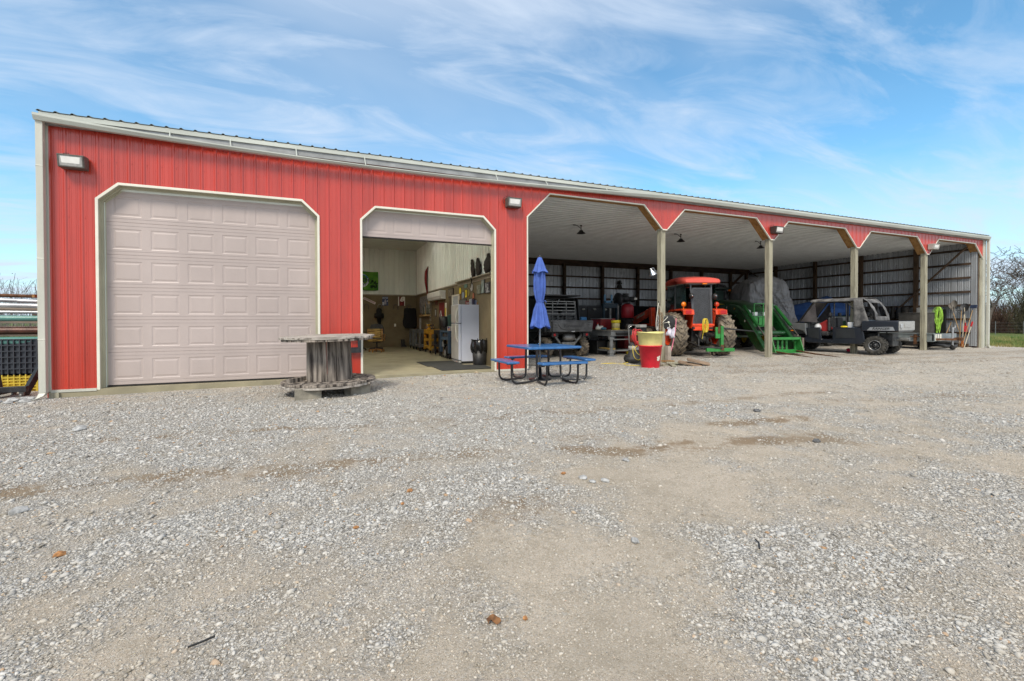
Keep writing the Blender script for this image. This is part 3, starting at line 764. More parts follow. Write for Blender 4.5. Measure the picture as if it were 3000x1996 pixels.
for k in range(nst):
    a0_, a1_ = 2 * math.pi * k / nst, 2 * math.pi * (k + .955) / nst; q = .014 * rnd.random()
    r0_, r1_ = .385, .365; vs = []
    for z, r_ in ((.225, r0_), (.935, r1_)):
        for a, rr in ((a0_, r_ + q), (a1_, r_ + q), (a1_, r_ - .04), (a0_, r_ - .04)): vs.append((rr * math.cos(a), rr * math.sin(a), z))
    mb.add(vs, [(0, 3, 2, 1), (4, 5, 6, 7), (0, 1, 5, 4), (1, 2, 6, 5), (2, 3, 7, 6), (3, 0, 4, 7)])
mb.build('drum', M_oldwood, spool, bevel=.004)
mb = MB(); planked_disc(mb, .77, .935, .972, .15, 75, .02, seed=6); mb.build('top_underlayer', M_oldwood, spool, bevel=.004)
mb = MB(); planked_disc(mb, .79, .975, 1.010, .15, -15, .03, seed=9); mb.build('tabletop', M_oldtop, spool, bevel=.004)
mb = MB(); mb.bar((-.66, -.28, .262), (-.10, .42, .262), .07, .07); mb.build('loose_batten', M_oldwood, spool)
spool.rotation_euler = (R(.6), R(-1.1), 0)
bl = [(-.42, -.32, -8, 'grey concrete block under the left edge of the cable reel'), (.52, -.12, 14, 'grey concrete block under the right edge of the cable reel'), (.05, .42, 40, 'grey concrete block hidden under the back of the cable reel')]
M_blk2 = M_block
def cblock(x, y, rz, lab):
    t_ = thing('concrete_block', lab, 'concrete block', (x, y, gz(x, y) - .01), rz, 'concrete blocks under the cable reel')
    mb = MB()
    mb.box(-.2, .2, -.1, -.068, 0, .19); mb.box(-.2, .2, .068, .1, 0, .19)
    for a in (-.2, -.016, .168): mb.box(a, a + .032, -.068, .068, 0, .19)
    mb.build('block_body', M_block, t_, bevel=.004)
cblock(-.30 + .08, 8.36, 6, bl[0][3]); cblock(.58, 8.56, 32, bl[1][3]); cblock(.3, 9.4, 70, bl[2][3])
# black slab leaning against the red wall
bo = thing('black_rack', 'black steel plate rack with cut-out slots on the red wall behind the reel', 'rack', (.45, 10.5, .55))
mb = MB(); pts = [(-.29, -.02), (.34, -.02), (.34, .30), (.32, .36), (.26, .385), (-.33, .385), (-.33, -.02)]
mb.prism([(-.33, .30), (.34, .30), (.335, .36), (.27, .385), (-.33, .385)], 'y', -.01, .01)
mb.box(-.33, -.26, -.012, .012, -.02, .30); mb.box(.27, .34, -.012, .012, -.02, .30); mb.box(-.26, .27, -.011, .011, -.02, .10)
mb.box(-.03, .04, -.011, .011, .10, .30)
mb.build('plate', M_blacksteel, bo)
mb = MB(); mb.box(-.3, .3, .012, .07, .0, .03); mb.build('wall_bracket', M_blacksteel, bo)
mb = MB(); mb.box(.36, .66, 10.36, 10.52, gz(.5, 10.4) - .01, gz(.5, 10.4) + .06); o = mb.build('green_crate', mat('green_plastic', (.03, .16, .05), .5), bevel=.01); tag(o, 'low green plastic tray on the ground against the red wall behind the reel', 'tray')

# picnic table
M_blue = mat('blue_vinyl_coating', (.035, .15, .38), .34, 0, .12, 8, coat=.3)
M_bframe = mat('black_powder_coat', (.018, .018, .02), .30, 0, .2, 10, coat=.3)
pt = thing('picnic_table', 'blue square picnic table with four benches on a bent black tube frame', 'picnic table', (4.28, 8.62, -.055))
def coated_slab(mb, x0_, x1_, y0_, y1_, z0_, z1_, rad=.04):
    o_ = []
    for cx_, cy_, a in ((x1_ - rad, y1_ - rad, 0), (x0_ + rad, y1_ - rad, 90), (x0_ + rad, y0_ + rad, 180), (x1_ - rad, y0_ + rad, 270)): o_ += arc((cx_, cy_), rad, a, a + 90, 4)
    return mb.prism(o_, 'z', z0_, z1_)
mb = MB(); coated_slab(mb, -.60, .60, -.60, .60, .71, .755, .06); mb.build('tabletop', M_blue, pt, bevel=.010)
for k in range(4):
    Mk = Matrix.Rotation(R(90 * k), 4, 'Z')
    mb = MB(); coated_slab(mb, -.50, .50, -1.0, -.73, .435, .475, .05); mb.v = [tuple(Mk @ Vector(v)) for v in mb.v]
    mb.build('bench_seat', M_blue, pt, bevel=.010)
for k in range(4):
    Mk = Matrix.Rotation(R(90 * k), 4, 'Z')
    for sx in (-.34, .34):
        pth = [(sx * .72, -.26, .70)] + [(sx * .78, -.26 + .0, .30)]
        base = [(sx * .8, -.26, .70), (sx * .8, -.27, .22)]
        for i in range(1, 6):
            a = R(90 * i / 5); base.append((sx * .8 + (sx * .05) * i / 5, -.27 - .13 + .13 * math.cos(a), .16 - .13 * math.sin(a) + .02))
        base.append((sx * .95, -.70, .032))
        for i in range(1, 6):
            a = R(90 * i / 5); base.append((sx, -.72 - .13 * math.sin(a), .162 - .13 * math.cos(a)))
        base += [(sx, -.855, .43)]
        mb = MB(); mb.tube([tuple(Mk @ Vector(p)) for p in base], .021, 10)
        mb.tube([tuple(Mk @ Vector(p)) for p in ((sx, -.95, .425), (sx, -.76, .425))], .017, 8)
        mb.build('leg_tube', M_bframe, pt)
mb = MB()
for k in range(4):
    Mk = Matrix.Rotation(R(90 * k), 4, 'Z')
    mb.tube([tuple(Mk @ Vector(p)) for p in ((-.27, -.26, .69), (.27, -.26, .69))], .018, 8)
    mb.bar(tuple(Mk @ Vector((-.26, -.27, .33))), tuple(Mk @ Vector((0, -.03, .33))), .045, .008)
    mb.bar(tuple(Mk @ Vector((.26, -.27, .33))), tuple(Mk @ Vector((0, -.03, .33))), .045, .008)
mb.build('cross_brace', M_bframe, pt)
mb = MB(); mb.lathe([(.028, .30), (.045, .30), (.045, .36), (.028, .36)], n=16); mb.build('umbrella_collar', M_bframe, pt)
# closed umbrella through the table
um = thing('patio_umbrella', 'closed periwinkle blue patio umbrella standing through the picnic table', 'umbrella', (4.28, 8.76, -.055))
M_cloth = mat('periwinkle_canvas', (.062, .125, .43), .8, 0, .12, 6, bump=.2)
mb = MB(); mb.tube([(0, 0, .02), (0, 0, 2.62)], .019, 12); mb.build('pole', M_gmetal, um)
mb = MB(); mb.lathe([(.001, .0), (.24, .0), (.24, .035), (.05, .06), (.03, .30), (.001, .30)], n=28); mb.build('umbrella_base', M_bframe, um)
def folded(zs, rs, lobes, amp, seed, hem=0.0, n=96):
    rings = []
    for i, (z, r_) in enumerate(zip(zs, rs)):
        ring = []
        for k in range(n):
            a = 2 * math.pi * k / n; tt = i / (len(zs) - 1)
            w = math.sin(a * lobes + seed + .6 * math.sin(a * 2 + tt * 2)) + .35 * math.sin(a * (lobes * 2 + 1) + tt * 3)
            rr = r_ * (1 + amp[i] * w)
            zz2 = z + (hem * (.5 + .5 * math.sin(a * 4 + seed)) if i == 0 else 0)
            ring.append((rr * math.cos(a), rr * math.sin(a), zz2))
        rings.append(ring)
    m_ = MB(); m_.loft(rings, True, False); return m_
zs = [1.10, 1.14, 1.3, 1.5, 1.62, 1.68, 1.74, 1.9, 2.1, 2.3, 2.42]
rs = [.185, .18, .150, .115, .080, .066, .085, .110, .115, .10, .085]
am = [.20, .2, .2, .2, .14, .08, .13, .18, .17, .14, .1]
folded(zs, rs, 7, am, .4, .11).build('canopy', M_cloth, um, solid=.003, fix=False)
folded([2.27, 2.30, 2.36, 2.44, 2.52, 2.60, 2.63], [.160, .155, .125, .10, .075, .045, .006], 6, [.16, .14, .12, .1, .06, .03, 0], 1.2, .05).build('vent_cap', M_cloth, um, solid=.003, fix=False)
mb = MB(); mb.lathe([(.001, 2.655), (.028, 2.65), (.034, 2.625), (.02, 2.60), (.001, 2.60)], n=14); mb.build('finial', M_bframe, um)
mb = MB(); ring_pts = [(.072 * math.cos(a), .072 * math.sin(a), 1.675 + .006 * math.sin(2 * a)) for a in [2 * math.pi * i / 20 for i in range(20)]]
mb.tube(ring_pts, .011, 6, True); mb.tube([(.06, -.03, 1.68), (.11, -.04, 1.70), (.13, -.05, 1.66)], .009, 6); mb.build('tie_strap', M_cloth, um)

# flood lights on the wall
def flood(x, z, w, h, lab, face, tilt=0, conduit=True):
    t_ = thing('flood_light', lab, 'flood light', (x, D - .02, z), 0, 'flood lights on the barn wall')
    mb = MB()
    pr = [(0, h / 2), (-.10, h / 2), (-.21, h * .44), (-.17, -h / 2), (0, -h / 2)]     # (y,z)
    mb.prism(pr, 'x', -w / 2, w / 2); mb.build('housing', face, t_, bevel=.008)
    a, b_ = Vector((0, -.2125, h * .41)), Vector((0, -.1735, -h * .47)); d = (b_ - a); nrm = Vector((0, -1, -.13)).normalized()
    nrm = d.cross(Vector((1, 0, 0))).normalized()
    if nrm.y > 0: nrm = -nrm
    def P_(u, v, o_): p = a + d * v + nrm * o_; return (u * w / 2, p.y, p.z)
    mb = MB()
    for (u0, u1, v0, v1) in ((-.96, .96, .0, .07), (-.96, .96, .92, 1.0), (-.96, -.86, .07, .92), (.86, .96, .07, .92)):
        vs = [P_(u0, v0, .001), P_(u1, v0, .001), P_(u1, v1, .001), P_(u0, v1, .001), P_(u0, v0, .012), P_(u1, v0, .012), P_(u1, v1, .012), P_(u0, v1, .012)]
        mb.add(vs, [(0, 3, 2, 1), (4, 5, 6, 7), (0, 1, 5, 4), (1, 2, 6, 5), (2, 3, 7, 6), (3, 0, 4, 7)])
    mb.build('lens_frame', face, t_)
    mb = MB(); vs = [P_(-.86, .07, .003), P_(.86, .07, .003), P_(.86, .92, .003), P_(-.86, .92, .003)]; mb.add(vs, [(0, 1, 2, 3)])
    mb.build('reflector', M_lgrey, t_, fix=False)
    mb = MB(); vs = [P_(-.72, .16, .006), P_(.72, .16, .006), P_(.66, .70, .006), P_(-.66, .70, .006)]; mb.add(vs, [(0, 1, 2, 3)])
    mb.build('lens', M_glasslamp, t_, fix=False)
    if conduit:
        mb = MB(); mb.tube([(-.05, -.05, h / 2), (-.09, -.04, h / 2 + .05), (-.15, -.02, h / 2 + .05), (-w / 2 - .04, -.02, h / 2), (-w / 2 - .06, -.02, h * .1), (-w / 2 - .02, -.02, -h * .15)], .006, 6); mb.build('cable', M_black, t_)
    return t_
flood(-4.04, 4.04, .37, .23, 'grey bronze flood light high on the red wall by the left corner', M_bronze)
flood(4.40, 4.14, .37, .23, 'bronze flood light on the red wall between raised door and first open bay', M_bronze)
flood(13.70, 4.15, .37, .23, 'dark brown flood light above the second open-bay post', mat('dark_brown_housing', (.055, .04, .035), .5))
flood(22.62, 4.14, .40, .22, 'pale grey flood light above the fourth open-bay post', mat('pale_lamp_housing', (.45, .44, .40), .5), conduit=False)

# tubs by the first post
tb = thing('red_tub', 'tall red plastic tub with flaking white sticker by the first post', 'tub', (8.12, 9.90, gz(8.05, 9.86) - .005))
M_redp = mat('red_plastic', (.78, .018, .04), .42, 0, .08, 5); M_yelp = mat('pale_yellow_plastic', (.84, .76, .30), .5, 0, .08, 5)
def tub(mb, r0_, r1_, h, wall=.008, rim=.012, bow=0):
    return mb.lathe([(.001, 0), (r0_ * .97, 0), (r0_, .012), (r1_, h - .03), (r1_ + rim, h - .03), (r1_ + rim, h), (r1_ - wall, h), (r0_ - wall, .02), (.001, .02)], n=40)
mb = MB(); tub(mb, .235, .30, .60); mb.build('tub_body', M_redp, tb)
mb = MB(); rnd = random.Random(3)
for i in range(26):
    a = R(-78 + rnd.uniform(-10, 10)); z = .26 + rnd.uniform(-.045, .05) + .3 * (a + R(78)) * .2; rr = .235 + (.065) * z / .6 + .0025; w_ = rnd.uniform(.012, .035); h_ = rnd.uniform(.008, .022)
    vs = []
    for da, dz in ((-w_, -h_ * .6), (w_, -h_), (w_ * .7, h_), (-w_ * .8, h_ * .8)): vs.append((rr * math.cos(a + da / .28), rr * math.sin(a + da / .28), z + dz))
    mb.add(vs, [(0, 1, 2, 3)])
mb.build('flaked_sticker', M_white, tb)
ty = thing('yellow_tub', 'pale yellow flexible tub nested in the top of the red tub', 'tub', (8.12, 9.90, gz(8.05, 9.86) + .56))
mb = MB(); mb.lathe([(.001, -.2), (.22, -.2), (.289, .0), (.33, .36), (.352, .36), (.352, .385), (.322, .385), (.28, 0), (.2, -.18), (.001, -.18)], n=40)
mb.v = [(x * 1.03, y * .97, z + .012 * math.cos(2 * math.atan2(y, x)) * max(z, 0) / .385) for x, y, z in mb.v]
mb.build('tub_body', M_yelp, ty)
mb = MB(); mb.tube([(.30, -.05, .36), (.37, -.03, .35), (.37, .05, .35), (.30, .07, .36)], .012, 8); mb.build('handle', M_yelp, ty)
# ================================================================= VEHICLES AND GEAR UNDER THE OPEN BAYS
M_tyre = mat('muddy_tyre_rubber', (.25, .205, .15), .92, 0, .3, 7, bump=.3, col2=(.07, .06, .048), thresh=(.36, .60))
M_tyreD = mat('dark_tyre_rubber', (.075, .07, .06), .9, 0, .3, 9, bump=.3, col2=(.02, .02, .019))
M_orange = mat('orange_tractor_paint', (.80, .068, .012), .38, 0, .22, 4, coat=.15)
M_orRoof = mat('sun_faded_orange_roof', (.78, .115, .085), .42, 0, .06, 3)
M_green = mat('green_tractor_paint', (.006, .055, .013), .30, 0, .1, 4, coat=.4)
M_lgreen = mat('bright_green_paint', (.035, .24, .05), .4, 0, .12, 8)
M_yellow = mat('yellow_paint', (.80, .62, .02), .4, 0, .08, 6)
M_iron = mat('oily_cast_iron', (.075, .072, .07), .5, .5, .35, 9)
M_glass = mat('tinted_cab_glass', (.012, .03, .022), .06, 0, .05, 2, spec=.7)
M_rglass = mat('red_lens', (.45, .008, .01), .2, 0, .05)
M_amber = mat('amber_lens', (.85, .22, .01), .25, 0, .05)
M_rust = mat('rusty_steel', (.16, .075, .035), .8, .3, .3, 9)
M_grblk = mat('charcoal_body_plastic', (.022, .025, .028), .42, 0, .15, 4)
M_navy = mat('dark_slate_body_plastic', (.014, .018, .027), .32, 0, .12, 3, coat=.2)
M_silver = mat('brushed_silver', (.45, .46, .47), .35, .6, .1, 6)
M_seat = mat('grey_black_vinyl', (.04, .04, .042), .55, 0, .2, 9)

def wheel(parent, name, x, y, r, w, rimm, lugs=20, lugh=.03, rim_r=.52, chev=.30, tm=None, steer=0, lw=.055, disc=.35, zc=None):
    tm = tm or M_tyre; c = Vector((x, y, zc or r)); hub = bpy.data.objects.new(name, None); COL.objects.link(hub)
    hub.parent = parent; hub.location = c; hub.rotation_euler = (0, 0, R(steer))
    mb = MB(); rr = r - lugh; ri = r * rim_r; h = w / 2
    mb.lathe([(ri, -h * .72), (ri + .02, -h * .86), (rr * .80, -h * 1.0), (rr * .93, -h * .93), (rr * .985, -h * .72), (rr, -h * .3), (rr, h * .3), (rr * .985, h * .72), (rr * .93, h * .93), (rr * .80, h * 1.0), (ri + .02, h * .86), (ri, h * .72), (ri, -h * .72)], axis='x', n=40)
    for k in range(lugs):
        for sd_ in (-1, 1):
            a = 2 * math.pi * (k + (.5 if sd_ > 0 else 0)) / lugs; pts = []
            for t in (0, .5, 1.0):
                aa = a + chev * t * (1.0); rad = (rr - .012 if t < .9 else rr * .955)
                xx = sd_ * h * (.04 + .90 * t)
                pts.append(Vector((xx, math.sin(aa) * rad, math.cos(aa) * rad)))
            for p, q in zip(pts[:-1], pts[1:]):
                up = Vector((0, p.y + q.y, p.z + q.z)).normalized(); mb.bar(p, q, lw, lugh * 2 + .012, up=up)
    mb.build('tyre', tm, hub)
    side = -1 if x < 0 else 1
    mb = MB(); o_ = side * h * disc
    mb.lathe([(.001, o_), (ri * .42, o_), (ri * .55, o_ - side * h * .35), (ri * .85, o_ - side * h * .25), (ri * .93, side * h * .70), (ri * 1.0, side * h * .80), (ri * 1.0, -side * h * .75), (ri * .9, -side * h * .7), (ri * .88, o_ - side * h * .32), (ri * .5, o_ - side * h * .42), (.001, o_ - side * h * .42)], axis='x', n=32)
    for k in range(8):
        a = 2 * math.pi * k / 8; mb.cyl((o_ - side * h * .3 + 0, math.sin(a) * ri * .6, math.cos(a) * ri * .6), (o_ + side * .015, math.sin(a) * ri * .6, math.cos(a) * ri * .6), .014, n=6)
    mb.cyl((o_ - side * .01, 0, 0), (o_ + side * .05, 0, 0), ri * .22, ri * .18, 14)
    mb.build('rim', rimm, hub)
    return hub
def part(mb, name, m, parent, **k): return mb.build(name, m, parent, **k)
def gplace(x, y): return gz(x, y)

# ---------------------------------------------------------------- orange tractor (rear towards the yard)
kt = thing('orange_tractor', 'orange cab tractor with front loader, rear wheels towards the yard, by the first post', 'tractor', (11.81, 12.05, gplace(12, 12.15) - .01), -20)
for x, n in ((-.80, 0), (.80, 1)): wheel(kt, 'rear_wheel', x, 0, .75, .50, M_orange, lugs=17, lugh=.042, chev=.42, lw=.06)
for x in (-.74, .74): wheel(kt, 'front_wheel', x, 2.35, .50, .34, M_orange, lugs=15, lugh=.03, chev=.4)
mb = MB(); mb.cyl((-.62, 0, .73), (.62, 0, .73), .13, n=12); mb.box(-.22, .22, -.25, 2.6, .55, .98); mb.box(-.28, .28, -.3, .3, .5, 1.0); mb.box(-.6, .6, 2.28, 2.42, .45, .6)
part(mb, 'chassis', M_iron, kt, bevel=.01)
# fenders: flat topped with dropped front, red lamps at the rear
for s_ in (-1, 1):
    mb = MB(); top = 1.56
    prof = [(-.70, 1.40), (-.66, 1.56), (-.45, 1.60), (.55, 1.58), (.80, 1.40), (.95, 1.05), (.92, 1.05), (.76, 1.36), (.52, 1.52), (-.42, 1.545), (-.60, 1.50), (-.64, 1.40)]
    xa, xb = (s_ * .36, s_ * .72); mb.prism(prof, 'x', min(xa, xb), max(xa, xb))
    xi = s_ * .36
    mb.prism([(-.64, 1.42), (-.42, 1.545), (.52, 1.53), (.9, 1.05), (.3, .95), (-.5, .95)], 'x', min(xi, xi + s_ * .02), max(xi, xi + s_ * .02))
    f_ = part(mb, 'fender', M_orange, kt, bevel=.012)
    mb = MB(); xc = s_ * .58; mb.box(xc - .13, xc + .13, -.735, -.695, 1.40, 1.56); part(mb, 'lamp_housing', M_orange, f_, bevel=.008)
    mb = MB(); mb.box(xc - .10, xc + .10, -.748, -.736, 1.425, 1.54); part(mb, 'tail_light', M_rglass, f_, bevel=.004)
    mb = MB(); mb.cyl((s_ * .56, -.30, 1.60), (s_ * .56, -.30, 1.68), .02); mb.lathe([(.001, -.04), (.075, -.035), (.085, 0), (.075, .035), (.001, .04)], (s_ * .56, -.32, 1.75), 'y', 18); part(mb, 'turn_lamp', M_amber if s_ < 0 else M_orange, f_)
_n0 = set(kt.children)
mb = MB()
PL = [((-.62, -.42, 1.5), (-.50, -.34, 2.45)), ((.62, -.42, 1.5), (.50, -.34, 2.45)), ((-.66, .45, 1.0), (-.62, .45, 2.45)), ((.66, .45, 1.0), (.62, .45, 2.45)), ((-.60, 1.35, 1.0), (-.56, 1.25, 2.45)), ((.60, 1.35, 1.0), (.56, 1.25, 2.45))]
PL[0] = ((-.36, -.50, .98), (-.42, -.34, 2.45)); PL[1] = ((.36, -.50, .98), (.42, -.34, 2.45))
for a, b_ in PL: mb.bar(a, b_, .055, .06)
mb.bar((-.5, -.34, 2.43), (.5, -.34, 2.43), .06); mb.bar((-.62, -.40, 1.55), (-.62, .45, 1.1), .05); mb.bar((.62, -.40, 1.55), (.62, .45, 1.1), .05)
part(mb, 'cab_frame', mat('graphite_frame_paint', (.085, .09, .10), .45, 0, .12, 8), kt, bevel=.008)
mb = MB(); mb.add([(-.60, -.33, 2.42), (-.64, .45, 2.42), (-.64, .45, 1.1), (-.60, -.40, 1.58)], [(0, 1, 2, 3)]); mb.add([(-.64, .47, 2.42), (-.58, 1.28, 2.42), (-.62, 1.35, 1.0), (-.66, .47, 1.0)], [(0, 1, 2, 3)])
part(mb, 'side_glass', M_glass, kt, fix=False)
mb = MB(); mb.add([(.60, -.33, 2.42), (.64, .45, 2.42), (.64, .45, 1.1), (.60, -.40, 1.58)], [(0, 1, 2, 3)]); mb.add([(.64, .47, 2.42), (.58, 1.28, 2.42), (.62, 1.35, 1.0), (.66, .47, 1.0)], [(0, 1, 2, 3)])
part(mb, 'side_glass', M_glass, kt, fix=False)
mb = MB(); mb.add([(-.55, 1.29, 2.42), (.55, 1.29, 2.42), (.58, 1.37, 1.4), (-.58, 1.37, 1.4)], [(0, 1, 2, 3)]); part(mb, 'windscreen', M_glass, kt, fix=False)
mb = MB(); mb.add([(-.37, -.37, 2.26), (.37, -.37, 2.26), (.33, -.47, 1.06), (-.33, -.47, 1.06)], [(0, 1, 2, 3)]); part(mb, 'rear_glass', mat('dim_rear_glass', (.03, .032, .036), .3, 0, .2, 3), kt, fix=False)
mb = MB()     # diamond guard mesh over the rear window
def RG(u, v): return Vector((-.35 + .70 * u, -.385 - .095 * (1 - v), 1.06 + 1.22 * v))
nd = 13; cnt = 0
for k in range(-22, 14):
    for sg in (1, -1):
        a0_ = (k / 13.0, 0.0); 
        u0, v0, u1, v1 = (k / 13.0, 0, k / 13.0 + 1.6, 1) if sg > 0 else (1 - k / 13.0, 0, 1 - k / 13.0 - 1.6, 1)
        def clipu(u0, v0, u1, v1):
            t0, t1 = 0.0, 1.0; du = u1 - u0
            for lo, hi in ((0, 1),):
                ta, tb = (lo - u0) / du, (hi - u0) / du
                if ta > tb: ta, tb = tb, ta
                t0, t1 = max(t0, ta), min(t1, tb)
            return t0, t1
        t0, t1 = clipu(u0, v0, u1, v1)
        if t1 - t0 > .02: mb.bar(RG(u0 + (u1 - u0) * t0, t0), RG(u0 + (u1 - u0) * t1, t1), .010, .006, up=(0, -1, 0))
part(mb, 'rear_guard_mesh', mat('guard_mesh_steel', (.12, .125, .135), .5, .4, .1, 8), kt)
mb = MB()
for a, b_ in ((RG(0, 0), RG(0, 1)), (RG(1, 0), RG(1, 1)), (RG(0, 0), RG(1, 0)), (RG(0, 1), RG(1, 1))): mb.bar(a, b_, .035, .03, up=(0, -1, 0))
part(mb, 'guard_frame', mat('graphite_frame_paint', ()), kt)
for s_ in (-1, 1):
    mb = MB(); mb.lathe([(.001, -.10), (.07, -.09), (.10, -.03), (.10, .0), (.001, .02)], (s_ * .47, -.52, 2.02 if s_ < 0 else 2.0), 'y', 20); mb.bar((s_ * .47, -.44, 2.02), (s_ * .40, -.36, 2.02), .05)
    lw_ = part(mb, 'work_lamp', M_black, kt)
    mb = MB(); mb.lathe([(.001, -.105), (.035, -.10), (.001, -.09)], (s_ * .47, -.52, 2.02), 'y', 12); part(mb, 'lamp_glass', M_chrome, lw_)
# roof, rounded with overhanging brow
mb = MB(); rings = []
for y, zb, zt, hw in ((-.52, 2.47, 2.56, .66), (-.49, 2.45, 2.60, .70), (-.2, 2.45, 2.66, .72), (.05, 2.47, 2.70, .72), (.30, 2.60, 2.71, .72), (.9, 2.60, 2.69, .71), (1.4, 2.53, 2.61, .68), (1.78, 2.42, 2.47, .62), (1.85, 2.40, 2.43, .58)):
    zm = (zb + zt) / 2
    rings.append([(-hw, y, zb), (-hw - .015, y, zm), (-hw + .04, y, zt - .02), (-hw * .6, y, zt), (0, y, zt + .012), (hw * .6, y, zt), (hw - .04, y, zt - .02), (hw + .015, y, zm), (hw, y, zb)])
mb.loft(rings, True); part(mb, 'roof', M_orRoof, kt)
mb = MB(); mb.box(-.60, .60, -.40, 1.35, 2.43, 2.47); part(mb, 'roof_lining', mat('cream_headliner', (.35, .32, .25), .8), kt)
mb = MB(); mb.box(.0, .18, -.50, -.44, 2.41, 2.445); part(mb, 'roof_marker', M_amber, kt)
mb = MB(); mb.box(-.25, .25, .3, .7, 1.1, 1.3); mb.box(-.25, .25, .15, .3, 1.2, 1.85); part(mb, 'driver_seat', mat('faded_red_seat', (.16, .02, .02), .7), kt, bevel=.04)
for o_ in set(kt.children) - _n0:
    for q_ in [o_] + list(o_.children): q_.data.transform(Matrix.Diagonal((.84, 1, 1, 1)))
# hood and rear plate
mb = MB(); rings = []
for y, hw, zt in ((1.35, .36, 1.62), (2.2, .35, 1.55), (2.9, .33, 1.42), (3.05, .28, 1.3)):
    rings.append([(-hw, y, .95), (-hw, y, zt - .12), (-hw * .75, y, zt), (hw * .75, y, zt), (hw, y, zt - .12), (hw, y, .95)])
mb.loft(rings, False); part(mb, 'hood', M_orange, kt, bevel=.02)
mb = MB(); mb.box(-.34, .30, -.58, -.50, .88, 1.02); mb.box(-.36, .36, -.60, -.48, 1.03, 1.08); mb.box(-.37, .34, -.56, -.40, 1.0, 1.10)
part(mb, 'rear_plate', M_orange, kt, bevel=.01)
mb = MB(); mb.box(-.38, -.30, -.595, -.582, .93, .99); mb.box(.18, .30, -.595, -.582, .93, .99); part(mb, 'plate_socket', M_black, kt)
# three point hitch
mb = MB()
for a, b_, w_ in (((-.05, -.55, .86), (-.32, -1.0, .66), .05), ((.05, -.55, .86), (.36, -1.02, .62), .05), ((0, -.45, .80), (.1, -.95, .74), .05), ((-.30, -.3, .45), (-.34, -1.05, .36), .06), ((.30, -.3, .45), (.36, -1.10, .34), .06), ((-.32, -.9, .66), (-.34, -.95, .38), .035), ((.36, -.95, .62), (.36, -1.0, .36), .035), ((-.34, -1.05, .36), (.36, -1.10, .34), .05), ((-.1, -.5, .88), (-.1, -.5, .5), .09), ((.15, -.5, .85), (.15, -.5, .45), .07), ((.0, -.3, .35), (0, -.95, .33), .08), ((-.25, -.55, .75), (-.05, -.60, .5), .03), ((.2, -.6, .5), (.42, -.8, .3), .03)):
    mb.bar(a, b_, w_)
mb.lathe([(.001, 0), (.10, 0), (.10, .14), (.001, .14)], (0, -.62, .60), 'y', 14); mb.ball((.12, -.55, .72), .07); mb.ball((-.14, -.58, .70), .06)
part(mb, 'three_point_hitch', M_iron, kt)
mb = MB(); mb.tube([(-.5, -.9, .30), (.1, -1.0, .27)], .012); mb.tube([(.0, -.62, .86), (.05, -.75, .80), (.12, -.9, .5), (.05, -1.0, .4)], .01, 6); part(mb, 'hydraulic_hose', M_black, kt)
# front loader
def loader(parent, m, xs_, yA, zA, yK, zK, yE, zE, w=.10, tower=True, hA=.20, hK=.24, hE=.16):
    for s_ in (-1, 1):
        x = s_ * xs_; d1 = Vector((0, yK - yA, zK - zA)).normalized(); n1 = Vector((0, -d1.z, d1.y)); d2 = Vector((0, yE - yK, zE - zK)).normalized(); n2 = Vector((0, -d2.z, d2.y)); nk = (n1 + n2).normalized()
        pts = [(yA + n1.y * hA / 2, zA + n1.z * hA / 2), (yK + nk.y * hK / 2, zK + nk.z * hK / 2), (yE + n2.y * hE / 2, zE + n2.z * hE / 2), (yE - n2.y * hE / 2, zE - n2.z * hE / 2), (yK - nk.y * hK / 2, zK - nk.z * hK / 2), (yA - n1.y * hA / 2, zA - n1.z * hA / 2)]
        mb = MB(); mb.prism(pts, 'x', x - w / 2, x + w / 2)
        arm = part(mb, 'loader_arm', m, parent, bevel=.012)
        if tower:
            mb = MB(); mb.box(x - w * .7, x + w * .7, yA - .12, yA + .14, .45, zA + .12); part(mb, 'loader_tower', m, parent, bevel=.015)
        mb = MB(); a = Vector((x, yA + .05, zA - .55)); b_ = Vector((x, yK - .3, zK - .12)); mid = a.lerp(b_, .55); mb.cyl(a, mid, .045, n=12); part(mb, 'lift_cylinder', m, arm)
        mb = MB(); mb.cyl(mid, b_, .022, n=10); part(mb, 'cylinder_rod', M_chrome, arm)
loader(kt, M_orange, .62, 2.5, 1.60, 5.2, 1.13, 5.6, .35, hA=.26, hK=.38, w=.12)
mb = MB(); mb.cyl((-.6, 5.35, .75), (.6, 5.35, .75), .05, n=12); part(mb, 'loader_crossbar', M_orange, kt)
mb = MB(); mb.prism([(5.60, .05), (5.60, .62), (5.75, .66), (5.85, .30), (6.35, .05)], 'x', -.9, -.88); mb.prism([(5.60, .05), (5.60, .62), (5.75, .66), (5.85, .30), (6.35, .05)], 'x', .88, .9); mb.box(-.9, .9, 5.59, 5.62, .05, .62); mb.box(-.9, .9, 5.60, 6.35, .03, .06); part(mb, 'bucket', M_orange, kt)
d_ = Vector((0, 3.75 - 1.75, 1.12 - 1.62)); ang = math.degrees(math.atan2(-.5, 2.0))
text('KUBOTA LA1153', .14, Matrix.Translation((-.685, 3.75, 1.41)) @ Matrix.Rotation(R(-90), 4, 'Z') @ Matrix.Rotation(R(90), 4, 'X') @ Matrix.Rotation(R(9.9), 4, 'Z'), M_white, kt, 'loader_lettering', bold=.003)
text('M9540', .055, Matrix.Translation((-.80, .55, 2.63)) @ Matrix.Rotation(R(-90), 4, 'Z') @ Matrix.Rotation(R(90), 4, 'X') @ Matrix.Rotation(R(-1), 4, 'Z'), M_black, kt, 'roof_lettering', bold=.002)
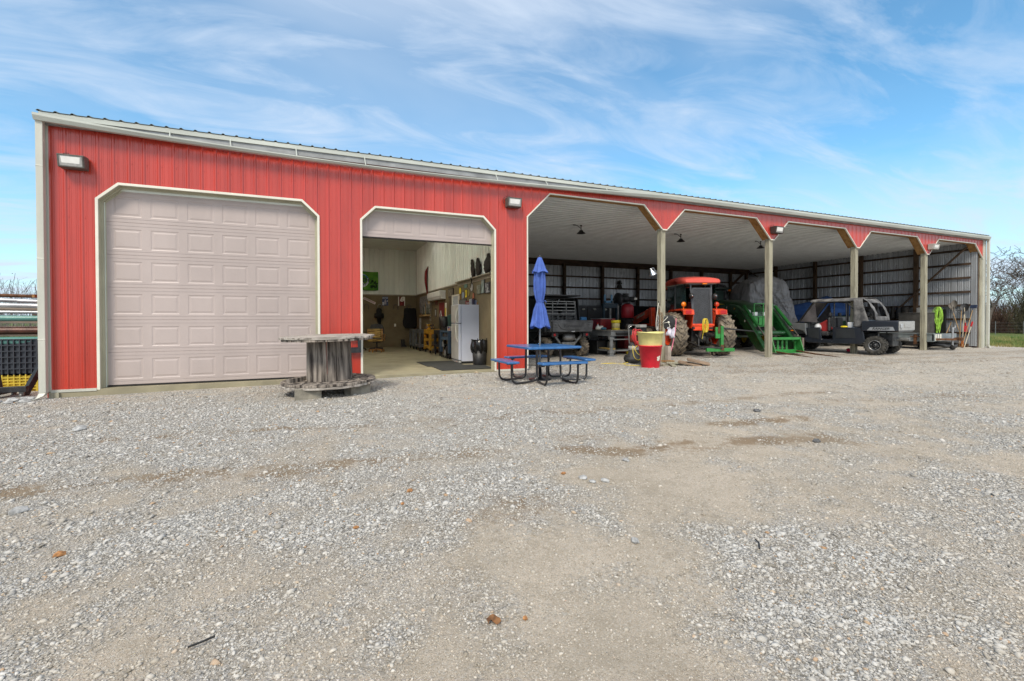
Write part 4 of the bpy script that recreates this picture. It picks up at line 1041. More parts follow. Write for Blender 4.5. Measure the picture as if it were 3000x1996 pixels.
# yellow rope hank on the rear of the tractor
M_yrope = mat('yellow_rope', (.80, .62, .06), .6, 0, .12, 20)
mb = MB(); rnd = random.Random(4)
for k in range(6):
    a = k * .5; w_ = rnd.uniform(.04, .075); pts = [(.02 + w_ * math.sin(t) + .01 * k - .03, -.615 - .012 * k, 1.04 + .23 * math.cos(t) + rnd.uniform(-.01, .01)) for t in [2 * math.pi * i / 16 for i in range(16)]]
    mb.tube(pts, .009, 5, True)
mb.tube([(-.04, -.64, .85), (-.09, -.66, .6)], .008, 5)
ro = mb.build('rope_hank', M_yrope); ro.location = kt.location; ro.rotation_euler = kt.rotation_euler; tag(ro, 'yellow rope hank hanging on the rear of the orange tractor', 'rope')
# green drawbar carrier behind
gi = thing('hitch_carrier', 'bright green hitch frame with a long black bale spear behind the orange tractor', 'implement', (11.72, 10.98, gz(12.2, 11)), -18)
mb = MB(); mb.box(-.42, .50, -.05, .05, .20, .31); part(mb, 'crossbar', M_lgreen, gi, bevel=.008)
mb = MB(); mb.box(.04, .13, -.06, .04, .34, 1.02); mb.box(-.12, .04, -.03, .03, .62, .98); part(mb, 'mast', M_lgreen, gi, bevel=.008)
mb = MB(); mb.box(-.05, .02, -.05, -.03, .78, 1.02); mb.box(.03, .14, -.066, -.061, .24, .42); part(mb, 'pin_plate', M_rust, gi)
mb = MB(); mb.tube([(.10, -.02, .94), (1.25, .15, .84)], [.03, .012], 8); part(mb, 'bale_spear', M_blacksteel, gi)

# ---------------------------------------------------------------- green tractor (nose and hay forks towards the yard)
jd = thing('green_tractor', 'green loader tractor nosed out between first and second posts with hay forks down', 'tractor', (17.0, 16.3, gz(15, 15)), 160)
for x in (-.85, .85): wheel(jd, 'rear_wheel', x, -1.2, .86, .50, M_yellow, lugs=18, lugh=.045, chev=.4)
for x in (-.85, .85): wheel(jd, 'front_wheel', x, 2.7, .62, .42, M_yellow, lugs=16, lugh=.038, chev=.4, tm=M_tyreD)
mb = MB(); mb.box(-.25, .25, -.3, 3.4, .6, 1.05); mb.cyl((-.75, 0, .86), (.75, 0, .86), .16); mb.box(-.3, .3, 3.4, 3.75, .62, .95); part(mb, 'chassis', M_iron, jd, bevel=.01)
mb = MB(); mb.box(-.72, .72, 2.60, 2.78, .50, .70); mb.ball((.55, 2.69, .62), .16); mb.ball((-.55, 2.69, .62), .16); part(mb, 'front_axle', M_green, jd, bevel=.02)
mb = MB(); rings = []
for y, hw, zt in ((-.1, .40, 2.14), (.55, .40, 2.13), (1.45, .40, 2.10), (2.2, .40, 2.05), (3.0, .39, 1.92), (3.5, .36, 1.76), (3.72, .31, 1.58), (3.80, .26, 1.40), (3.80, .25, 1.0)):
    rings.append([(-hw, y, 1.0), (-hw, y, zt - .10), (-hw * .88, y, zt - .03), (-hw * .5, y, zt), (hw * .5, y, zt), (hw * .88, y, zt - .03), (hw, y, zt - .10), (hw, y, 1.0)])
mb.loft(rings, True); part(mb, 'hood', M_green, jd)
for s_ in (-1, 1):
    mb = MB(); n_ = 12; vs = []
    for i in range(n_ + 1):
        t = i / n_; y = .2 + 3.0 * t; hw = .406; zt = 2.13 - .25 * t * t - .17; w_ = .042 * (1 - t * .9)
        vs += [(s_ * hw, y, zt + w_), (s_ * (hw + .003), y, zt - w_)]
    mb.add(vs, [(2 * i, 2 * i + 1, 2 * i + 3, 2 * i + 2) for i in range(n_)]); part(mb, 'hood_stripe', M_yellow, jd, fix=False)
    mb = MB(); mb.prism([(3.53, 1.40), (3.78, 1.38), (3.72, 1.60), (3.5, 1.66)], 'x', min(s_ * .33, s_ * .36), max(s_ * .33, s_ * .36)); mb.box(min(s_ * .10, s_ * .28), max(s_ * .10, s_ * .28), 3.78, 3.82, 1.38, 1.52)
    part(mb, 'headlight', mat('headlight_glass', (.75, .78, .8), .15, 0, .05), jd, bevel=.006)
mb = MB(); mb.box(-.2, .2, 3.78, 3.815, 1.02, 1.34); part(mb, 'grille', M_black, jd)
mb = MB()   # grille guard
for a, b_ in (((-.36, 0), (-.36, .86)), ((.36, 0), (.36, .86)), ((0, .0), (0, .86)), ((-.36, .86), (.36, .86)), ((-.36, .36), (.36, .36)), ((-.36, .0), (.36, .0))): mb.bar((a[0], 4.02, .98 + a[1]), (b_[0], 4.02, .98 + b_[1]), .03)
for k in range(4): mb.box(-.34 + .18 * k, -.20 + .18 * k, 4.0, 4.01, 1.02, 1.32)
part(mb, 'grille_guard', M_lgreen, jd)
mb = MB()
_n0 = set(jd.children)
for a, b_ in (((-.72, -.3, 1.5), (-.66, -.2, 2.65)), ((.72, -.3, 1.5), (.66, -.2, 2.65)), ((-.74, .8, 1.3), (-.70, .8, 2.65)), ((.74, .8, 1.3), (.70, .8, 2.65)), ((-.62, 1.45, 1.3), (-.66, 1.35, 2.65)), ((.62, 1.45, 1.3), (.66, 1.35, 2.65))): mb.bar(a, b_, .06)
mb.box(-.7, .7, -.3, 1.45, 1.25, 1.45); part(mb, 'cab_frame', M_black, jd)
mb = MB(); mb.add([(-.66, 1.38, 2.62), (.66, 1.38, 2.62), (.63, 1.47, 1.46), (-.63, 1.47, 1.46)], [(0, 1, 2, 3)]); part(mb, 'windscreen', mat('green_tint_glass', (.05, .085, .07), .08, 0, .2, 1.5, spec=.7), jd, fix=False)
for s_ in (-1, 1):
    mb = MB(); mb.add([(s_ * .68, -.22, 2.62), (s_ * .70, 1.36, 2.62), (s_ * .68, 1.42, 1.4), (s_ * .74, -.3, 1.5)], [(0, 1, 2, 3)]); part(mb, 'side_glass', M_glass, jd, fix=False)
mb = MB(); mb.box(-.70, .70, 1.475, 1.49, 1.46, 1.80); part(mb, 'windscreen_sunshade', mat('pale_paper', (.55, .60, .62), .8), jd)
mb = MB(); mb.box(-.80, .80, -.45, 1.60, 2.66, 2.76); part(mb, 'roof', mat('dark_cab_roof', (.03, .045, .035), .4), jd, bevel=.03)
for s_ in (-1, 1):
    mb = MB(); mb.box(s_ * .86 - .05, s_ * .86 + .05, 1.45, 1.53, 2.58, 2.67); part(mb, 'marker_lamp', M_amber, jd, bevel=.01)
    mb = MB(); mb.box(min(s_ * .68, s_ * 1.12), max(s_ * .68, s_ * 1.12), -.75, .65, 1.62, 1.70); mb.box(min(s_ * .68, s_ * .72), max(s_ * .68, s_ * .72), -.7, .8, 1.0, 1.62); part(mb, 'fender', M_green, jd, bevel=.03)
for o_ in set(jd.children) - _n0:
    if o_.type == 'MESH': o_.data.transform(Matrix.Translation((0, -1.6, 0)))
for s_ in (-1, 1):     # curved arms: level beside the hood, then bending down to the carriage
    top = [(1.7, 1.86), (2.7, 1.88), (3.3, 1.80), (3.75, 1.58), (4.15, 1.22), (4.6, .78), (5.05, .36), (5.22, .18)]
    bot = [(5.02, .06), (4.72, .14), (4.2, .56), (3.8, .96), (3.5, 1.26), (3.2, 1.46), (2.7, 1.56), (1.7, 1.58)]
    mb = MB(); mb.prism(top + bot, 'x', s_ * .62 - .08, s_ * .62 + .08); arm = part(mb, 'loader_arm', M_green, jd, bevel=.03, bseg=3)
    mb = MB(); mb.prism([(3.95, 1.05), (4.25, .82), (4.32, .90), (4.05, 1.18)], 'x', s_ * .62 - .085, s_ * .62 + .085); part(mb, 'pressed_rib', M_green, arm, bevel=.02)
    mb = MB(); mb.box(s_ * .62 - .10, s_ * .62 + .10, 1.62, 1.9, .5, 1.85); part(mb, 'loader_tower', M_green, jd, bevel=.02)
    mb = MB(); mb.cyl((s_ * .62, 1.9, .95), (s_ * .62, 3.1, 1.40), .05, n=12); part(mb, 'lift_cylinder', M_green, arm)
for s_ in (-1, 1):   # bucket tilt cylinders on top of the arms
    a, m_, b_ = Vector((s_ * .62, 3.78, 1.74)), Vector((s_ * .62, 4.72, 1.00)), Vector((s_ * .62, 5.12, .66))
    mb = MB(); mb.cyl(a, m_, .060, n=14); part(mb, 'tilt_cylinder', mat('mid_green_paint', (.012, .11, .022), .35), jd)
    mb = MB(); mb.cyl(m_, b_, .025, n=10); part(mb, 'cylinder_rod', M_chrome, jd)
    mb = MB(); mb.tube([(s_ * .70, 3.6, 1.60), (s_ * .71, 4.2, 1.15), (s_ * .70, 4.8, .62)], .014, 6); part(mb, 'hydraulic_line', M_black, jd)
mb = MB(); mb.lathe([(.001, 0), (.06, 0), (.06, .006), (.001, .006)], (.703, 3.25, 1.66), 'x', 18); part(mb, 'round_badge', M_black, jd)
mb = MB(); mb.tube([(.712, 3.22, 1.64), (.712, 3.25, 1.67), (.712, 3.29, 1.66)], .006, 5); mb.tube([(.712, 3.25, 1.67), (.712, 3.235, 1.70)], .005, 5); part(mb, 'badge_emblem', M_yellow, jd)
mb = MB(); mb.cyl((-.62, 4.45, .72), (.62, 4.45, .72), .095, n=16); part(mb, 'torque_tube', M_green, jd)
mb = MB(); mb.box(.703, .708, 3.95, 4.02, 1.14, 1.22); mb.box(.703, .708, 2.6, 2.67, 1.70, 1.77); part(mb, 'decal_sticker', M_white, jd)
# fork carriage
mb = MB()
for z in (.07, .50): mb.box(-.52, .52, 5.16, 5.26, z, z + .09)
for x in (-.48, -.16, .0, .16, .48): mb.box(x - .03, x + .04, 5.14, 5.20, .10, .58)
for x in (-.51, .51): mb.prism([(5.15, .07), (5.15, .60), (5.40, .56), (5.62, .07)], 'x', x - .012, x + .012)
mb.box(-.62, .62, 5.50, 5.56, .50, .57) if False else mb.box(-.50, .50, 5.26, 5.62, .06, .075)
mb.box(-.52, .52, 5.36, 5.42, .52, .60)
part(mb, 'fork_carriage', M_lgreen, jd, bevel=.006)
for x in (-.45, .45):
    mb = MB(); mb.tube([(x, 5.3, .11), (x, 6.2, .07), (x * 1.0, 7.35, .045)], [.03, .026, .008], 8); part(mb, 'hay_spear', M_rust, jd)
mb = MB(); mb.box(-.60, -.54, 5.42, 5.47, .05, .58); part(mb, 'spear_holder', mat('brown_flat_steel', (.16, .125, .10), .7), jd)

# ---------------------------------------------------------------- tarp-covered machine behind
M_tarp = mat('silver_grey_tarp', (.25, .25, .255), .30, .0, .12, 2.5, bump=.5, bscale=14, stretch=(1, 1, 2.2))
M_tarpD = mat('black_plastic_sheet', (.035, .035, .037), .25, 0, .1, 3)
tmt = bpy.data.materials.new('creased_silver_tarp'); tmt.use_nodes = True; nt = tmt.node_tree; b_ = nt.nodes['Principled BSDF']; b_.inputs['Roughness'].default_value = .27; b_.inputs['Base Color'].default_value = (.21, .21, .215, 1)
t = N('ShaderNodeTexCoord'); hs = []
for rot_, sc_, st_ in (((0, R(35), R(15)), 1.5, .35), ((0, R(-42), R(40)), 2.4, .30), ((0, R(12), 0), 4.5, .35)):
    mp = N('ShaderNodeMapping'); Lk(t.outputs['Object'], mp.inputs[0]); mp.inputs['Rotation'].default_value = rot_; mp.inputs['Scale'].default_value = (1, 1, st_)
    n1 = N('ShaderNodeTexNoise'); n1.inputs['Scale'].default_value = sc_; n1.inputs['Detail'].default_value = 2; Lk(mp.outputs[0], n1.inputs['Vector'])
    hs.append(nmath('MULTIPLY', nmath('POWER', nmath('SUBTRACT', 1.0, nmath('MULTIPLY', nmath('ABSOLUTE', nmath('SUBTRACT', n1.outputs['Fac'], .5)), 5.0)), 3.0), 2.0 / sc_))
bp_ = N('ShaderNodeBump'); bp_.inputs['Strength'].default_value = 1; bp_.inputs['Distance'].default_value = .035; Lk(nmath('ADD', nmath('ADD', hs[0], hs[1]), hs[2]), bp_.inputs['Height']); Lk(bp_.outputs[0], b_.inputs['Normal'])
tp = thing('tarp_covered_machine', 'tall machine wrapped in a wrinkled silver grey tarp behind the second post', 'covered machine', (18.45, 15.0, gz(20, 16)), -24)
def tarp(w, d, pts_top, zb, seed, n=90, m_=26, wr=.045, skirt=.25):
    rings = []
    for j in range(m_ + 1):
        t = j / m_; ring = []
        for i in range(n):
            a = 2 * math.pi * i / n; ca, sa = math.cos(a), math.sin(a); q = 3.2
            rr = (abs(ca) ** q + abs(sa) ** q) ** (-1 / q); z = zb + (pts_top - zb) * math.sin(t * math.pi / 2) ** .8
            k = 1.0 + skirt * (1 - t) ** 1.5; k *= (math.cos(t * math.pi / 2) ** .15 if t < 1 else 0) * 1.0
            f = mnoise.noise(Vector((ca * 3 + seed, sa * 3, t * 2.2))) + .6 * mnoise.noise(Vector((ca * 8 + seed, sa * 8 + 2 * t, t * 4.5))) + .35 * abs(mnoise.noise(Vector((ca * 16 + seed, sa * 16 + 5 * t, t * 9))))
            ring.append((w * .5 * rr * ca * k + f * wr, d * .5 * rr * sa * k + f * wr, z + .05 * mnoise.noise(Vector((ca * 2, sa * 2, t * 3 + seed))) + (0 if t > .02 else .12 * mnoise.noise(Vector((ca * 2.5, sa * 2.5, seed))))))
        rings.append(ring)
    mb = MB(); mb.loft(rings, True, False); return mb
prof = [(-1.02, 1.75), (-.98, 2.45), (-.80, 2.86), (-.35, 3.10), (.25, 3.14), (.72, 2.98), (.92, 2.55), (1.12, 1.95), (1.42, 1.10), (1.05, .92), (.45, .84), (-.2, .80), (-.85, .95)]
def respl(P, n):
    out = []; m_ = len(P)
    for k in range(n):
        t = k / n * m_; i = int(t); f = t - i; a, b_ = P[i % m_], P[(i + 1) % m_]; out.append((a[0] + (b_[0] - a[0]) * f, a[1] + (b_[1] - a[1]) * f))
    return out
PR = respl(prof, 156); rings = []
def crease(p, f):
    q = Vector((p.x * .9 + p.z * .5, p.y * .9 + p.z * .25, (p.z * .55 - p.x * .45) * 2.2)) * f
    return (1 - abs(mnoise.noise(q)) * 2.6)
for j in range(47):
    t = j / 46; y = -.95 + 1.9 * t; k = 1 - .16 * abs(2 * t - 1) ** 3; ring = []
    for x, z in PR:
        p = Vector((x * k, y + (0), z)); zz2 = 2.0 + (z - 2.0) * (1 - .12 * abs(2 * t - 1) ** 4)
        c_ = .05 * crease(p, .8) + .022 * crease(p + Vector((5, 2, 1)), 1.9) + .008 * crease(p + Vector((1, 7, 3)), 6.0)
        d_ = Vector((p.x - .1, 0, zz2 - 1.9)).normalized(); edge = max(0, abs(2 * t - 1) - .9) * 10
        ring.append((p.x * (1 - .30 * edge) + d_.x * c_, y - c_ * .6 * (1 if y < 0 else -1), 1.9 + (zz2 - 1.9) * (1 - .30 * edge) + d_.z * c_))
    rings.append(ring)
def cap(rg, sgn):     # wrinkled end sheets
    cx_, cz_ = sum(p[0] for p in rg) / len(rg), sum(p[2] for p in rg) / len(rg); out = []
    for q in range(1, 15):
        k = 1 - q / 14 * .98; out.append([(cx_ + (x - cx_) * k, y + sgn * (.06 * (1 - k) + .05 * crease(Vector((x * k, 1, z * k)), 1.4) + .025 * crease(Vector((x * k, 4, z * k)), 3.5)), cz_ + (z - cz_) * k) for x, y, z in rg])
    return out
full = cap(rings[0], -1)[::-1] + rings + cap(rings[-1], 1)
mb = MB(); mb.loft(full, True, True)
part(mb, 'tarp', tmt, tp)
mb = MB(); mb.box(-.75, .85, -.7, .7, .5, 1.3); for_ = part(mb, 'machine_body', M_green, tp, bevel=.05)
for x in (-.8, .9): wheel(tp, 'machine_wheel', x, -.5, .45, .3, M_yellow, lugs=14, tm=M_tyreD)
tp2 = thing('sheeted_machine', 'glossy black plastic sheeting draped over a green machine behind the green tractor', 'covered machine', (17.9, 17.6, gz(18, 17)))
mb = tarp(1.9, 1.6, 3.02, 1.9, 8.1, n=120, m_=34, wr=.11, skirt=.1); part(mb, 'plastic_sheet', M_tarpD, tp2, fix=False)
mb = MB(); mb.box(-.85, .85, -.7, .7, .6, 2.0); part(mb, 'machine_body', M_green, tp2, bevel=.06)
for x in (-.75, .75): wheel(tp2, 'machine_wheel', x, -.4, .5, .3, M_yellow, lugs=14, tm=M_tyreD)

# ---------------------------------------------------------------- covered boat behind the crew buggy
bt = thing('covered_boat', 'boat under a blue canvas cover with a green hull behind the dark crew buggy', 'boat', (23.0, 15.3, gz(22, 15)), 97)
bt.scale = (1.05, 1.12, 1.08)
mb = MB(); rings = []
for y, w_, zt, rdg in ((-2.6, .1, 1.55, .05), (-2.3, .55, 1.72, .28), (-1.5, .85, 1.80, .42), (-.6, .95, 1.82, .62), (.4, .98, 1.78, .40), (1.6, .98, 1.72, .30), (2.5, .92, 1.66, .12), (2.62, .80, 1.5, .06)):
    ring = []
    for i in range(13):
        t = i / 12 * 2 - 1; x = w_ * t; z = zt - .18 + rdg * (1 - abs(t) ** 1.3) + .02 * mnoise.noise(Vector((x * 4, y * 3, 1)))
        ring.append((x, y, z))
    ring = [(-w_ - .01, y, zt - .48)] + ring + [(w_ + .01, y, zt - .48)]
    rings.append(ring)
mb.loft(rings, True, True); part(mb, 'canvas_cover', mat('royal_blue_canvas', (.022, .085, .27), .7, 0, .14, 3), bt)
mb = MB(); rings = []
for y, w_, zk in ((-2.75, .06, 1.15), (-2.2, .52, .75), (-1.3, .85, .62), (0, .94, .60), (2.55, .92, .60)):
    rings.append([(-w_, y, 1.30), (-w_ * .97, y, .95), (-w_ * .7, y, zk + .05), (0, y, zk - .05), (w_ * .7, y, zk + .05), (w_ * .97, y, .95), (w_, y, 1.30)])
mb.loft(rings, True, True); hl = part(mb, 'hull', mat('dark_green_hull', (.02, .07, .03), .3, 0, .1, 3), bt)
mb = MB(); mb.box(-.96, .96, -1.6, 2.56, 1.08, 1.26); part(mb, 'hull_band', mat('grey_hull_band', (.33, .34, .33), .4), hl, bevel=.01)
mb = MB(); mb.box(-.5, -.42, -3.6, 2.3, .42, .52); mb.box(.42, .5, -3.6, 2.3, .42, .52); mb.box(-1.05, 1.05, 1.2, 1.3, .3, .42); part(mb, 'boat_trailer', M_gmetal, bt)
for x in (-1.05, 1.05): wheel(bt, 'trailer_wheel', x, 1.25, .32, .2, M_silver, lugs=14, lugh=.01, tm=M_tyreD)
text('Mo', .26, Matrix.Translation((22.3 - 22.3 + .97, .0, 1.0)) @ Matrix.Rotation(R(90), 4, 'Z') @ Matrix.Rotation(R(90), 4, 'X'), M_yellow, bt, 'hull_lettering')

# ---------------------------------------------------------------- dark crew buggy (side view, tail towards the yard)
rg = thing('crew_buggy', 'dark slate four-door side-by-side buggy with grey soft top between the second and fourth posts', 'utility vehicle', (18.42, 9.98, gz(18.4, 9.9)), 12)
M_rim = mat('machined_alloy', (.42, .42, .42), .3, .8, .1, 8)
for x in (-.68, .68):
    for y in (0, 2.62):
        h_ = wheel(rg, 'wheel', x, y, .335, .27, M_blacksteel, lugs=22, lugh=.022, rim_r=.50, chev=.2, lw=.035, disc=.55, tm=M_tyreD)
        s_ = -1 if x < 0 else 1
        mb = MB(); mb.lathe([(.158, s_ * .102), (.170, s_ * .118), (.180, s_ * .102), (.170, s_ * .09), (.158, s_ * .102)], axis='x', n=32); mb.lathe([(.001, s_ * .11), (.035, s_ * .108), (.038, s_ * .08), (.001, s_ * .08)], axis='x', n=16)
        for k in range(6):
            a = math.pi / 3 * k + .3; mb.cyl((s_ * .075, math.sin(a) * .105, math.cos(a) * .105), (s_ * .088, math.sin(a) * .105, math.cos(a) * .105), .014, n=8)
        part(mb, 'rim_ring', M_rim, h_)
mb = MB(); mb.box(-.5, .5, -.3, 3.2, .36, .46); mb.box(-.3, .3, -.4, .5, .30, .75); mb.box(-.35, .35, 2.6, 3.3, .35, .7); part(mb, 'chassis', M_iron, rg, bevel=.01)
mb = MB()
for x in (-.35, .35):
    for y in (-.12, .14, 2.75, 3.0): mb.bar((x * .6, y, .42), (x * 1.7, y * .98 if y > 1 else 0, .34), .035)
    for y in (0, 2.88): mb.tube([(x * 1.05, y, .9), (x * 1.5, y, .40)], .035, 10)
part(mb, 'suspension', M_gmetal, rg)
# cargo box with rounded sides
mb = MB(); prof = [(-.80, .84), (-.80, 1.16), (-.73, 1.19), (-.70, 1.19), (-.70, .90), (.70, .90), (.70, 1.19), (.73, 1.19), (.80, 1.16), (.80, .84), (.70, .80), (-.70, .80)]
mb.prism(prof, 'y', -.72, .42); mb.box(-.70, .70, .38, .42, .9, 1.22)
cb = part(mb, 'cargo_box', M_navy, rg, bevel=.018)
mb = MB(); mb.box(-.78, .78, -.75, -.72, .86, 1.17); mb.box(-.30, .30, -.765, -.752, .95, 1.10); tg = part(mb, 'tailgate', M_lgrey, rg, bevel=.012)
mb = MB(); mb.box(-.78, -.60, -.80, -.765, .95, 1.07); part(mb, 'tail_light', mat('chrome_lens', (.55, .56, .57), .25, .3), tg, bevel=.01)
mb = MB(); mb.prism([(-.62, .855), (.24, .855), (.14, .965), (-.56, .985)], 'x', -.806, -.801); part(mb, 'silver_decal', M_silver, cb)
text('RANGER', .11, Matrix.Translation((-.808, -.19, .915)) @ Matrix.Rotation(R(-90), 4, 'Z') @ Matrix.Rotation(R(90), 4, 'X'), M_black, cb, 'decal_lettering', width=1.25, shear=.3, bold=.002)
# side body: rockers, doors sills, fenders
for s_ in (-1, 1):
    x0_, x1_ = sorted((s_ * .70, s_ * .76))
    mb = MB(); mb.prism([(.40, .95), (.30, .42), (.5, .36), (2.35, .36), (2.5, .52), (2.35, .62), (2.42, .93), (1.86, .95), (1.80, .50), (1.42, .50), (1.40, .95)], 'x', x0_, x1_); part(mb, 'body_side', M_navy, rg, bevel=.02)
    mb = MB(); mb.prism([(.62, .58), (1.30, .56), (1.28, .88), (.66, .90)], 'x', min(s_ * .762, s_ * .775), max(s_ * .762, s_ * .775)); part(mb, 'rear_door_panel', M_grblk, rg, bevel=.012)
    mb = MB(); mb.prism([(1.88, .50), (2.28, .58), (2.34, .90), (1.90, .93)], 'x', min(s_ * .762, s_ * .775), max(s_ * .762, s_ * .775)); part(mb, 'front_door_panel', M_grblk, rg, bevel=.012)
    mb = MB(); mb.prism([(2.36, .62), (2.50, .80), (2.72, .86), (3.10, .84), (3.30, .72), (3.42, .95), (2.95, 1.10), (2.40, 1.10)], 'x', min(s_ * .55, s_ * .78), max(s_ * .55, s_ * .78)); ff = part(mb, 'front_fender', mat('grey_metallic_body', (.16, .17, .175), .32, .3, .1, 4), rg, bevel=.025)
    mb = MB(); mb.box(min(s_ * .785, s_ * .795), max(s_ * .785, s_ * .795), 2.86, 3.0, .80, .83); part(mb, 'side_reflector', M_amber, ff)
mb = MB(); mb.box(-.72, .72, .4, 2.5, .42, .50); part(mb, 'floor_pan', M_grblk, rg)
mb = MB(); mb.prism([(2.45, .7), (2.40, 1.14), (2.9, 1.10), (3.38, .96), (3.42, .62)], 'x', -.56, .56); part(mb, 'hood', mat('grey_metallic_body', ()), rg, bevel=.03)
mb = MB()
cage = [[(-.66, .46, .9), (-.62, .50, 1.90), (-.60, 2.15, 1.94), (-.64, 2.75, 1.12)], [(-.66, 1.42, .5), (-.62, 1.40, 1.93)], [(-.66, .95, .6), (-.61, 1.0, 1.92)]]
for c_ in cage:
    for s_ in (-1, 1): mb.tube([(x * (1 if s_ < 0 else -1), y, z) for x, y, z in c_], .028, 8)
for y, z in ((.50, 1.90), (1.40, 1.93), (2.15, 1.94), (2.7, 1.18)): mb.tube([(-.61, y, z), (.61, y, z)], .026, 8)
mb.tube([(-.62, 1.0, 1.9), (-.60, .52, 1.35)], .02, 8); mb.tube([(.62, 1.0, 1.9), (.60, .52, 1.35)], .02, 8)
part(mb, 'roll_cage', M_black, rg)
# soft top: wrinkled roof and torn rear skirt
M_soft = mat('dusty_soft_top', (.21, .205, .20), .8, 0, .2, 4, bump=.3, col2=(.05, .05, .052))
def softf(u, v):
    x = -.70 + 1.40 * u; y = .42 + 1.85 * v; z = 1.985 + .045 * (1 - (2 * u - 1) ** 2) + .015 * mnoise.noise(Vector((x * 4, y * 3, 0))) - .05 * max(0, v - .85) * 4 * .5
    if u < .06: x, z = -.685, z - .09 * (1 - u / .06)
    if u > .94: x, z = .685, z - .09 * (u - .94) / .06
    return (x, y, z)
mb = MB(); mb.grid(softf, 30, 30); part(mb, 'soft_top', M_soft, rg, solid=.008, fix=False)
def skirt(u, v):
    t = v; x = -.66 + 1.32 * u; y = .42 - .42 * math.sin(t * 1.5) * (1 if t < 1 else 1); z = 1.98 - .80 * t ** 1.3
    return (x + .02 * mnoise.noise(Vector((x * 6, t * 5, 3))), y + .035 * mnoise.noise(Vector((x * 5, t * 6, 9))), z)
M_clear = mat('dusty_clear_vinyl', (.22, .22, .21), .3, 0, .2, 5)
mb = MB(); mb.grid(lambda u, v: skirt(u * .16, v), 6, 16); mb.grid(lambda u, v: skirt(.84 + u * .16, v), 6, 16); mb.grid(lambda u, v: skirt(.16 + u * .68, v * .28), 14, 5); mb.grid(lambda u, v: skirt(.16 + .68 * u, .84 + .16 * v), 14, 4); part(mb, 'rear_skirt', M_soft, rg, solid=.008, fix=False)
for s_ in (-1, 1):
    mb = MB(); mb.grid(lambda u, v: (s_ * (.69 + .01 * math.sin(v * 9)), .42 + .30 * u - .30 * (1 - u) * v ** 1.5, 1.93 - v * .95 + .02 * math.sin(u * 7 + v * 5)), 6, 16); part(mb, 'side_flap', M_soft, rg, solid=.008, fix=False)
mb = MB(); mb.add([(-.58, 2.17, 1.90), (.58, 2.17, 1.90), (.61, 2.72, 1.16), (-.61, 2.72, 1.16)], [(0, 1, 2, 3)]); part(mb, 'windscreen', mat('scuffed_windscreen', (.13, .12, .125), .25, 0, .25, 2), rg, fix=False)
for s_ in (-1, 1):
    mb = MB(); mb.add([(s_ * .66, 2.10, 1.88), (s_ * .66, 2.66, 1.16), (s_ * .66, 2.0, 1.14)], [(0, 1, 2)]); part(mb, 'side_vinyl', mat('scuffed_windscreen', ()), rg, fix=False)
for y in (.62, 1.62):
    mb = MB(); mb.box(-.60, .60, y, y + .48, .62, .80); mb.box(-.60, -.05, y - .06, y + .05, .80, 1.32); mb.box(.05, .60, y - .06, y + .05, .80, 1.32); part(mb, 'bench_seat', M_seat, rg, bevel=.05)
    mb = MB(); mb.box(-.5, -.3, y - .04, y + .04, 1.36, 1.50); mb.box(.3, .5, y - .04, y + .04, 1.36, 1.50); part(mb, 'headrest', M_seat, rg, bevel=.03)
mb = MB(); mb.box(-.60, .60, 2.32, 2.5, .9, 1.18); part(mb, 'dashboard', M_grblk, rg, bevel=.03)
mb = MB(); pts = [(-.33 + .17 * math.cos(a), 2.12 + .05 * math.sin(a), 1.12 + .16 * math.sin(a)) for a in [2 * math.pi * i / 18 for i in range(18)]]; mb.tube(pts, .016, 6, True); mb.tube([(-.33, 2.12, 1.12), (-.33, 2.4, 1.02)], .02, 6); part(mb, 'steering_wheel', M_black, rg)
mb = MB(); mb.tube([(-.1, -.45, .55), (-.1, -.85, .55)], .06, 12); part(mb, 'muffler', M_gmetal, rg)
for o_ in rg.children:
    for q_ in [o_] + list(o_.children):
        if o_.type == 'MESH' and q_.type == 'MESH': q_.data.transform(Matrix.Diagonal((1, .91, 1, 1)))
# clutter in the buggy
def rgw(x, y, z): return rg.location + Matrix.Rotation(R(12), 3, 'Z') @ Vector((x, y * .91, z))
def clutter(name, lab, cat, m, pos, mbf, rz=12, **k):
    mb = MB(); mbf(mb); o_ = mb.build(name, m, **k); o_.location = rgw(*pos); o_.rotation_euler = (0, 0, R(rz)); tag(o_, lab, cat); return o_
clutter('white_bag', 'crumpled white plastic bag on the front seat of the dark crew buggy', 'bag', mat('white_film', (.6, .62, .64), .35), (-.45, 2.05, .80), lambda mb: mb.ball((0, 0, .14), .17, 8, (1.1, .8, .9)))
clutter('red_binder_case', 'dark red case leaning on the front seat of the crew buggy', 'case', mat('dull_red', (.30, .02, .02), .5), (-.48, 1.66, .80), lambda mb: mb.box(-.03, .03, -.17, .17, .0, .40, Matrix.Rotation(R(-32), 4, 'X')), bevel=.01)
clutter('white_box', 'white box standing on the rear seat of the crew buggy', 'box', mat('box_white', (.65, .67, .70), .6), (-.45, .80, .80), lambda mb: mb.box(-.15, .15, -.14, .14, .0, .34), bevel=.01)
clutter('yellow_cloth', 'yellow cloth hanging on the rear sill of the crew buggy', 'cloth', M_yellow, (-.73, 1.02, .955), lambda mb: mb.ball((0, 0, .02), .10, 8, (.5, 1.2, .35)))

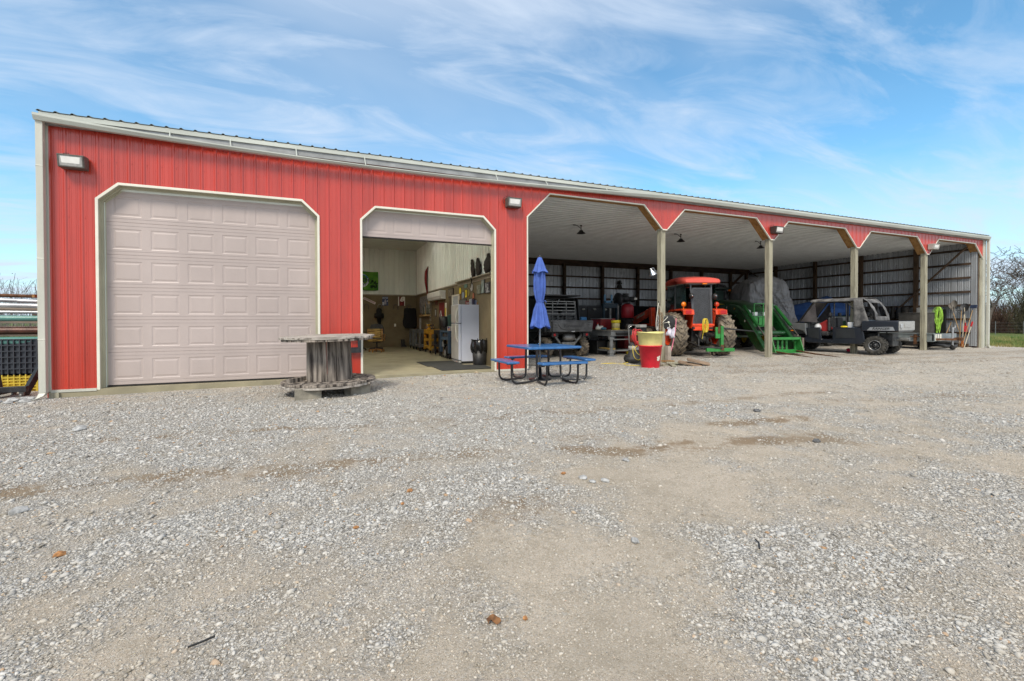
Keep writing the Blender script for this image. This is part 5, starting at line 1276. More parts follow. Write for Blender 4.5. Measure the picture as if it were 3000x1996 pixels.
# ---------------------------------------------------------------- black buggy seen from behind in the first bay
mu = thing('cargo_buggy', 'dusty black side-by-side buggy with cargo bed seen from behind in the first bay', 'utility vehicle', (7.66, 13.85, gz(7.6, 13.8)), 1.5)
M_mdust = mat('dusty_black_plastic', (.095, .097, .10), .6, 0, .2, 3, bump=.1, col2=(.035, .036, .038))
for x in (-.70, .70):
    for y in (0, 2.2): wheel(mu, 'wheel', x, y, .345, .27, M_blacksteel, lugs=20, lugh=.024, rim_r=.48, chev=.22, lw=.04)
mb = MB(); mb.prism([(-.80, .86), (-.86, 1.22), (-.80, 1.26), (-.72, 1.26), (-.72, .95), (.72, .95), (.72, 1.26), (.80, 1.26), (.86, 1.22), (.80, .86)], 'y', -.55, .75); part(mb, 'cargo_bed', M_mdust, mu, bevel=.015)
mb = MB(); mb.box(-.76, .76, -.62, -.56, .88, 1.25); mb.box(-.80, .80, -.60, -.56, 1.20, 1.255)
mb.prism([(-.52, 1.20), (-.56, 1.10), (-.44, .98), (-.30, .94), (.30, .94), (.44, .98), (.56, 1.10), (.52, 1.20)], 'y', -.645, -.62)
for s_ in (-1, 1):
    for z in (1.18, 1.10, 1.02): mb.box(min(s_ * .58, s_ * .74), max(s_ * .58, s_ * .74), -.635, -.62, z, z + .04)
tgm = part(mb, 'tailgate', M_mdust, mu, bevel=.01)
text('Kawasaki', .15, Matrix.Translation((0, -.648, 1.07)) @ Matrix.Rotation(R(90), 4, 'X'), mat('dark_emboss', (.035, .036, .038), .5), tgm, 'embossed_lettering', width=1.25, bold=.004)
mb = MB(); mb.box(-.06, .06, -.65, -.62, .87, .90); part(mb, 'tailgate_latch', M_silver, tgm)
for s_ in (-1, 1):
    mb = MB(); mb.box(s_ * .60 - .12, s_ * .60 + .12, -.50, -.42, .70, .84); lb = part(mb, 'lamp_box', M_black, mu, bevel=.01)
    mb = MB(); mb.lathe([(.001, -.515), (.045, -.51), (.05, -.50), (.001, -.50)], (s_ * .62, 0, .775), 'y', 16); part(mb, 'tail_light', M_rglass, lb)
mb = MB(); mb.bar((-.55, -.3, .78), (-.24, -.25, .42), .06); mb.bar((.55, -.3, .78), (.24, -.25, .42), .06); mb.bar((-.65, 0, .36), (.65, 0, .36), .05); mb.bar((-.62, -.1, .30), (-.15, -.1, .42), .04); mb.bar((.62, -.1, .30), (.15, -.1, .42), .04); mb.box(-.24, .24, -.35, .3, .30, .52); mb.box(-.05, .05, -.52, -.3, .30, .38); mb.bar((-.05, -.5, .34), (.15, -.52, .34), .03)
part(mb, 'rear_frame', M_gmetal, mu)
mb = MB(); mb.lathe([(.001, -.22), (.10, -.20), (.12, 0), (.10, .20), (.001, .22)], (.02, -.32, .68), 'x', 16); mb.tube([(.15, -.34, .68), (.26, -.40, .60)], .025, 8); part(mb, 'muffler', mat('dull_muffler', (.28, .27, .26), .5, .5), mu)
_n0 = set(mu.children)
mb = MB()
for z in (1.30, 1.40, 1.50, 1.60, 1.69, 1.77)[0:1] + (1.45, 1.57, 1.68, 1.80, 1.88): mb.bar((-.60, .80, z), (.60, .80, z), .028)
for x in (-.60, -.30, .24, .60): mb.bar((x, .80, 1.25), (x, .80, 1.90), .028)
mb.bar((.52, .80, 1.90), (.60, .80, 1.82), .03)
part(mb, 'bed_screen', M_gmetal, mu)
mb = MB(); 
for (a, b_) in ((-.60, -.45), (-.17, -.10), (.17, .24), (.52, .62)): mb.box(a, b_, .70, .76, 1.22, 1.42)
mb.box(-.60, .62, .70, .76, 1.20, 1.25); mb.box(-.60, .62, .70, .76, 1.385, 1.42); mb.box(-.60, .62, .71, .75, 1.305, 1.325); part(mb, 'headboard_grille', M_mdust, mu, bevel=.006)
mb = MB()
for s_ in (-1, 1): mb.tube([(s_ * .66, .78, 1.1), (s_ * .68, .85, 1.6), (s_ * .64, .95, 2.0), (s_ * .62, 2.0, 2.04), (s_ * .66, 2.7, 1.3)], .03, 8)
for y, z in ((.95, 2.0), (2.0, 2.04)): mb.tube([(-.63, y, z), (.63, y, z)], .028, 8)
mb.tube([(.25, .9, 1.25), (.25, .95, 2.0)], .022, 8)
part(mb, 'roll_cage', M_black, mu)
mb = MB(); mb.box(-.74, .74, .62, 2.15, 2.06, 2.11); part(mb, 'roof', mat('dusty_black_roof', (.055, .057, .06), .5), mu, bevel=.03)
mb = MB(); mb.box(-.66, .66, .9, 1.4, .7, .95); mb.box(-.66, -.05, .80, .92, .95, 1.55); mb.box(.05, .66, .80, .92, .95, 1.55); part(mb, 'seat', M_seat, mu, bevel=.05)
for o_ in set(mu.children) - _n0: o_.data.transform(Matrix.Translation((.02, -.55, .03)))
mb = MB(); mb.prism([(2.0, .5), (2.0, 1.25), (2.5, 1.2), (3.0, 1.0), (3.05, .55)], 'x', -.62, .62); mb.box(-.74, .74, .75, 2.0, .42, .58); part(mb, 'front_body', M_black, mu, bevel=.03)
mb = MB(); mb.box(-.88, -.76, -.3, 2.9, .85, 1.1); mb.box(.76, .88, -.3, .75, .85, 1.0); part(mb, 'fender', M_grblk, mu, bevel=.04)
mb = MB(); mb.box(-.74, -.70, .8, 2.0, .58, 1.05); part(mb, 'side_door', M_black, mu, bevel=.01)
for s_ in (-1, 1):
    mb = MB(); mb.prism([(.10, 1.05), (.25, 2.02), (1.5, 2.06), (2.25, 1.3), (2.25, .6), (.7, .6)], 'x', min(s_ * .73, s_ * .76), max(s_ * .73, s_ * .76)); part(mb, 'cab_door', M_black, mu, bevel=.01)
mb = MB(); mb.add([(-.62, 1.5, 2.04), (.62, 1.5, 2.04), (.64, 2.25, 1.2), (-.64, 2.25, 1.2)], [(0, 1, 2, 3)]); part(mb, 'windscreen', M_glass, mu, fix=False)
mb = MB(); mb.box(-.90, -.80, 1.9, 2.0, 1.5, 1.62); mb.box(-.86, -.80, 1.93, 1.97, 1.40, 1.52); part(mb, 'side_mirror', M_chrome, mu, bevel=.01)

# ---------------------------------------------------------------- black stock trailer along the back wall
ct = thing('low_black_trailer', 'long black trailer with pale marker lights parked along the back wall', 'trailer', (12.0, 20.5, gz(12, 20)), 0)
mb = MB(); mb.box(-6.8, 7.2, 0, 1.1, .75, 1.98); mb.box(-6.8, 7.2, -.03, 0, 1.90, 2.0); mb.box(-6.8, 7.2, -.04, 0, .7, .82); bd = part(mb, 'trailer_body', mat('black_trailer_paint', (.012, .013, .015), .35, 0, .2, 2), ct, bevel=.02)
for i in range(14):
    mb = MB(); mb.box(-6.6 + i * 1.05, -6.54 + i * 1.05, -.035, 0, .82, 1.90); part(mb, 'side_rib', M_blacksteel, ct)
for x in (-5.6, -4.2, -2.8, -1.4, .5, 1.18, 1.85, 3.2, 4.6, 6.0):
    mb = MB(); mb.lathe([(.001, -.06), (.07, -.055), (.08, -.04), (.001, -.04)], (x, 0, 1.80), 'y', 14, M=Matrix.Diagonal((1.3, 1, .6, 1))); part(mb, 'marker_light', mat('milky_lens', (.6, .6, .52), .3), ct)
for x in (-2.0, 2.0):
    mb = MB(); mb.lathe([(.001, -.1), (.36, -.1), (.40, -.06), (.40, .12), (.36, .16), (.001, .16)], (x, .2, .40), 'y', 24); part(mb, 'trailer_tyre', M_tyreD, ct)

# ---------------------------------------------------------------- welding bench and what stands on it
wb = thing('welding_bench', 'heavy grey steel welding bench on four legs left of the first post', 'workbench', (9.62, 13.95, gz(9.6, 13.9) - .01), 0)
M_bench = mat('dusty_grey_steel', (.26, .27, .27), .55, .3, .2, 5)
mb = MB(); mb.box(-.50, .62, -.80, .85, .875, .905); part(mb, 'bench_top', mat('worn_plate_steel', (.30, .27, .22), .5, .4, .2, 4), wb, bevel=.004)
mb = MB()
for x in (-.47, .56):
    mb.box(x - .01, x + .01, -.78, .83, .70, .873); mb.box(x - .04, x + .04, -.78, .83, .70, .715); mb.box(x - .04, x + .04, -.78, .83, .858, .874)
for y in (-.76, .80): mb.box(-.46, .55, y - .01, y + .01, .705, .87); mb.box(-.46, .55, y - .035, y + .035, .70, .712)
part(mb, 'bench_frame', M_bench, wb)
mb = MB(); mb.box(-.30, .30, -.85, -.78, .74, .83); part(mb, 'hose_tray', M_black, wb, bevel=.02)
for x in (-.42, .50):
    for y in (-.70, .74):
        mb = MB(); mb.box(x - .05, x + .05, y - .035, y + .035, .06, .70); mb.box(x - .10, x + .10, y - .07, y + .07, .12, .16); mb.box(x - .16, x + .16, y - .12, y + .12, .0, .03); mb.box(x - .09, x + .09, y - .05, y + .05, .58, .69); mb.box(x - .075, x + .075, y - .05, y + .05, .03, .20); part(mb, 'leg', M_bench, wb, bevel=.006)
mb = MB()
for x in (-.42, .50): mb.box(x - .03, x + .03, -.66, .70, .17, .22)
for y in (-.70, .74): mb.box(-.34, .42, y - .03, y + .03, .17, .22); mb.box(-.34, .62, y - .02, y + .02, .56, .60)
part(mb, 'stretcher', M_bench, wb)
BZ = gz(9.6, 13.9) - .01 + .907
def item(name, lab, cat, x, y, z, build, rz=0, group=None):
    t_ = thing(name, lab, cat, (x, y, z), rz, group); build(t_); return t_
def lath(prof, name, m, n=24, axis='z', c=(0, 0, 0)):
    def f(t_): mb = MB(); mb.lathe(prof, c, axis, n); part(mb, name, m, t_)
    return f
M_dred = mat('dark_red_enamel', (.22, .018, .02), .45, 0, .2, 4)
def tbx(t_):
    mb = MB(); mb.box(-.34, .20, -.26, .30, 0, .38); part(mb, 'cabinet', M_dred, t_, bevel=.01)
    mb = MB(); mb.box(.20, .34, -.26, .30, .0, .38) ; part(mb, 'side_cabinet', mat('faded_red_enamel', (.45, .10, .10), .5), t_, bevel=.01)
    for z in (.03, .12, .21, .30):
        mb = MB(); mb.box(-.31, .17, -.275, -.26, z, z + .075); mb.box(-.14, .0, -.285, -.275, z + .03, z + .045); part(mb, 'drawer', M_dred, t_, bevel=.004)
    mb = MB(); mb.box(.19, .35, -.27, .31, .385, .40); part(mb, 'lid', mat('faded_red_enamel', ()), t_, bevel=.004)
    mb = MB(); mb.box(-.36, .19, -.27, .31, .385, .40); part(mb, 'lid', M_lgrey, t_, bevel=.004)
item('tool_chest', 'dark red tool chest with pale lid on the welding bench', 'tool chest', 9.62, 14.35, BZ, tbx, 6)
def buck(t_):
    mb = MB(); mb.lathe([(.001, 0), (.135, 0), (.15, .30), (.146, .30), (.13, .01), (.001, .01)], n=28); part(mb, 'pail', mat('stained_cream_pail', (.60, .50, .22), .6, 0, .15, 9), t_)
    mb = MB(); mb.lathe([(.152, .24), (.165, .245), (.165, .335), (.001, .345), (.001, .33), (.152, .33)], n=28); part(mb, 'lid', M_yellow, t_)
    mb = MB(); mb.lathe([(.139, 0), (.1415, 0), (.1425, .045), (.139, .045)], n=28); part(mb, 'base_band', M_yellow, t_)
item('paint_pail', 'stained cream pail with bright yellow lid on the welding bench', 'pail', 9.72, 13.72, BZ, buck)
def vise(t_):
    mb = MB(); mb.box(-.08, .08, -.10, .10, 0, .04); mb.box(-.045, .045, -.14, .14, .04, .12); mb.box(-.07, .07, -.16, -.11, .08, .20); mb.box(-.07, .07, -.04, .0, .08, .20); mb.box(-.05, .05, .0, .12, .10, .16); part(mb, 'vise_body', M_iron, t_, bevel=.01)
    mb = MB(); mb.tube([(0, -.16, .10), (0, -.24, .10)], .012, 8); mb.tube([(-.10, -.23, .05), (.06, -.23, .16)], .009, 8); part(mb, 'vise_handle', M_chrome, t_)
item('bench_vise', 'black iron vise on the front corner of the welding bench', 'vise', 9.95, 13.33, BZ, vise, -15)
def spray(t_):
    mb = MB(); mb.lathe([(.001, 0), (.045, 0), (.045, .13), (.02, .18), (.015, .21), (.001, .21)], n=18); part(mb, 'bottle', M_white, t_)
    mb = MB(); mb.box(-.045, .02, -.013, .013, .21, .245); mb.box(-.04, -.03, -.01, .01, .17, .21); part(mb, 'trigger', mat('red_trigger', (.6, .02, .03), .4), t_, bevel=.003)
item('spray_bottle', 'white spray bottle with red trigger on the welding bench', 'spray bottle', 9.25, 14.15, BZ, spray, 20)
item('white_tub', 'small white and blue tub on the welding bench', 'tub', 9.35, 14.08, BZ, lath([(.001, 0), (.055, 0), (.07, .14), (.064, .14), (.05, .01), (.001, .01)], 'pot', M_white, 20))
def roll(t_):
    mb = MB(); mb.lathe([(.02, -.13), (.055, -.13), (.055, .13), (.02, .13), (.02, -.13)], (0, 0, .056), 'x', 20); part(mb, 'paper', M_white, t_)
item('paper_roll', 'white paper towel roll lying on the welding bench', 'paper roll', 9.20, 13.98, BZ, roll, -10)
mb = MB(); mb.ball((0, 0, .04), .10, 8, (1.2, .8, .5)); o = mb.build('teal_rag', mat('teal_rag', (.05, .16, .22), .9)); o.location = (9.33, 13.90, BZ); tag(o, 'teal rag crumpled on the welding bench', 'rag')
# under the bench
UZ = gz(9.6, 13.9)
item('steel_drum', 'silver cylinder standing under the welding bench', 'canister', 9.66, 13.9, UZ + .22 - .2, lath([(.001, 0), (.15, 0), (.155, .02), (.15, .42), (.16, .43), (.12, .46), (.001, .47)], 'drum', M_silver, 24))
def pl(t_):
    mb = MB(); mb.box(-.03, .03, -.75, .75, 0, .025); part(mb, 'board', mat('yellowish_board', (.42, .30, .10), .7), t_)
t_ = item('pine_board', 'yellow pine board lying on the welding bench lower rails', 'board', 9.35, 14.0, UZ + .225, lambda t_: None, -8)
mb = MB(); mb.box(-.12, .12, -.75, .75, 0, .03); part(mb, 'plank', mat('yellowish_board', (.42, .30, .10), .7), t_)
for k, (x, y, z, lab) in enumerate(((10.42, 13.35, .24, 'yellow shallow tub on the rail at the right end of the welding bench'), (10.35, 13.6, .0, 'yellow shallow tub on the ground behind the welding bench leg'))):
    item('yellow_basin', lab, 'basin', x, y, UZ + z, lath([(.001, 0), (.20, 0), (.22, .03), (.205, .06), (.23, .09), (.23, .15), (.24, .16), (.215, .16), (.2, .02), (.001, .02)], 'basin', M_yellow, 28), group='yellow basins by the bench')
mb = MB(); mb.box(-.35, .35, -.3, .3, 0, .50); o = mb.build('black_bin', M_black, bevel=.03); o.location = (9.5, 14.35, UZ); tag(o, 'large black bin under the back of the welding bench', 'bin')
mb = MB(); mb.box(-.25, .25, -.25, .25, 0, .62); mb.box(-.26, .26, -.26, .26, .60, .64); o = mb.build('red_fuel_can', M_dred, bevel=.03); o.location = (10.6, 14.3, UZ); tag(o, 'dark red steel box standing behind the welding bench', 'box')
# compressor behind the bench
ac = thing('air_compressor', 'red tank compressor with black pump behind the welding bench', 'compressor', (11.62, 15.6, gz(11, 15.6)))
mb = MB(); mb.lathe([(.001, 1.30), (.22, 1.31), (.26, 1.36), (.26, 1.72), (.22, 1.84), (.10, 1.90), (.001, 1.90)], n=30); part(mb, 'tank', mat('dusty_red_tank', (.38, .02, .03), .45, 0, .15, 4), ac)
mb = MB(); mb.lathe([(.001, .0), (.20, .0), (.24, .1), (.24, 1.26), (.001, 1.28)], n=24); mb.box(-.26, .26, -.1, .1, 1.2, 1.31); part(mb, 'lower_tank', M_black, ac)
mb = MB(); mb.box(-.36, .30, -.16, .16, 1.91, 1.95); mb.ball((-.10, 0, 2.10), .20, 10, (1, .9, .85)); mb.box(-.17, .0, -.1, .1, 2.18, 2.32); mb.lathe([(.001, -.16), (.11, -.15), (.12, .1), (.001, .14)], (.24, 0, 2.08), 'x', 16); part(mb, 'pump', M_black, ac, bevel=.006)
mb = MB(); mb.lathe([(.001, -.03), (.22, -.03), (.24, 0), (.22, .03), (.001, .03)], (-.48, 0, 2.06), 'x', 24); mb.lathe([(.2, -.06), (.27, -.06), (.27, .06), (.2, .06)], (-.44, 0, 2.06), 'x', 24); part(mb, 'belt_guard', M_blacksteel, ac)
mb = MB(); mb.box(.24, .36, -.17, -.13, 2.06, 2.14); part(mb, 'label_plate', M_white, ac)
text('HOTSY', .06, Matrix.Translation((.03, -.264, 1.66)) @ Matrix.Rotation(R(90), 4, 'X'), M_white, ac, 'tank_lettering') if False else None
fr = thing('shop_press', 'dark teal upright shop press with blue top behind the welding bench', 'press', (10.78, 15.6, gz(10, 15.6)))
M_teal = mat('dark_teal_paint', (.018, .045, .065), .4, 0, .2, 4); M_lblue = mat('light_blue_paint', (.10, .24, .38), .4, 0, .1, 4)
mb = MB(); mb.box(-.34, -.28, -.05, .05, 0, 1.92); mb.box(.28, .34, -.05, .05, 0, 1.92); mb.box(-.36, .36, -.08, .08, 1.72, 1.90); mb.box(-.36, .36, -.08, .08, .9, 1.0); mb.box(-.4, .4, -.3, .3, 0, .05); part(mb, 'press_frame', M_teal, fr, bevel=.006)
mb = MB(); mb.box(-.34, -.26, -.09, -.06, 1.92, 2.25); mb.box(-.02, .06, -.09, -.06, 1.92, 2.25); mb.box(-.34, .06, -.09, -.06, 1.92, 2.0); part(mb, 'press_head', M_lblue, fr, bevel=.006)
mb = MB(); mb.cyl((0, 0, 1.25), (0, 0, 1.75), .05); mb.box(.30, .36, -.09, -.06, .9, 1.88); part(mb, 'ram', M_gmetal, fr)
def bgr(t_):
    mb = MB(); mb.box(-.14, .14, -.12, .12, 0, .16); mb.box(-.20, .10, -.16, .10, .16, .36); part(mb, 'motor_box', mat('sky_blue_machine', (.06, .22, .46), .4), t_, bevel=.03)
    mb = MB(); mb.cyl((-.25, 0, .22), (.25, 0, .22), .05); mb.box(-.3, .3, -.16, .14, -.9, 0); part(mb, 'stand', M_black, t_)
item('blue_grinder', 'light blue bench machine beside the cargo bed of the black buggy', 'grinder', 8.95, 14.75, BZ + .1, bgr, 15)

# ---------------------------------------------------------------- pressure washer cart with red hose, cords
vc = thing('hose_cart', 'black wheeled washer cart wound with a red hose beside the red tub', 'hose cart', (8.38, 10.95, gz(8.3, 11) + .02), 12)
mb = MB(); mb.lathe([(.001, .03), (.24, .03), (.27, .08), (.26, .15), (.19, .20), (.15, .30), (.14, .52), (.12, .58), (.001, .60)], n=28); part(mb, 'washer_body', mat('dusty_dark_plastic', (.045, .045, .048), .6, 0, .2, 6), vc)
mb = MB(); mb.lathe([(.14, .36), (.153, .37), (.153, .47), (.14, .48)], n=24); mb.box(-.08, .05, -.165, -.13, .38, .50); part(mb, 'label_band', M_lgrey, vc)
mb = MB(); mb.lathe([(.001, .56), (.10, .56), (.12, .70), (.08, .80), (.001, .82)], n=20); part(mb, 'rust_red_cap', mat('rust_red_plastic', (.20, .03, .02), .5), vc)
mb = MB(); mb.tube([(-.13, .05, .55), (-.15, .06, 1.02)] + [(x, .06, z) for x, z in arc((-.09, 1.02), .06, 180, 90, 4)] + [(x, .06, z) for x, z in arc((.09, 1.02), .06, 90, 0, 4)] + [(.13, .05, .55)], .016, 8); part(mb, 'cart_handle', M_gmetal, vc)
mb = MB(); mb.tube([(.02 + .055 * math.cos(a), -.10, .86 + .055 * math.sin(a)) for a in [2 * math.pi * i / 16 for i in range(16)]], .014, 8, True); mb.lathe([(.001, -.12), (.035, -.12), (.035, -.09), (.001, -.09)], (.02, 0, .86), 'y', 14); part(mb, 'yellow_gauge', M_yellow, vc)
for s_ in (-1, 1):
    mb = MB(); mb.lathe([(.03, -.03), (.11, -.03), (.12, 0), (.11, .03), (.03, .03), (.03, -.03)], (s_ * .22, .05, .12), 'x', 20); part(mb, 'cart_wheel', M_rubber, vc)
M_rhose = mat('coral_red_hose', (.62, .055, .055), .45, 0, .08, 8)
mb = MB(); rnd = random.Random(8)
for k in range(11):
    rx_, rz_ = rnd.uniform(.13, .185), rnd.uniform(.16, .22); ox, oz, oy = rnd.uniform(-.035, .035), rnd.uniform(-.03, .03), -.14 - .012 * (k % 4); tl = rnd.uniform(-.25, .25)
    pts = [(-.02 + ox + rx_ * math.cos(a) + tl * .1 * math.sin(a), oy + .05 * math.sin(a + k), .74 + oz + rz_ * math.sin(a)) for a in [2 * math.pi * i / 22 for i in range(22)]]
    mb.tube(pts, .0105, 6, True)
mb.tube([(-.15, -.16, .62), (-.12, -.17, .52), (-.05, -.17, .46), (.0, -.17, .50), (-.02, -.17, .60)], .0105, 6)
o = mb.build('red_hose', M_rhose); o.location = vc.location; o.rotation_euler = vc.rotation_euler; tag(o, 'coiled coral red hose hanging on the washer cart', 'hose')
def cord(name, lab, pts, r, m, cat='cord'):
    P = [Vector(p) for p in pts]; out = []
    for i in range(len(P) - 1):
        p0, p1, p2, p3 = P[max(i - 1, 0)], P[i], P[i + 1], P[min(i + 2, len(P) - 1)]
        for k in range(8):
            t = k / 8; out.append(.5 * ((2 * p1) + (-p0 + p2) * t + (2 * p0 - 5 * p1 + 4 * p2 - p3) * t * t + (-p0 + 3 * p1 - 3 * p2 + p3) * t ** 3))
    out.append(P[-1]); mb = MB(); mb.tube(out, r, 6); o_ = mb.build(name, m); tag(o_, lab, cat); return o_
g0 = gz(8.1, 10.6) + .012
cord('extension_cord', 'yellow extension cord looping from the hose cart down to the gravel', [(8.22, 10.78, .50), (8.20, 10.74, .30), (8.24, 10.70, .14), (8.38, 10.68, .10), (8.50, 10.72, .30), (8.42, 10.74, .5), (8.26, 10.74, .42), (8.34, 10.70, .26), (8.52, 10.70, .22), (8.56, 10.66, .40), (8.50, 10.6, .2), (8.30, 10.45, g0 + .01), (8.12, 10.30, g0), (8.02, 10.42, g0), (7.86, 10.62, g0), (7.95, 10.80, g0 + .01), (7.78, 10.92, g0), (7.60, 11.1, g0), (7.42, 11.2, g0), (7.75, 11.15, g0 + .01), (8.0, 11.0, g0), (8.15, 10.9, g0 + .04)], .009, M_yrope)
# small engine behind the tub
en = thing('engine_set', 'black and tan small engine on a dark frame in front of the orange loader', 'engine', (10.05, 12.6, gz(10, 12.6)), 8)
mb = MB(); mb.box(-.32, .36, -.22, .22, .48, .54); mb.box(-.30, -.26, -.2, .2, 0, .5); mb.box(.30, .34, -.2, .2, 0, .5); mb.box(-.3, .34, -.2, -.16, .1, .14); part(mb, 'engine_stand', M_blacksteel, en)
mb = MB(); mb.box(-.30, .0, -.15, .15, .54, .98); mb.lathe([(.001, -.02), (.12, -.02), (.12, .1), (.001, .1)], (-.13, -.15, .80), 'y', 20); part(mb, 'engine_block', M_black, en, bevel=.02)
mb = MB(); mb.lathe([(.001, -.20), (.13, -.19), (.15, -.15), (.15, .13), (.12, .17), (.001, .18)], (.16, 0, .80), 'x', 24); part(mb, 'alternator', mat('tan_brown_casing', (.19, .15, .10), .45, .2, .2, 5), en)
mb = MB(); mb.box(.12, .18, -.16, -.148, .74, .84); mb.box(-.28, .02, -.12, .12, .985, 1.08); part(mb, 'fuel_tank', M_lgrey, en, bevel=.02)
# post one: chains, straps, cord reel, bag, clamp lamp
px_, py_ = 9.09, D + .02
M_chain = mat('rusty_chain', (.30, .18, .09), .7, .4, .3, 20); M_chainS = mat('galvanised_chain', (.42, .42, .40), .4, .6, .1, 20)
def chain(x, y, z0, z1, m, name, lab, link=.05, seed=0):
    mb = MB(); z = z1; k = 0; rnd = random.Random(seed)
    while z > z0:
        a = (k % 2) * math.pi / 2 + .3; xx = x + .008 * math.sin(z * 9 + seed); pts = []
        for i in range(10):
            t = 2 * math.pi * i / 10; u, w_ = .024 * math.cos(t), link * .6 * math.sin(t); pts.append((xx + u * math.cos(a), y + u * math.sin(a), z + w_))
        mb.tube(pts, .0085, 5, True); z -= link * .9; k += 1
    o_ = mb.build(name, m); tag(o_, lab, 'chain'); return o_
chain(8.99, D - .02, .62, 1.50, M_chain, 'rusty_chain', 'rusty brown chain hanging on the left face of the first post', .065, 1)
chain(8.925, D - .05, .55, 1.34, M_chainS, 'galvanised_chain', 'pale galvanised chain hanging left of the rusty one on the first post', .06, 2)
chain(9.05, D - .06, .66, 1.42, M_chain, 'short_chain', 'thin brown chain nearest the middle of the first post', .045, 3)
cord('white_strap', 'white strap hanging in a long loop on the first post', [(8.96, D - .03, 1.72), (8.90, D - .05, 1.45), (8.85, D - .06, 1.15), (8.87, D - .06, .95), (8.93, D - .06, 1.05)], .009, M_white, 'strap')
cord('beige_rope', 'pale beige rope hanging straight down the first post', [(9.0, D - .02, 1.64), (9.03, D - .03, 1.56), (9.035, D - .04, 1.2), (9.03, D - .04, .7)], .010, mat('beige_rope', (.5, .46, .36), .8), 'rope')
mb = MB(); mb.tube([(8.97, D + .03, 1.50), (8.93, D - .04, 1.50), (8.93, D - .05, 1.56)], .012, 8); mb.tube([(8.94, D - .05, 1.56), (8.98, D, 1.78), (9.06, D + .02, 1.60)], .006, 6); o = mb.build('wall_hook', M_blacksteel); tag(o, 'black steel hook on the first post holding the chains', 'hook')
rl = thing('cord_reel', 'black cord reel with pink cord hung on the right side of the first post', 'cord reel', (9.36, D + .06, 1.16), -25)
mb = MB(); mb.lathe([(.001, -.10), (.17, -.10), (.205, -.095), (.205, -.085), (.06, -.08), (.06, .08), (.205, .085), (.205, .095), (.001, .10)], (0, 0, 0), 'y', 32); part(mb, 'spool', M_black, rl)
mb = MB()
for k in range(7): mb.tube([((.165 + .008 * (k % 2)) * math.cos(a), -.07 + .022 * k, (.165 + .008 * (k % 2)) * math.sin(a)) for a in [2 * math.pi * i / 28 for i in range(28)]], .012, 6, True)
part(mb, 'wound_cord', mat('pink_cord', (.72, .20, .30), .5, 0, .08, 9), rl)
mb = MB(); mb.tube([(-.02, -.115, .16), (-.20, -.12, -.03), (-.02, -.12, .0)], .010, 6); mb.tube([(.0, -.12, -.01), (.04, -.13, -.12), (-.05, -.13, -.18)], .008, 6); mb.lathe([(.001, -.13), (.03, -.13), (.03, -.10), (.001, -.10)], (0, 0, 0), 'y', 12); part(mb, 'crank', M_white, rl)
mb = MB(); mb.bar((.15, .0, .17), (-.18, .0, .20), .03); mb.tube([(.17 + .03 * math.cos(a), -.08, .16 + .03 * math.sin(a)) for a in [2 * math.pi * i / 10 for i in range(10)]], .009, 6, True); part(mb, 'reel_bracket', M_gmetal, rl)
cord('pink_cord_end', 'pink cord end hanging from the cord reel to the boards', [(9.56, D - .08, 1.28), (9.53, D - .09, 1.0), (9.47, D - .09, .7), (9.38, D - .10, .4), (9.28, D - .10, .16)], .013, mat('pink_cord', ()))
mb = MB(); mb.grid(lambda u, v: (-.15 + .30 * u + .03 * math.sin(v * 6), .05 * math.sin(u * 14) * (.4 + v), -.22 * v - .10 * u * v + .03 * math.sin(u * 9)), 18, 10); o = mb.build('white_rag_bag', mat('lilac_white_film', (.60, .58, .66), .45, 0, .12, 10), solid=.004, fix=False); o.location = (9.40, D - .06, .99); tag(o, 'crumpled lilac white bag hanging below the cord reel', 'bag')
cl = thing('clamp_lamp', 'silver clamp lamp fixed to the left side of the first post', 'lamp', (8.86, D + .06, 2.62))
Ml = Matrix.Rotation(R(152), 4, 'Y')
mb = MB(); mb.lathe([(.025, 0), (.045, .02), (.06, .05), (.12, .15), (.127, .155), (.12, .16), (.055, .055), (.04, .025), (.025, .005), (.025, 0)], n=26, M=Ml, c=(-.10, 0, .06)); part(mb, 'reflector', M_chrome, cl)
mb = MB(); mb.tube([(-.10, 0, .06), (-.05, 0, .11), (.0, 0, .11), (.04, 0, .05), (.09, 0, .02)], .008, 8); mb.ball((-.11, 0, .07), .03, 6); part(mb, 'lamp_arm', M_chrome, cl)
# boards on the ground by the post
for k, (x, y, z, l_, w_, rz, ti, lab, mm) in enumerate((
        (9.05, 10.05, .02, .95, .14, 8, 0, 'long grey board flat on the gravel beside the first post', M_post), (9.10, 9.88, .075, .80, .10, -12, 2, 'short grey board resting across the pile by the first post', M_post),
        (9.0, 10.22, .10, .70, .12, 28, 4, 'brown board at the back of the pile by the first post', M_hdr), (9.32, 9.72, .05, .62, .28, -48, 9, 'weathered wide board tilted on the pile by the first post', mat('tan_board', (.30, .21, .14), .8, 0, .25, 3, stretch=(.6, 5, 5), bump=.3)),
        (9.52, 9.62, .10, .58, .26, -40, 12, 'wide tan board topmost at the right of the pile', mat('tan_board', ())), (8.78, 9.78, .03, .35, .12, 60, 0, 'grey block of wood between the red tub and the boards', M_post))):
    mb = MB(); mb.box(-l_ / 2, l_ / 2, -w_ / 2, w_ / 2, -.02, .02); o = mb.build('loose_board', mm, bevel=.004); o.location = (x, y, gz(x, y) + z); o.rotation_euler = (R(ti * .6), R(ti), R(rz)); tag(o, lab, 'board', 'boards by the first post')
mb = MB(); mb.box(-.06, .06, -.06, .06, 0, .50); mb.box(-.03, .03, -.065, -.06, .1, .45); o = mb.build('post_stub', mat('pale_block', (.42, .36, .30), .8), bevel=.01); o.location = (9.25, D - .10, gz(9.2, D)); tag(o, 'short pale wooden stub at the foot of the first post', 'stub')

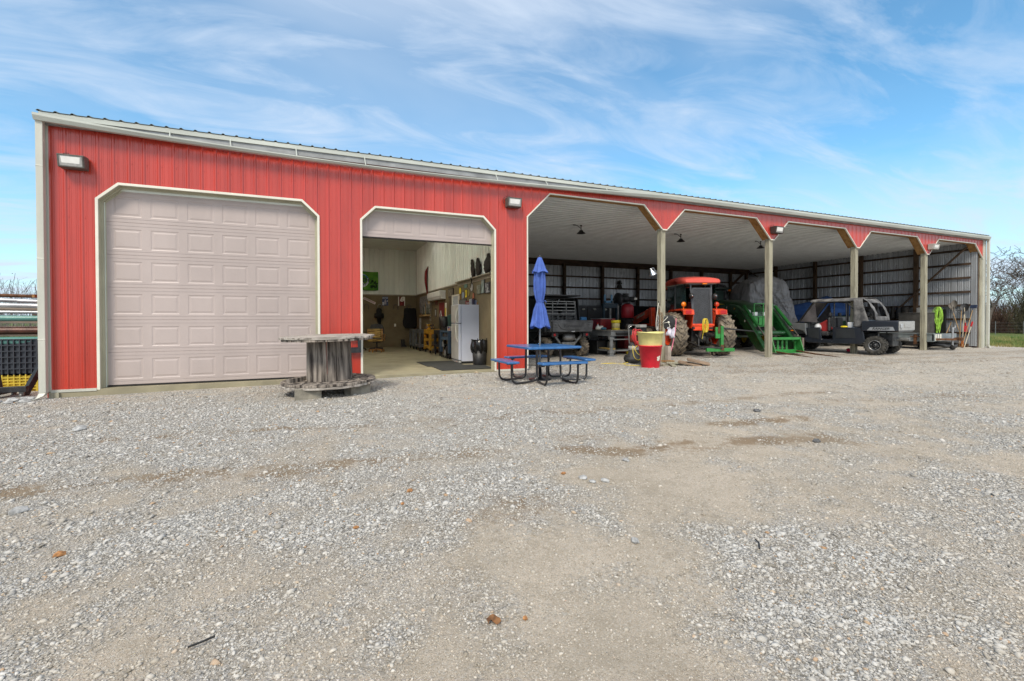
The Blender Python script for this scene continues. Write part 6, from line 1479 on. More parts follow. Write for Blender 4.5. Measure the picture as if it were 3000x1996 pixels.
# ---------------------------------------------------------------- ceiling barn lamps
for k, (x, y, lab) in enumerate(((8.46, 14.0, 'black barn lamp under the ceiling of the first bay'), (12.95, 14.0, 'black barn lamp under the ceiling of the second bay'), (17.30, 14.0, 'black barn lamp under the ceiling beside the second post'))):
    t_ = thing('barn_lamp', lab, 'lamp', (x, y, 4.58), 0, 'barn lamps under the carport ceiling')
    mb = MB(); mb.cyl((0, 0, 0), (0, 0, -.05), .07); mb.tube([(0, 0, -.05), (0, 0, -.22), (.0, 0, -.34)], .028, 8); mb.tube([(-.55, .0, -.02), (-.3, 0, -.05), (-.1, 0, -.18), (0, 0, -.24)], .022, 8); mb.box(-.62, -.45, -.05, .05, -.05, 0); part(mb, 'lamp_mount', M_black, t_)
    t_.scale = (.5, .5, .5)
    mb = MB(); mb.lathe([(.04, -.34), (.12, -.36), (.17, -.46), (.30, -.56), (.31, -.58), (.16, -.49), (.10, -.38), (.04, -.36)], n=26); part(mb, 'shade', M_black, t_)
mb = MB(); mb.box(-.04, .04, -.03, .03, -.2, .2); mb.box(-.16, .16, -.03, .03, .02, .10); mb.ball((0, 0, .14), .10, 6); mb.prism([(-.16, -.22), (.16, -.22), (.06, .0), (-.06, .0)], 'y', -.05, .05); o = mb.build('wall_ornament', mat('dark_bronze_figure', (.03, .03, .022), .6)); o.location = (15.95, YB - .12, 3.32); tag(o, 'small dark figure ornament on a girt of the back wall', 'ornament')

# ---------------------------------------------------------------- right end of the carport
ft = thing('flatbed_trailer', 'low grey steel trailer with white striped corner and upright jack, right of the crew buggy', 'trailer', (22.5, 10.5, gz(23, 11)), 0)
mb = MB(); mb.box(0, .05, -.1, 3.6, .34, .64); mb.box(-.03, .08, -.1, 3.6, .62, .66); mb.box(-.03, .08, -.1, 3.6, .32, .36); mb.box(1.55, 1.6, -.1, 3.6, .34, .64); mb.box(0, 1.6, -.12, -.05, .34, .64); part(mb, 'side_rail', mat('blue_grey_channel', (.26, .30, .31), .5, .3, .12, 4), ft)
mb = MB(); mb.box(.05, 1.55, 0, 3.6, .60, .64); part(mb, 'deck', M_iron, ft)
for y in (.5, 1.6, 2.7):
    mb = MB(); mb.box(-.05, 0, y - .05, y + .05, .20, .60); mb.box(-.07, -.05, y - .16, y + .16, .50, .54); part(mb, 'stake_pocket', M_rust, ft)
mb = MB()
for x in (.05, .22, .38): mb.box(x, x + .09, -.135, -.121, .36, .62)
part(mb, 'white_stripe', M_white, ft)
mb = MB(); mb.bar((.1, -.1, .42), (.62, -.55, .42), .10, .08); mb.bar((1.5, -.1, .42), (.66, -.55, .42), .10, .08); mb.box(.58, .72, -.72, -.5, .38, .50); mb.bar((.7, -.6, .45), (1.3, -.40, .47), .04); part(mb, 'tongue', M_rust, ft)
mb = MB(); mb.tube([(.62, -.42, .10), (.62, -.42, .80)], .035, 12); mb.tube([(.62, -.42, .80), (.62, -.42, .90)], .045, 12); mb.tube([(.62, -.42, .88), (.74, -.44, .88), (.74, -.44, .98)], .010, 6); jk = part(mb, 'jack_post', M_silver, ft)
mb = MB(); mb.lathe([(.02, -.03), (.085, -.03), (.09, 0), (.085, .03), (.02, .03), (.02, -.03)], (.62, -.42, .09), 'x', 20); mb.box(.57, .67, -.45, -.39, .10, .20); part(mb, 'jack_wheel', M_rubber, jk)
for y in (2.0,):
    for x in (-.1, 1.7): wheel(ft, 'trailer_wheel', x, y, .34, .2, M_silver, lugs=14, lugh=.01, tm=M_tyreD)
# hose pile
mb = MB(); rnd = random.Random(12)
for k in range(9):
    r1 = rnd.uniform(.45, .85); z = .05 + .045 * k * .7; pts = [(r1 * math.cos(a) * 1.1, r1 * math.sin(a) * .7 + .05 * math.sin(3 * a + k), z + .06 * math.sin(a * 2 + k)) for a in [2 * math.pi * i / 26 for i in range(26)]]
    mb.tube(pts, .05, 8, True)
o = mb.build('hose_pile', mat('worn_black_hose', (.045, .045, .046), .45, 0, .2, 8)); o.location = (24.85, 11.35, gz(25, 11) + .02); tag(o, 'heap of thick black flattened hose behind the trailer jack', 'hose')
mb = MB(); mb.box(-.55, .55, -.3, .3, 0, 1.02); mb.box(-.57, .57, -.32, .32, 1.0, 1.05); o = mb.build('steel_cabinet', mat('dark_brown_grey_cabinet', (.085, .08, .072), .6, .1, .2, 4), bevel=.01); o.location = (25.3, 12.35, .50); o.rotation_euler = (0, 0, R(90)); tag(o, 'tall brown grey steel box behind the fourth post', 'cabinet')
mb = MB(); mb.box(-.5, .5, -.3, .3, 0, .52); o = mb.build('dark_crate', M_black, bevel=.02); o.location = (25.35, 12.35, gz(25, 12)); o.rotation_euler = (0, 0, R(90)); tag(o, 'black crate on the ground carrying the steel cabinet', 'crate')
# green rope hank
mb = MB(); rnd = random.Random(6)
for k in range(16):
    w_ = rnd.uniform(.05, .19); h_ = rnd.uniform(.38, .62); ox = rnd.uniform(-.03, .03); sl = rnd.uniform(-.06, .02)
    pts = [(rnd.uniform(-.004, .004) - .01 * (k % 5), ox + w_ * math.sin(t) * (1 if math.cos(t) > -.2 else .55) + sl * math.cos(t), -h_ + h_ * math.cos(t)) for t in [2 * math.pi * i / 20 for i in range(20)]]
    mb.tube(pts, .012, 5, True)
mb.tube([(0, .0, -.8), (-.02, -.06, -1.2), (-.02, .0, -1.42)], .012, 5)
o = mb.build('green_rope', mat('lime_green_rope', (.42, .74, .10), .5, 0, .1, 6)); o.location = (26.10, 11.90, 1.80); tag(o, 'big hank of lime green hose hung on the end wall girt', 'hose')
mb = MB(); mb.box(-.02, .02, -.2, .22, -1.5, -.15); o = mb.build('dark_jacket', M_black, bevel=.02); o.location = (26.20, 11.85, 1.85); tag(o, 'black mat hanging behind the lime green hose', 'mat')
# hanging tack along the end wall
rnd = random.Random(21)
M_gear = mat('dark_leather_gear', (.035, .028, .022), .7, 0, .4, 7); 
y = 15.0; k = 0
labs = ['dark saddle bag hanging leftmost over the buggy bed', 'dark brown strap bundle hanging second on the girt', 'black pad hanging third on the girt over the buggy bed', 'tan patched dark roll hanging fourth on the girt', 'black vest-like pad hanging fifth on the girt', 'brown leather roll hanging sixth under the diagonal brace', 'black case with silver buckles hanging seventh on the girt', 'dark harness hanging last beside the inner post']
for k in range(8):
    w_ = .24 + .05 * rnd.random(); mb = MB(); h_ = .50 + .12 * rnd.random(); rings = []
    for j in range(7):
        t = j / 6; ww = w_ * (.42 + .12 * math.sin(t * 3 + k)); dd_ = .10 + .05 * math.sin(t * 2.6 + k)
        rings.append([(dd_ * math.cos(a) * -1, ww * math.sin(a) + .015 * math.sin(a * 5 + k), -h_ * t + .02 * math.sin(a * 3 + k)) for a in [2 * math.pi * i / 14 for i in range(14)]])
    mb.loft(rings); o = mb.build('hanging_gear', M_gear if k % 3 else mat('black_nylon_gear', (.018, .018, .02), .6)); o.location = (26.10, 15.0 - .26 * k, 1.84); tag(o, labs[k], 'gear', 'dark gear hung along the end wall')
mb = MB(); mb.box(-.03, .03, -.15, .15, -.55, 0); o = mb.build('hook_board', M_lgrey, bevel=.01); o.location = (26.05, 12.55, 1.78); tag(o, 'grey panel with hooks hanging right of the dark gear', 'panel')
cord('hanging_chain_hook', 'short steel chain with hook on the inner end-wall post', [(26.05, 12.62, 1.8), (26.03, 12.66, 1.5), (26.03, 12.72, 1.2), (26.03, 12.68, 1.1)], .02, M_gmetal, 'chain')
# long handled tools
M_ash = mat('ash_handle', (.42, .26, .11), .6, 0, .15, 4, stretch=(3, 3, .5)); M_pale = mat('pale_handle', (.52, .46, .34), .6, 0, .1, 4)
def tool(name, lab, cat, foot, head, hm, headf, headm, r=.014):
    t_ = thing(name, lab, cat, foot); v = Vector(head) - Vector(foot)
    mb = MB(); mb.tube([(0, 0, 0), tuple(v)], r, 8); part(mb, 'shaft', hm, t_)
    mb = MB(); q = v.to_track_quat('Z', 'X').to_matrix().to_4x4(); q.translation = v; headf(mb, q); part(mb, 'head', headm, t_, solid=.0)
    return t_
def blade(w_, h_, cup=.03):
    def f(mb, q):
        rings = [] ; pts = []
        n_ = 8
        for i in range(n_ + 1):
            t = i / n_; z = -.05 + h_ * t; ww = w_ * (.55 + .45 * math.sin(min(t * 2.2, 1.57))) * (1 if t < .6 else math.cos((t - .6) / .4 * 1.35))
            pts.append((z, max(ww, .01)))
        vs = []; fs = []
        for z, ww in pts:
            for s_ in (-1, -.5, 0, .5, 1): vs.append(tuple(q @ Vector((-cup * (1 - s_ * s_) - .01, s_ * ww, z))))
        for z, ww in pts:
            for s_ in (-1, -.5, 0, .5, 1): vs.append(tuple(q @ Vector((-cup * (1 - s_ * s_) + .0, s_ * ww, z))))
        m_ = len(pts) * 5
        for i in range(n_):
            for j in range(4): a = i * 5 + j; fs += [(a, a + 1, a + 6, a + 5), (m_ + a + 5, m_ + a + 6, m_ + a + 1, m_ + a)]
        mb.add(vs, fs, True); mb.tube([tuple(q @ Vector((0, 0, -.22))), tuple(q @ Vector((-.005, 0, .02)))], .02, 8)
    return f
M_sh = mat('dusty_shovel_steel', (.20, .18, .155), .6, .3, .2, 8)
tool('round_shovel', 'rusty round shovel hung head up, leftmost of the hand tools', 'shovel', (25.95, 11.05, .58), (26.12, 11.42, 1.72), M_ash, blade(.12, .32), M_sh)
tool('long_shovel', 'grey long shovel behind the leftmost round shovel, head up', 'shovel', (26.10, 11.35, .3), (26.17, 11.36, 1.80), M_gmetal, blade(.11, .34), M_sh)
tool('black_scoop', 'black round shovel head up in the middle of the hand tools', 'shovel', (25.7, 10.88, .05), (26.12, 10.98, 1.66), M_pale, blade(.15, .34), M_black)
def rake(mb, q):
    mb.box(-.012, .012, -.20, .20, -.01, .01, q)
    for i in range(10): mb.box(-.10, .0, -.195 + i * .042, -.187 + i * .042, -.004, .004, q)
    mb.tube([tuple(q @ Vector((0, -.18, 0))), tuple(q @ Vector((0, 0, -.2))), tuple(q @ Vector((0, .18, 0)))], .007, 6)
tool('garden_rake', 'bow rake with black tines leaning in the middle of the hand tools', 'rake', (25.75, 11.0, .05), (26.12, 11.08, 1.64), M_ash, rake, M_black)
def redsp(mb, q): mb.box(-.012, .012, -.085, .085, -.28, .0, q); mb.box(-.02, .02, -.02, .02, 0, .12, q)
tool('red_spade', 'red square spade hanging blade down among the hand tools', 'spade', (26.10, 10.98, 1.75), (26.08, 10.93, .95), M_pale, lambda mb, q: (mb.box(-.01, .01, -.085, .085, 0, .26, q), mb.box(-.02, .02, -.02, .02, -.14, 0, q)), mat('red_spade_paint', (.45, .015, .02), .45))
tool('tan_handle_hoe', 'tan handled hoe leaning near the corner post with blue head', 'hoe', (25.55, 10.82, .05), (26.14, 10.70, 1.72), M_ash, lambda mb, q: (mb.box(-.02, .02, -.12, .12, 0, .14, q), mb.tube([tuple(q @ Vector((0, 0, -.1))), tuple(q @ Vector((0, 0, .05)))], .018, 8)), mat('navy_head', (.03, .045, .09), .5))
tool('pale_pole', 'pale wooden pole leaning into the corner by the end post', 'pole', (25.35, 10.66, .03), (26.15, 10.72, 1.12), M_pale, lambda mb, q: mb.box(-.03, .03, -.02, .02, -.25, 0, q), mat('red_spade_paint', ()))
tool('short_stick', 'short tan stick leaning on the wall left of the shovels', 'stick', (25.8, 11.52, .45), (26.16, 11.46, 1.10), M_ash, lambda mb, q: mb.ball(tuple(q.translation), .014, 5), M_ash)
mb = MB(); mb.prism([(0, 0), (.10, 0), (.08, .42), (.02, .44)], 'x', -.02, .02); o = mb.build('orange_digger_blade', mat('rusty_orange_blade', (.42, .13, .03), .6), bevel=.004); o.location = (25.6, 10.78, .02); tag(o, 'rusty orange blade standing on the ground below the red spade', 'blade')
# red ball under the buggy
mb = MB(); mb.lathe([(.001, -.05), (.06, -.05), (.07, 0), (.06, .05), (.001, .05)], (0, 0, 0), 'x', 18); mb.box(.05, .35, -.03, .03, -.03, .03); o = mb.build('plastic_cap', mat('hot_red_plastic', (.75, .02, .08), .4)); o.location = (18.3, 11.05, gz(18, 11) + .08); tag(o, 'bright red cap lying under the side of the crew buggy', 'cap')
# ================================================================= WORKSHOP INSIDE THE RAISED DOOR
XW = 4.19; YW = 22.11
def wflat(name, lab, cat, y, z, w, h, m, th=.012, x=XW, group=None):      # thin flat thing on the side wall (faces -X)
    t_ = thing(name, lab, cat, (x, y, z), 0, group)
    mb = MB(); mb.box(-th, 0, -w / 2, w / 2, -h / 2, h / 2); part(mb, 'board', m, t_, bevel=.002); return t_
def bflat(name, lab, cat, x, z, w, h, m, th=.012, roll=0):
    t_ = thing(name, lab, cat, (x, YW, z)); t_.rotation_euler = (0, R(roll), 0)
    mb = MB(); mb.box(-w / 2, w / 2, -th, 0, -h / 2, h / 2); part(mb, 'board', m, t_, bevel=.002); return t_
# LED strip fixtures up on the workshop ceiling
em = bpy.data.materials.new('led_tube'); em.use_nodes = True; b_ = em.node_tree.nodes['Principled BSDF']; b_.inputs['Emission Color'].default_value = (1, .97, .84, 1); b_.inputs['Emission Strength'].default_value = 46; b_.inputs['Base Color'].default_value = (.8, .8, .75, 1)
for k, (x, y, lab) in enumerate(((-2.2, 13.0, 'ceiling tube light at the left front of the workshop'), (1.8, 13.0, 'ceiling tube light just behind the raised garage door'), (-2.2, 16.6, 'ceiling tube light at the left rear of the workshop'), (1.8, 16.6, 'ceiling tube light at the right rear of the workshop'))):
    t_ = thing('ceiling_light', lab, 'ceiling light', (x, y, 4.58), 0, 'tube lights on the workshop ceiling')
    mb = MB(); mb.box(-.10, .10, -.65, .65, -.05, 0); part(mb, 'housing', M_white, t_, bevel=.006)
    mb = MB(); mb.box(-.07, .07, -.62, .62, -.075, -.052); part(mb, 'diffuser', em, t_)
# flag on the rear wall: green field, white disc, blue peak, letters, dark machine shapes
M_flag = mat('green_flag_cloth', (.14, .36, .03), .8, 0, .25, 3, col2=(.03, .17, .02))
fl = thing('beer_flag', 'green cloth banner with white disc and dark blue letters on the rear wall', 'banner', (1.98, 22.05, 3.08))
def fy(x, z): return .02 * math.sin(x * 9) + .015 * math.sin(z * 7 + x * 4) - .02
mb = MB(); mb.grid(lambda u, v: (-1.0 + 1.45 * u, fy(-1.0 + 1.45 * u, v), -.43 + .86 * v + .02 * math.sin(u * 6)), 30, 14); part(mb, 'cloth', M_flag, fl, solid=.004, fix=False)
def fdisc(cx_, cz_, rx_, rz_, off, name, m, a0=0, a1=360):
    mb = MB(); pts = [(cx_ + rx_ * math.cos(R(a0 + (a1 - a0) * i / 32)), cz_ + rz_ * math.sin(R(a0 + (a1 - a0) * i / 32))) for i in range(33)]
    c_ = (cx_, fy(cx_, (cz_ + .43) / .86) - off, cz_) if a1 - a0 >= 360 else None
    vs = [(x, fy(x, (z + .43) / .86) - off, z) for x, z in pts]; mb.add(vs, [tuple(range(len(vs)))]) ; part(mb, name, m, fl, fix=False)
fdisc(-.36, 0.0, .40, .33, .012, 'white_disc', mat('flag_white', (.62, .68, .74), .8))
fdisc(-.36, .10, .36, .20, .015, 'blue_peak', mat('flag_blue', (.02, .13, .38), .8), 5, 175)
M_ink = mat('navy_ink', (.02, .03, .07), .8)
text('BUSCH', .25, Matrix.Translation((-.36, -.095, .03)) @ Matrix.Rotation(R(90), 4, 'X') @ Matrix.Rotation(R(-2), 4, 'Z'), M_ink, fl, 'flag_lettering', bold=.006, width=1.05)
text('LIGHT', .15, Matrix.Translation((-.30, -.095, -.17)) @ Matrix.Rotation(R(90), 4, 'X'), M_ink, fl, 'flag_lettering', bold=.004, shear=.3)
mb = MB(); rnd = random.Random(5)
for k in range(16):
    x, z = rnd.uniform(.12, .40), rnd.uniform(-.33, .0); w_, h_ = rnd.uniform(.02, .07), rnd.uniform(.02, .07); mb.add([(x - w_, -.055, z - h_), (x + w_, -.055, z - h_ * .7), (x + w_ * .8, -.055, z + h_), (x - w_ * .6, -.055, z + h_ * .8)], [(0, 1, 2, 3)])
part(mb, 'printed_machine', mat('flag_dark_green', (.012, .05, .012), .8), fl, fix=False)
# street sign, poster, framed number
t_ = bflat('street_sign', 'narrow white tilted street name sign in red letters on the rear wall', 'sign', 2.045, 2.17, .58, .10, mat('sign_white', (.70, .62, .60), .6), roll=26)
text('BUDWEISER BLVD.', .075, Matrix.Translation((0, -.016, 0)) @ Matrix.Rotation(R(90), 4, 'X'), mat('sign_maroon', (.20, .01, .02), .6), t_, 'sign_lettering', bold=.002, width=.86)
t_ = bflat('rear_poster', 'small blue music poster between the hooks on the rear wall', 'poster', 2.75, 2.16, .27, .42, mat('poster_blue', (.04, .07, .16), .5, 0, .3, 6))
mb = MB(); mb.add([(-.06, -.014, -.16), (.06, -.014, -.16), (.04, -.014, .02), (-.03, -.014, .03)], [(0, 1, 2, 3)]); mb.add([(-.02, -.0145, .02), (.03, -.0145, .02), (.03, -.0145, .08), (-.02, -.0145, .08)], [(0, 1, 2, 3)]); part(mb, 'printed_figure', mat('poster_grey', (.30, .30, .33), .6), t_, fix=False)
mb = MB(); mb.add([(-.12, -.0142, -.19), (-.07, -.0142, -.19), (-.06, -.0142, -.05), (-.12, -.0142, -.04)], [(0, 1, 2, 3)]); mb.add([(.07, -.0142, -.02), (.12, -.0142, -.02), (.12, -.0142, .03), (.08, -.0142, .03)], [(0, 1, 2, 3)]); part(mb, 'pale_print', mat('poster_white', (.55, .58, .62), .6), t_, fix=False)
text('Journal', .085, Matrix.Translation((0, -.015, .15)) @ Matrix.Rotation(R(90), 4, 'X'), mat('poster_white', ()), t_, 'poster_lettering', bold=.002)
t_ = bflat('number_banner', 'dark red racing banner with white sides and a slanted white 8', 'banner', 3.505, 2.16, .32, .43, mat('banner_maroon', (.13, .012, .012), .6))
mb = MB(); mb.box(-.16, -.115, -.015, -.0125, -.215, .215); part(mb, 'white_edge', M_white, t_); mb = MB(); mb.box(.125, .16, -.015, -.0125, -.215, .215); part(mb, 'white_edge', M_white, t_)
text('8', .30, Matrix.Translation((.01, -.018, .09)) @ Matrix.Rotation(R(90), 4, 'X'), M_white, t_, 'banner_number', bold=.012, width=1.3, shear=.25)
text('Jr.', .14, Matrix.Translation((.01, -.018, -.12)) @ Matrix.Rotation(R(90), 4, 'X'), mat('script_red', (.55, .04, .03), .5), t_, 'banner_script', shear=.3)
for x, lab in ((1.9, 'black rubber wall hook leftmost on the rear wall'), (2.50, 'black rubber wall hook holding the dark bag'), (3.22, 'black rubber wall hook below the racing banner'), (3.83, 'black rubber wall hook holding the black coat')):
    mb = MB(); mb.tube([(-.10, 0, -.22), (-.09, -.05, -.12)] + [(xx, -.06, zz_) for xx, zz_ in arc((0, -.08), .085, 165, 15, 8)] + [(.10, -.05, -.13), (.12, 0, -.24)], .016, 8)
    o = mb.build('wall_hook', M_gmetal if x in (2.5,) else mat('hook_rubber', (.07, .065, .055), .5)); o.location = (x, YW - .01, 2.0); tag(o, lab, 'hook', 'rubber hooks on the rear wall')
mb = MB(); rings = []
for z, w_, d in ((.0, .05, .05), (-.12, .13, .08), (-.24, .12, .09), (-.26, .21, .12), (-.46, .22, .12), (-.48, .10, .07), (-.75, .07, .05), (-.78, .03, .03)):
    rings.append([(w_ * math.cos(a) * (1 + .08 * math.sin(3 * a)), -.08 + d * math.sin(a), z) for a in [2 * math.pi * i / 16 for i in range(16)]])
mb.loft(rings); o = mb.build('dark_bag', mat('black_bag_cloth', (.012, .012, .010), .8, 0, .4, 6)); o.location = (2.46, YW - .06, 1.84); tag(o, 'black backpack with olive pouch hanging from the second hook', 'bag')
mb = MB(); rings = []
for z, w_, d in ((.0, .26, .08), (-.1, .30, .11), (-.45, .30, .12), (-.62, .34, .13), (-.78, .35, .13), (-.92, .27, .10)):
    rings.append([(w_ * math.cos(a) * (1 + .05 * math.sin(4 * a + z * 9)), -.10 + d * math.sin(a), z + .02 * math.sin(5 * a)) for a in [2 * math.pi * i / 20 for i in range(20)]])
mb.loft(rings); o = mb.build('black_coat', mat('black_coat_cloth', (.006, .006, .007), .9)); o.location = (3.88, YW - .04, 1.83); tag(o, 'black heavy coat hanging in the rear right corner', 'coat')
t_ = bflat('light_switch', 'white switch plate on the brown rear wall', 'switch', 3.20, 1.03, .085, .13, M_white)
mb = MB(); mb.box(-.012, .012, -.02, -.012, -.025, .025); part(mb, 'toggle', M_white, t_)
t_ = bflat('power_socket', 'dark socket plate low on the rear wall by the chair', 'socket', 2.66, .73, .075, .12, mat('brown_socket', (.05, .04, .03), .5))
mb = MB(); mb.box(-.018, .018, -.016, -.012, .01, .045); mb.box(-.018, .018, -.016, -.012, -.045, -.01); part(mb, 'outlet', M_black, t_)
mb = MB(); mb.prism([(-.12, 0), (.13, 0), (.15, .04), (.05, .12), (.04, .36), (-.12, .36), (-.12, 0)], 'y', -.07, .07); o = mb.build('rubber_boots', mat('dark_boot_rubber', (.02, .018, .014), .5), bevel=.02); o.location = (3.56, 21.9, 0); tag(o, 'dark rubber boots standing against the rear wall', 'boots')
# office chairs
def chair(name, lab, x, y, rz, backm, seatm, wood=False):
    t_ = thing(name, lab, 'chair', (x, y, 0), rz)
    for k in range(5):
        a = R(72 * k); mb = MB(); mb.bar((0, 0, .12), (.29 * math.cos(a), .29 * math.sin(a), .085), .055, .04); mb.ball((.29 * math.cos(a), .29 * math.sin(a), .035), .035, 6); part(mb, 'base_leg', M_hdr if wood else M_black, t_)
    mb = MB(); mb.cyl((0, 0, .1), (0, 0, .42), .03); mb.box(-.12, .12, -.14, .14, .38, .42); part(mb, 'column', M_black, t_)
    mb = MB(); mb.box(-.26, .26, -.26, .26, .42, .52); part(mb, 'seat', seatm, t_, bevel=.035)
    return t_
M_plaid = mat('striped_tan_fabric', (.50, .33, .09), .85, 0, .3, 7, stretch=(.4, .4, 4), col2=(.10, .06, .02), thresh=(.40, .60))
c1_ = chair('wooden_office_chair', 'swivel chair with striped tan cushions and golden wood arms behind the cable reel', 2.0, 18.75, 160, M_plaid, M_plaid, True)
mb = MB(); mb.box(-.24, .24, .22, .32, .56, .92); part(mb, 'backrest', M_plaid, c1_, bevel=.04)
for s_ in (-1, 1):
    mb = MB(); mb.bar((s_ * .27, -.22, .68), (s_ * .27, .30, .68), .05, .04); mb.bar((s_ * .27, -.18, .68), (s_ * .27, -.12, .44), .04); mb.bar((s_ * .27, .26, .92), (s_ * .27, .22, .44), .05); part(mb, 'armrest', M_hdr, c1_, bevel=.01)
c2_ = chair('black_office_chair', 'black round-backed office chair behind the striped wooden chair', 2.10, 19.7, 175, M_black, M_black)
mb = MB(); mb.prism([(-.26, .56), (.26, .56), (.29, .94), (.22, 1.08), (0, 1.12), (-.22, 1.08), (-.29, .94)], 'y', .20, .27); part(mb, 'backrest', M_black, c2_, bevel=.02)
c3_ = chair('maroon_office_chair', 'maroon office chair with small headrest at the left edge of the workshop opening', 1.40, 19.9, 150, M_dred, M_dred)
M_mar = mat('maroon_fabric', (.10, .02, .035), .85, 0, .2, 8)
mb = MB(); mb.prism([(-.24, .50), (.24, .50), (.25, .78), (.18, .88), (-.18, .88), (-.25, .78)], 'y', .18, .27); part(mb, 'backrest', M_mar, c3_, bevel=.03)
mb = MB(); mb.prism([(-.15, .98), (.15, .98), (.17, 1.10), (.12, 1.20), (-.12, 1.20), (-.17, 1.10)], 'y', .18, .26); mb.box(-.02, .02, .2, .24, .86, 1.0); part(mb, 'headrest', M_mar, c3_, bevel=.03)
# carts along the side wall
def cart(name, lab, x, y, w, l, h, m, shelf=(.30,), wheels=.10, deep=.14):
    t_ = thing(name, lab, 'cart', (x, y, 0), 0)
    mb = MB(); mb.box(-w / 2, w / 2, -l / 2, l / 2, h - deep, h); part(mb, 'top_tray', m, t_, bevel=.01)
    for sx in (-1, 1):
        for sy in (-1, 1):
            mb = MB(); mb.box(sx * w / 2 - .045 * (sx + 1), sx * w / 2 + .045 * (1 - sx), sy * l / 2 - .045 * (sy + 1), sy * l / 2 + .045 * (1 - sy), wheels + .02, h - deep); part(mb, 'leg', m, t_, bevel=.008)
            mb = MB(); mb.lathe([(.01, -.02), (wheels / 2, -.02), (wheels / 2 + .004, 0), (wheels / 2, .02), (.01, .02), (.01, -.02)], (sx * (w / 2 - .05), sy * (l / 2 - .06), wheels / 2 + .005), 'x', 16); mb.box(sx * (w / 2 - .05) - .03, sx * (w / 2 - .05) + .03, sy * (l / 2 - .06) - .02, sy * (l / 2 - .06) + .02, wheels * .6, wheels + .02); part(mb, 'caster', M_rubber, t_)
    for z in shelf: mb = MB(); mb.box(-w / 2 + .01, w / 2 - .01, -l / 2 + .01, l / 2 - .01, z, z + .09); part(mb, 'shelf', m, t_, bevel=.008)
    return t_
M_gcart = mat('grey_plastic_cart', (.10, .105, .105), .6, 0, .15, 6); M_ycart = mat('mustard_plastic_cart', (.42, .22, .015), .5, 0, .15, 5); M_bcart = mat('slate_blue_cart', (.055, .10, .16), .5, 0, .15, 5)
cart('utility_cart', 'grey plastic utility cart farthest back along the side wall', 3.88, 20.4, .50, .8, .86, M_gcart, (.15,))
cart('utility_cart', 'grey plastic utility cart between the far cart and the mustard cart', 3.92, 19.2, .50, .9, .86, M_gcart, (.15,))
cart('utility_cart', 'mustard yellow plastic cart with tools along the side wall', 3.98, 17.55, .52, 1.0, .90, M_ycart, (.18, .45), deep=.17)
cart('utility_cart', 'slate blue cart beside the fridge carrying boxes', 3.96, 14.75, .52, 1.15, .90, M_bcart, (.60,), wheels=.16, deep=.06)
rnd = random.Random(31)
M_tool = mat('tool_yellow', (.80, .42, .02), .4)
for k in range(6):
    mb = MB(); y_ = 17.15 + k * .17; mb.box(-.06, .06, -.05, .05, 0, .05); mb.bar((0, 0, .04), (-.02, .02, .15), .045, .035); mb.bar((-.10, 0, .16), (.07, 0, .17), .06, .055)
    o = mb.build('power_drill', M_tool if k % 2 else M_black, bevel=.006); o.location = (3.86 + .05 * (k % 3), y_, .90); o.rotation_euler = (0, 0, rnd.uniform(-1, 1)); tag(o, ['black drill nearest the camera on the mustard cart', 'yellow drill second on the mustard cart', 'black drill third on the mustard cart', 'yellow drill fourth on the mustard cart', 'black drill fifth on the mustard cart', 'yellow drill farthest back on the mustard cart'][k], 'drill', 'drills on the mustard cart')
mb = MB(); mb.tube([(0, .12 * math.cos(a), .12 * math.sin(a) + .12) for a in [math.pi * i / 10 for i in range(11)]], .012, 6); mb.tube([(0, .12, .12), (0, .12, 0)], .012, 6); mb.tube([(0, -.12, .12), (0, -.12, 0)], .012, 6); o = mb.build('chrome_hoop', M_chrome); o.location = (3.86, 18.1, .9); tag(o, 'chrome hoop handle standing on the far end of the mustard cart', 'handle')
mb = MB(); mb.lathe([(.001, 0), (.17, 0), (.19, .10), (.20, .42), (.16, .46), (.001, .46)], n=20); o = mb.build('black_sack', mat('black_sack_film', (.012, .012, .012), .4), bevel=.0); o.location = (3.98, 15.75, .92); tag(o, 'black round sack on the cart between the tools and the green box', 'sack')
cart('utility_cart', 'dark low cart behind the black sack', 3.98, 16.05, .46, .8, .90, M_black, (.3,))
mb = MB(); mb.prism([(-.33, 0), (.33, 0), (.30, .43), (-.20, .47), (-.28, .42)], 'x', -.04, .04); o = mb.build('green_case', mat('dark_teal_case', (.03, .085, .08), .5, 0, .1, 5), bevel=.02); o.location = (4.02, 14.95, .99); o.rotation_euler = (0, R(-6), 0); tag(o, 'dark teal open case lid standing on the blue cart', 'case')
mb = MB(); mb.box(-.2, .18, -.3, .3, 0, .10); o = mb.build('black_tool_case', M_black, bevel=.01); o.location = (3.93, 14.95, .90); tag(o, 'black tool case lying on the blue cart under the green lid', 'case')
t_ = thing('cardboard_box', 'small white and orange printed box at the near end of the blue cart', 'box', (3.87, 14.4, .90)); mb = MB(); mb.box(-.1, .1, -.15, .15, 0, .14); part(mb, 'carton', mat('printed_carton', (.58, .56, .54), .6), t_, bevel=.004); mb = MB(); mb.box(-.103, -.1005, -.13, .02, .02, .10); part(mb, 'orange_print', mat('orange_print', (.75, .22, .02), .5), t_); mb = MB(); mb.box(-.1035, -.1, -.10, .05, .08, .13); part(mb, 'blue_print', mat('blue_print', (.03, .06, .30), .5), t_)
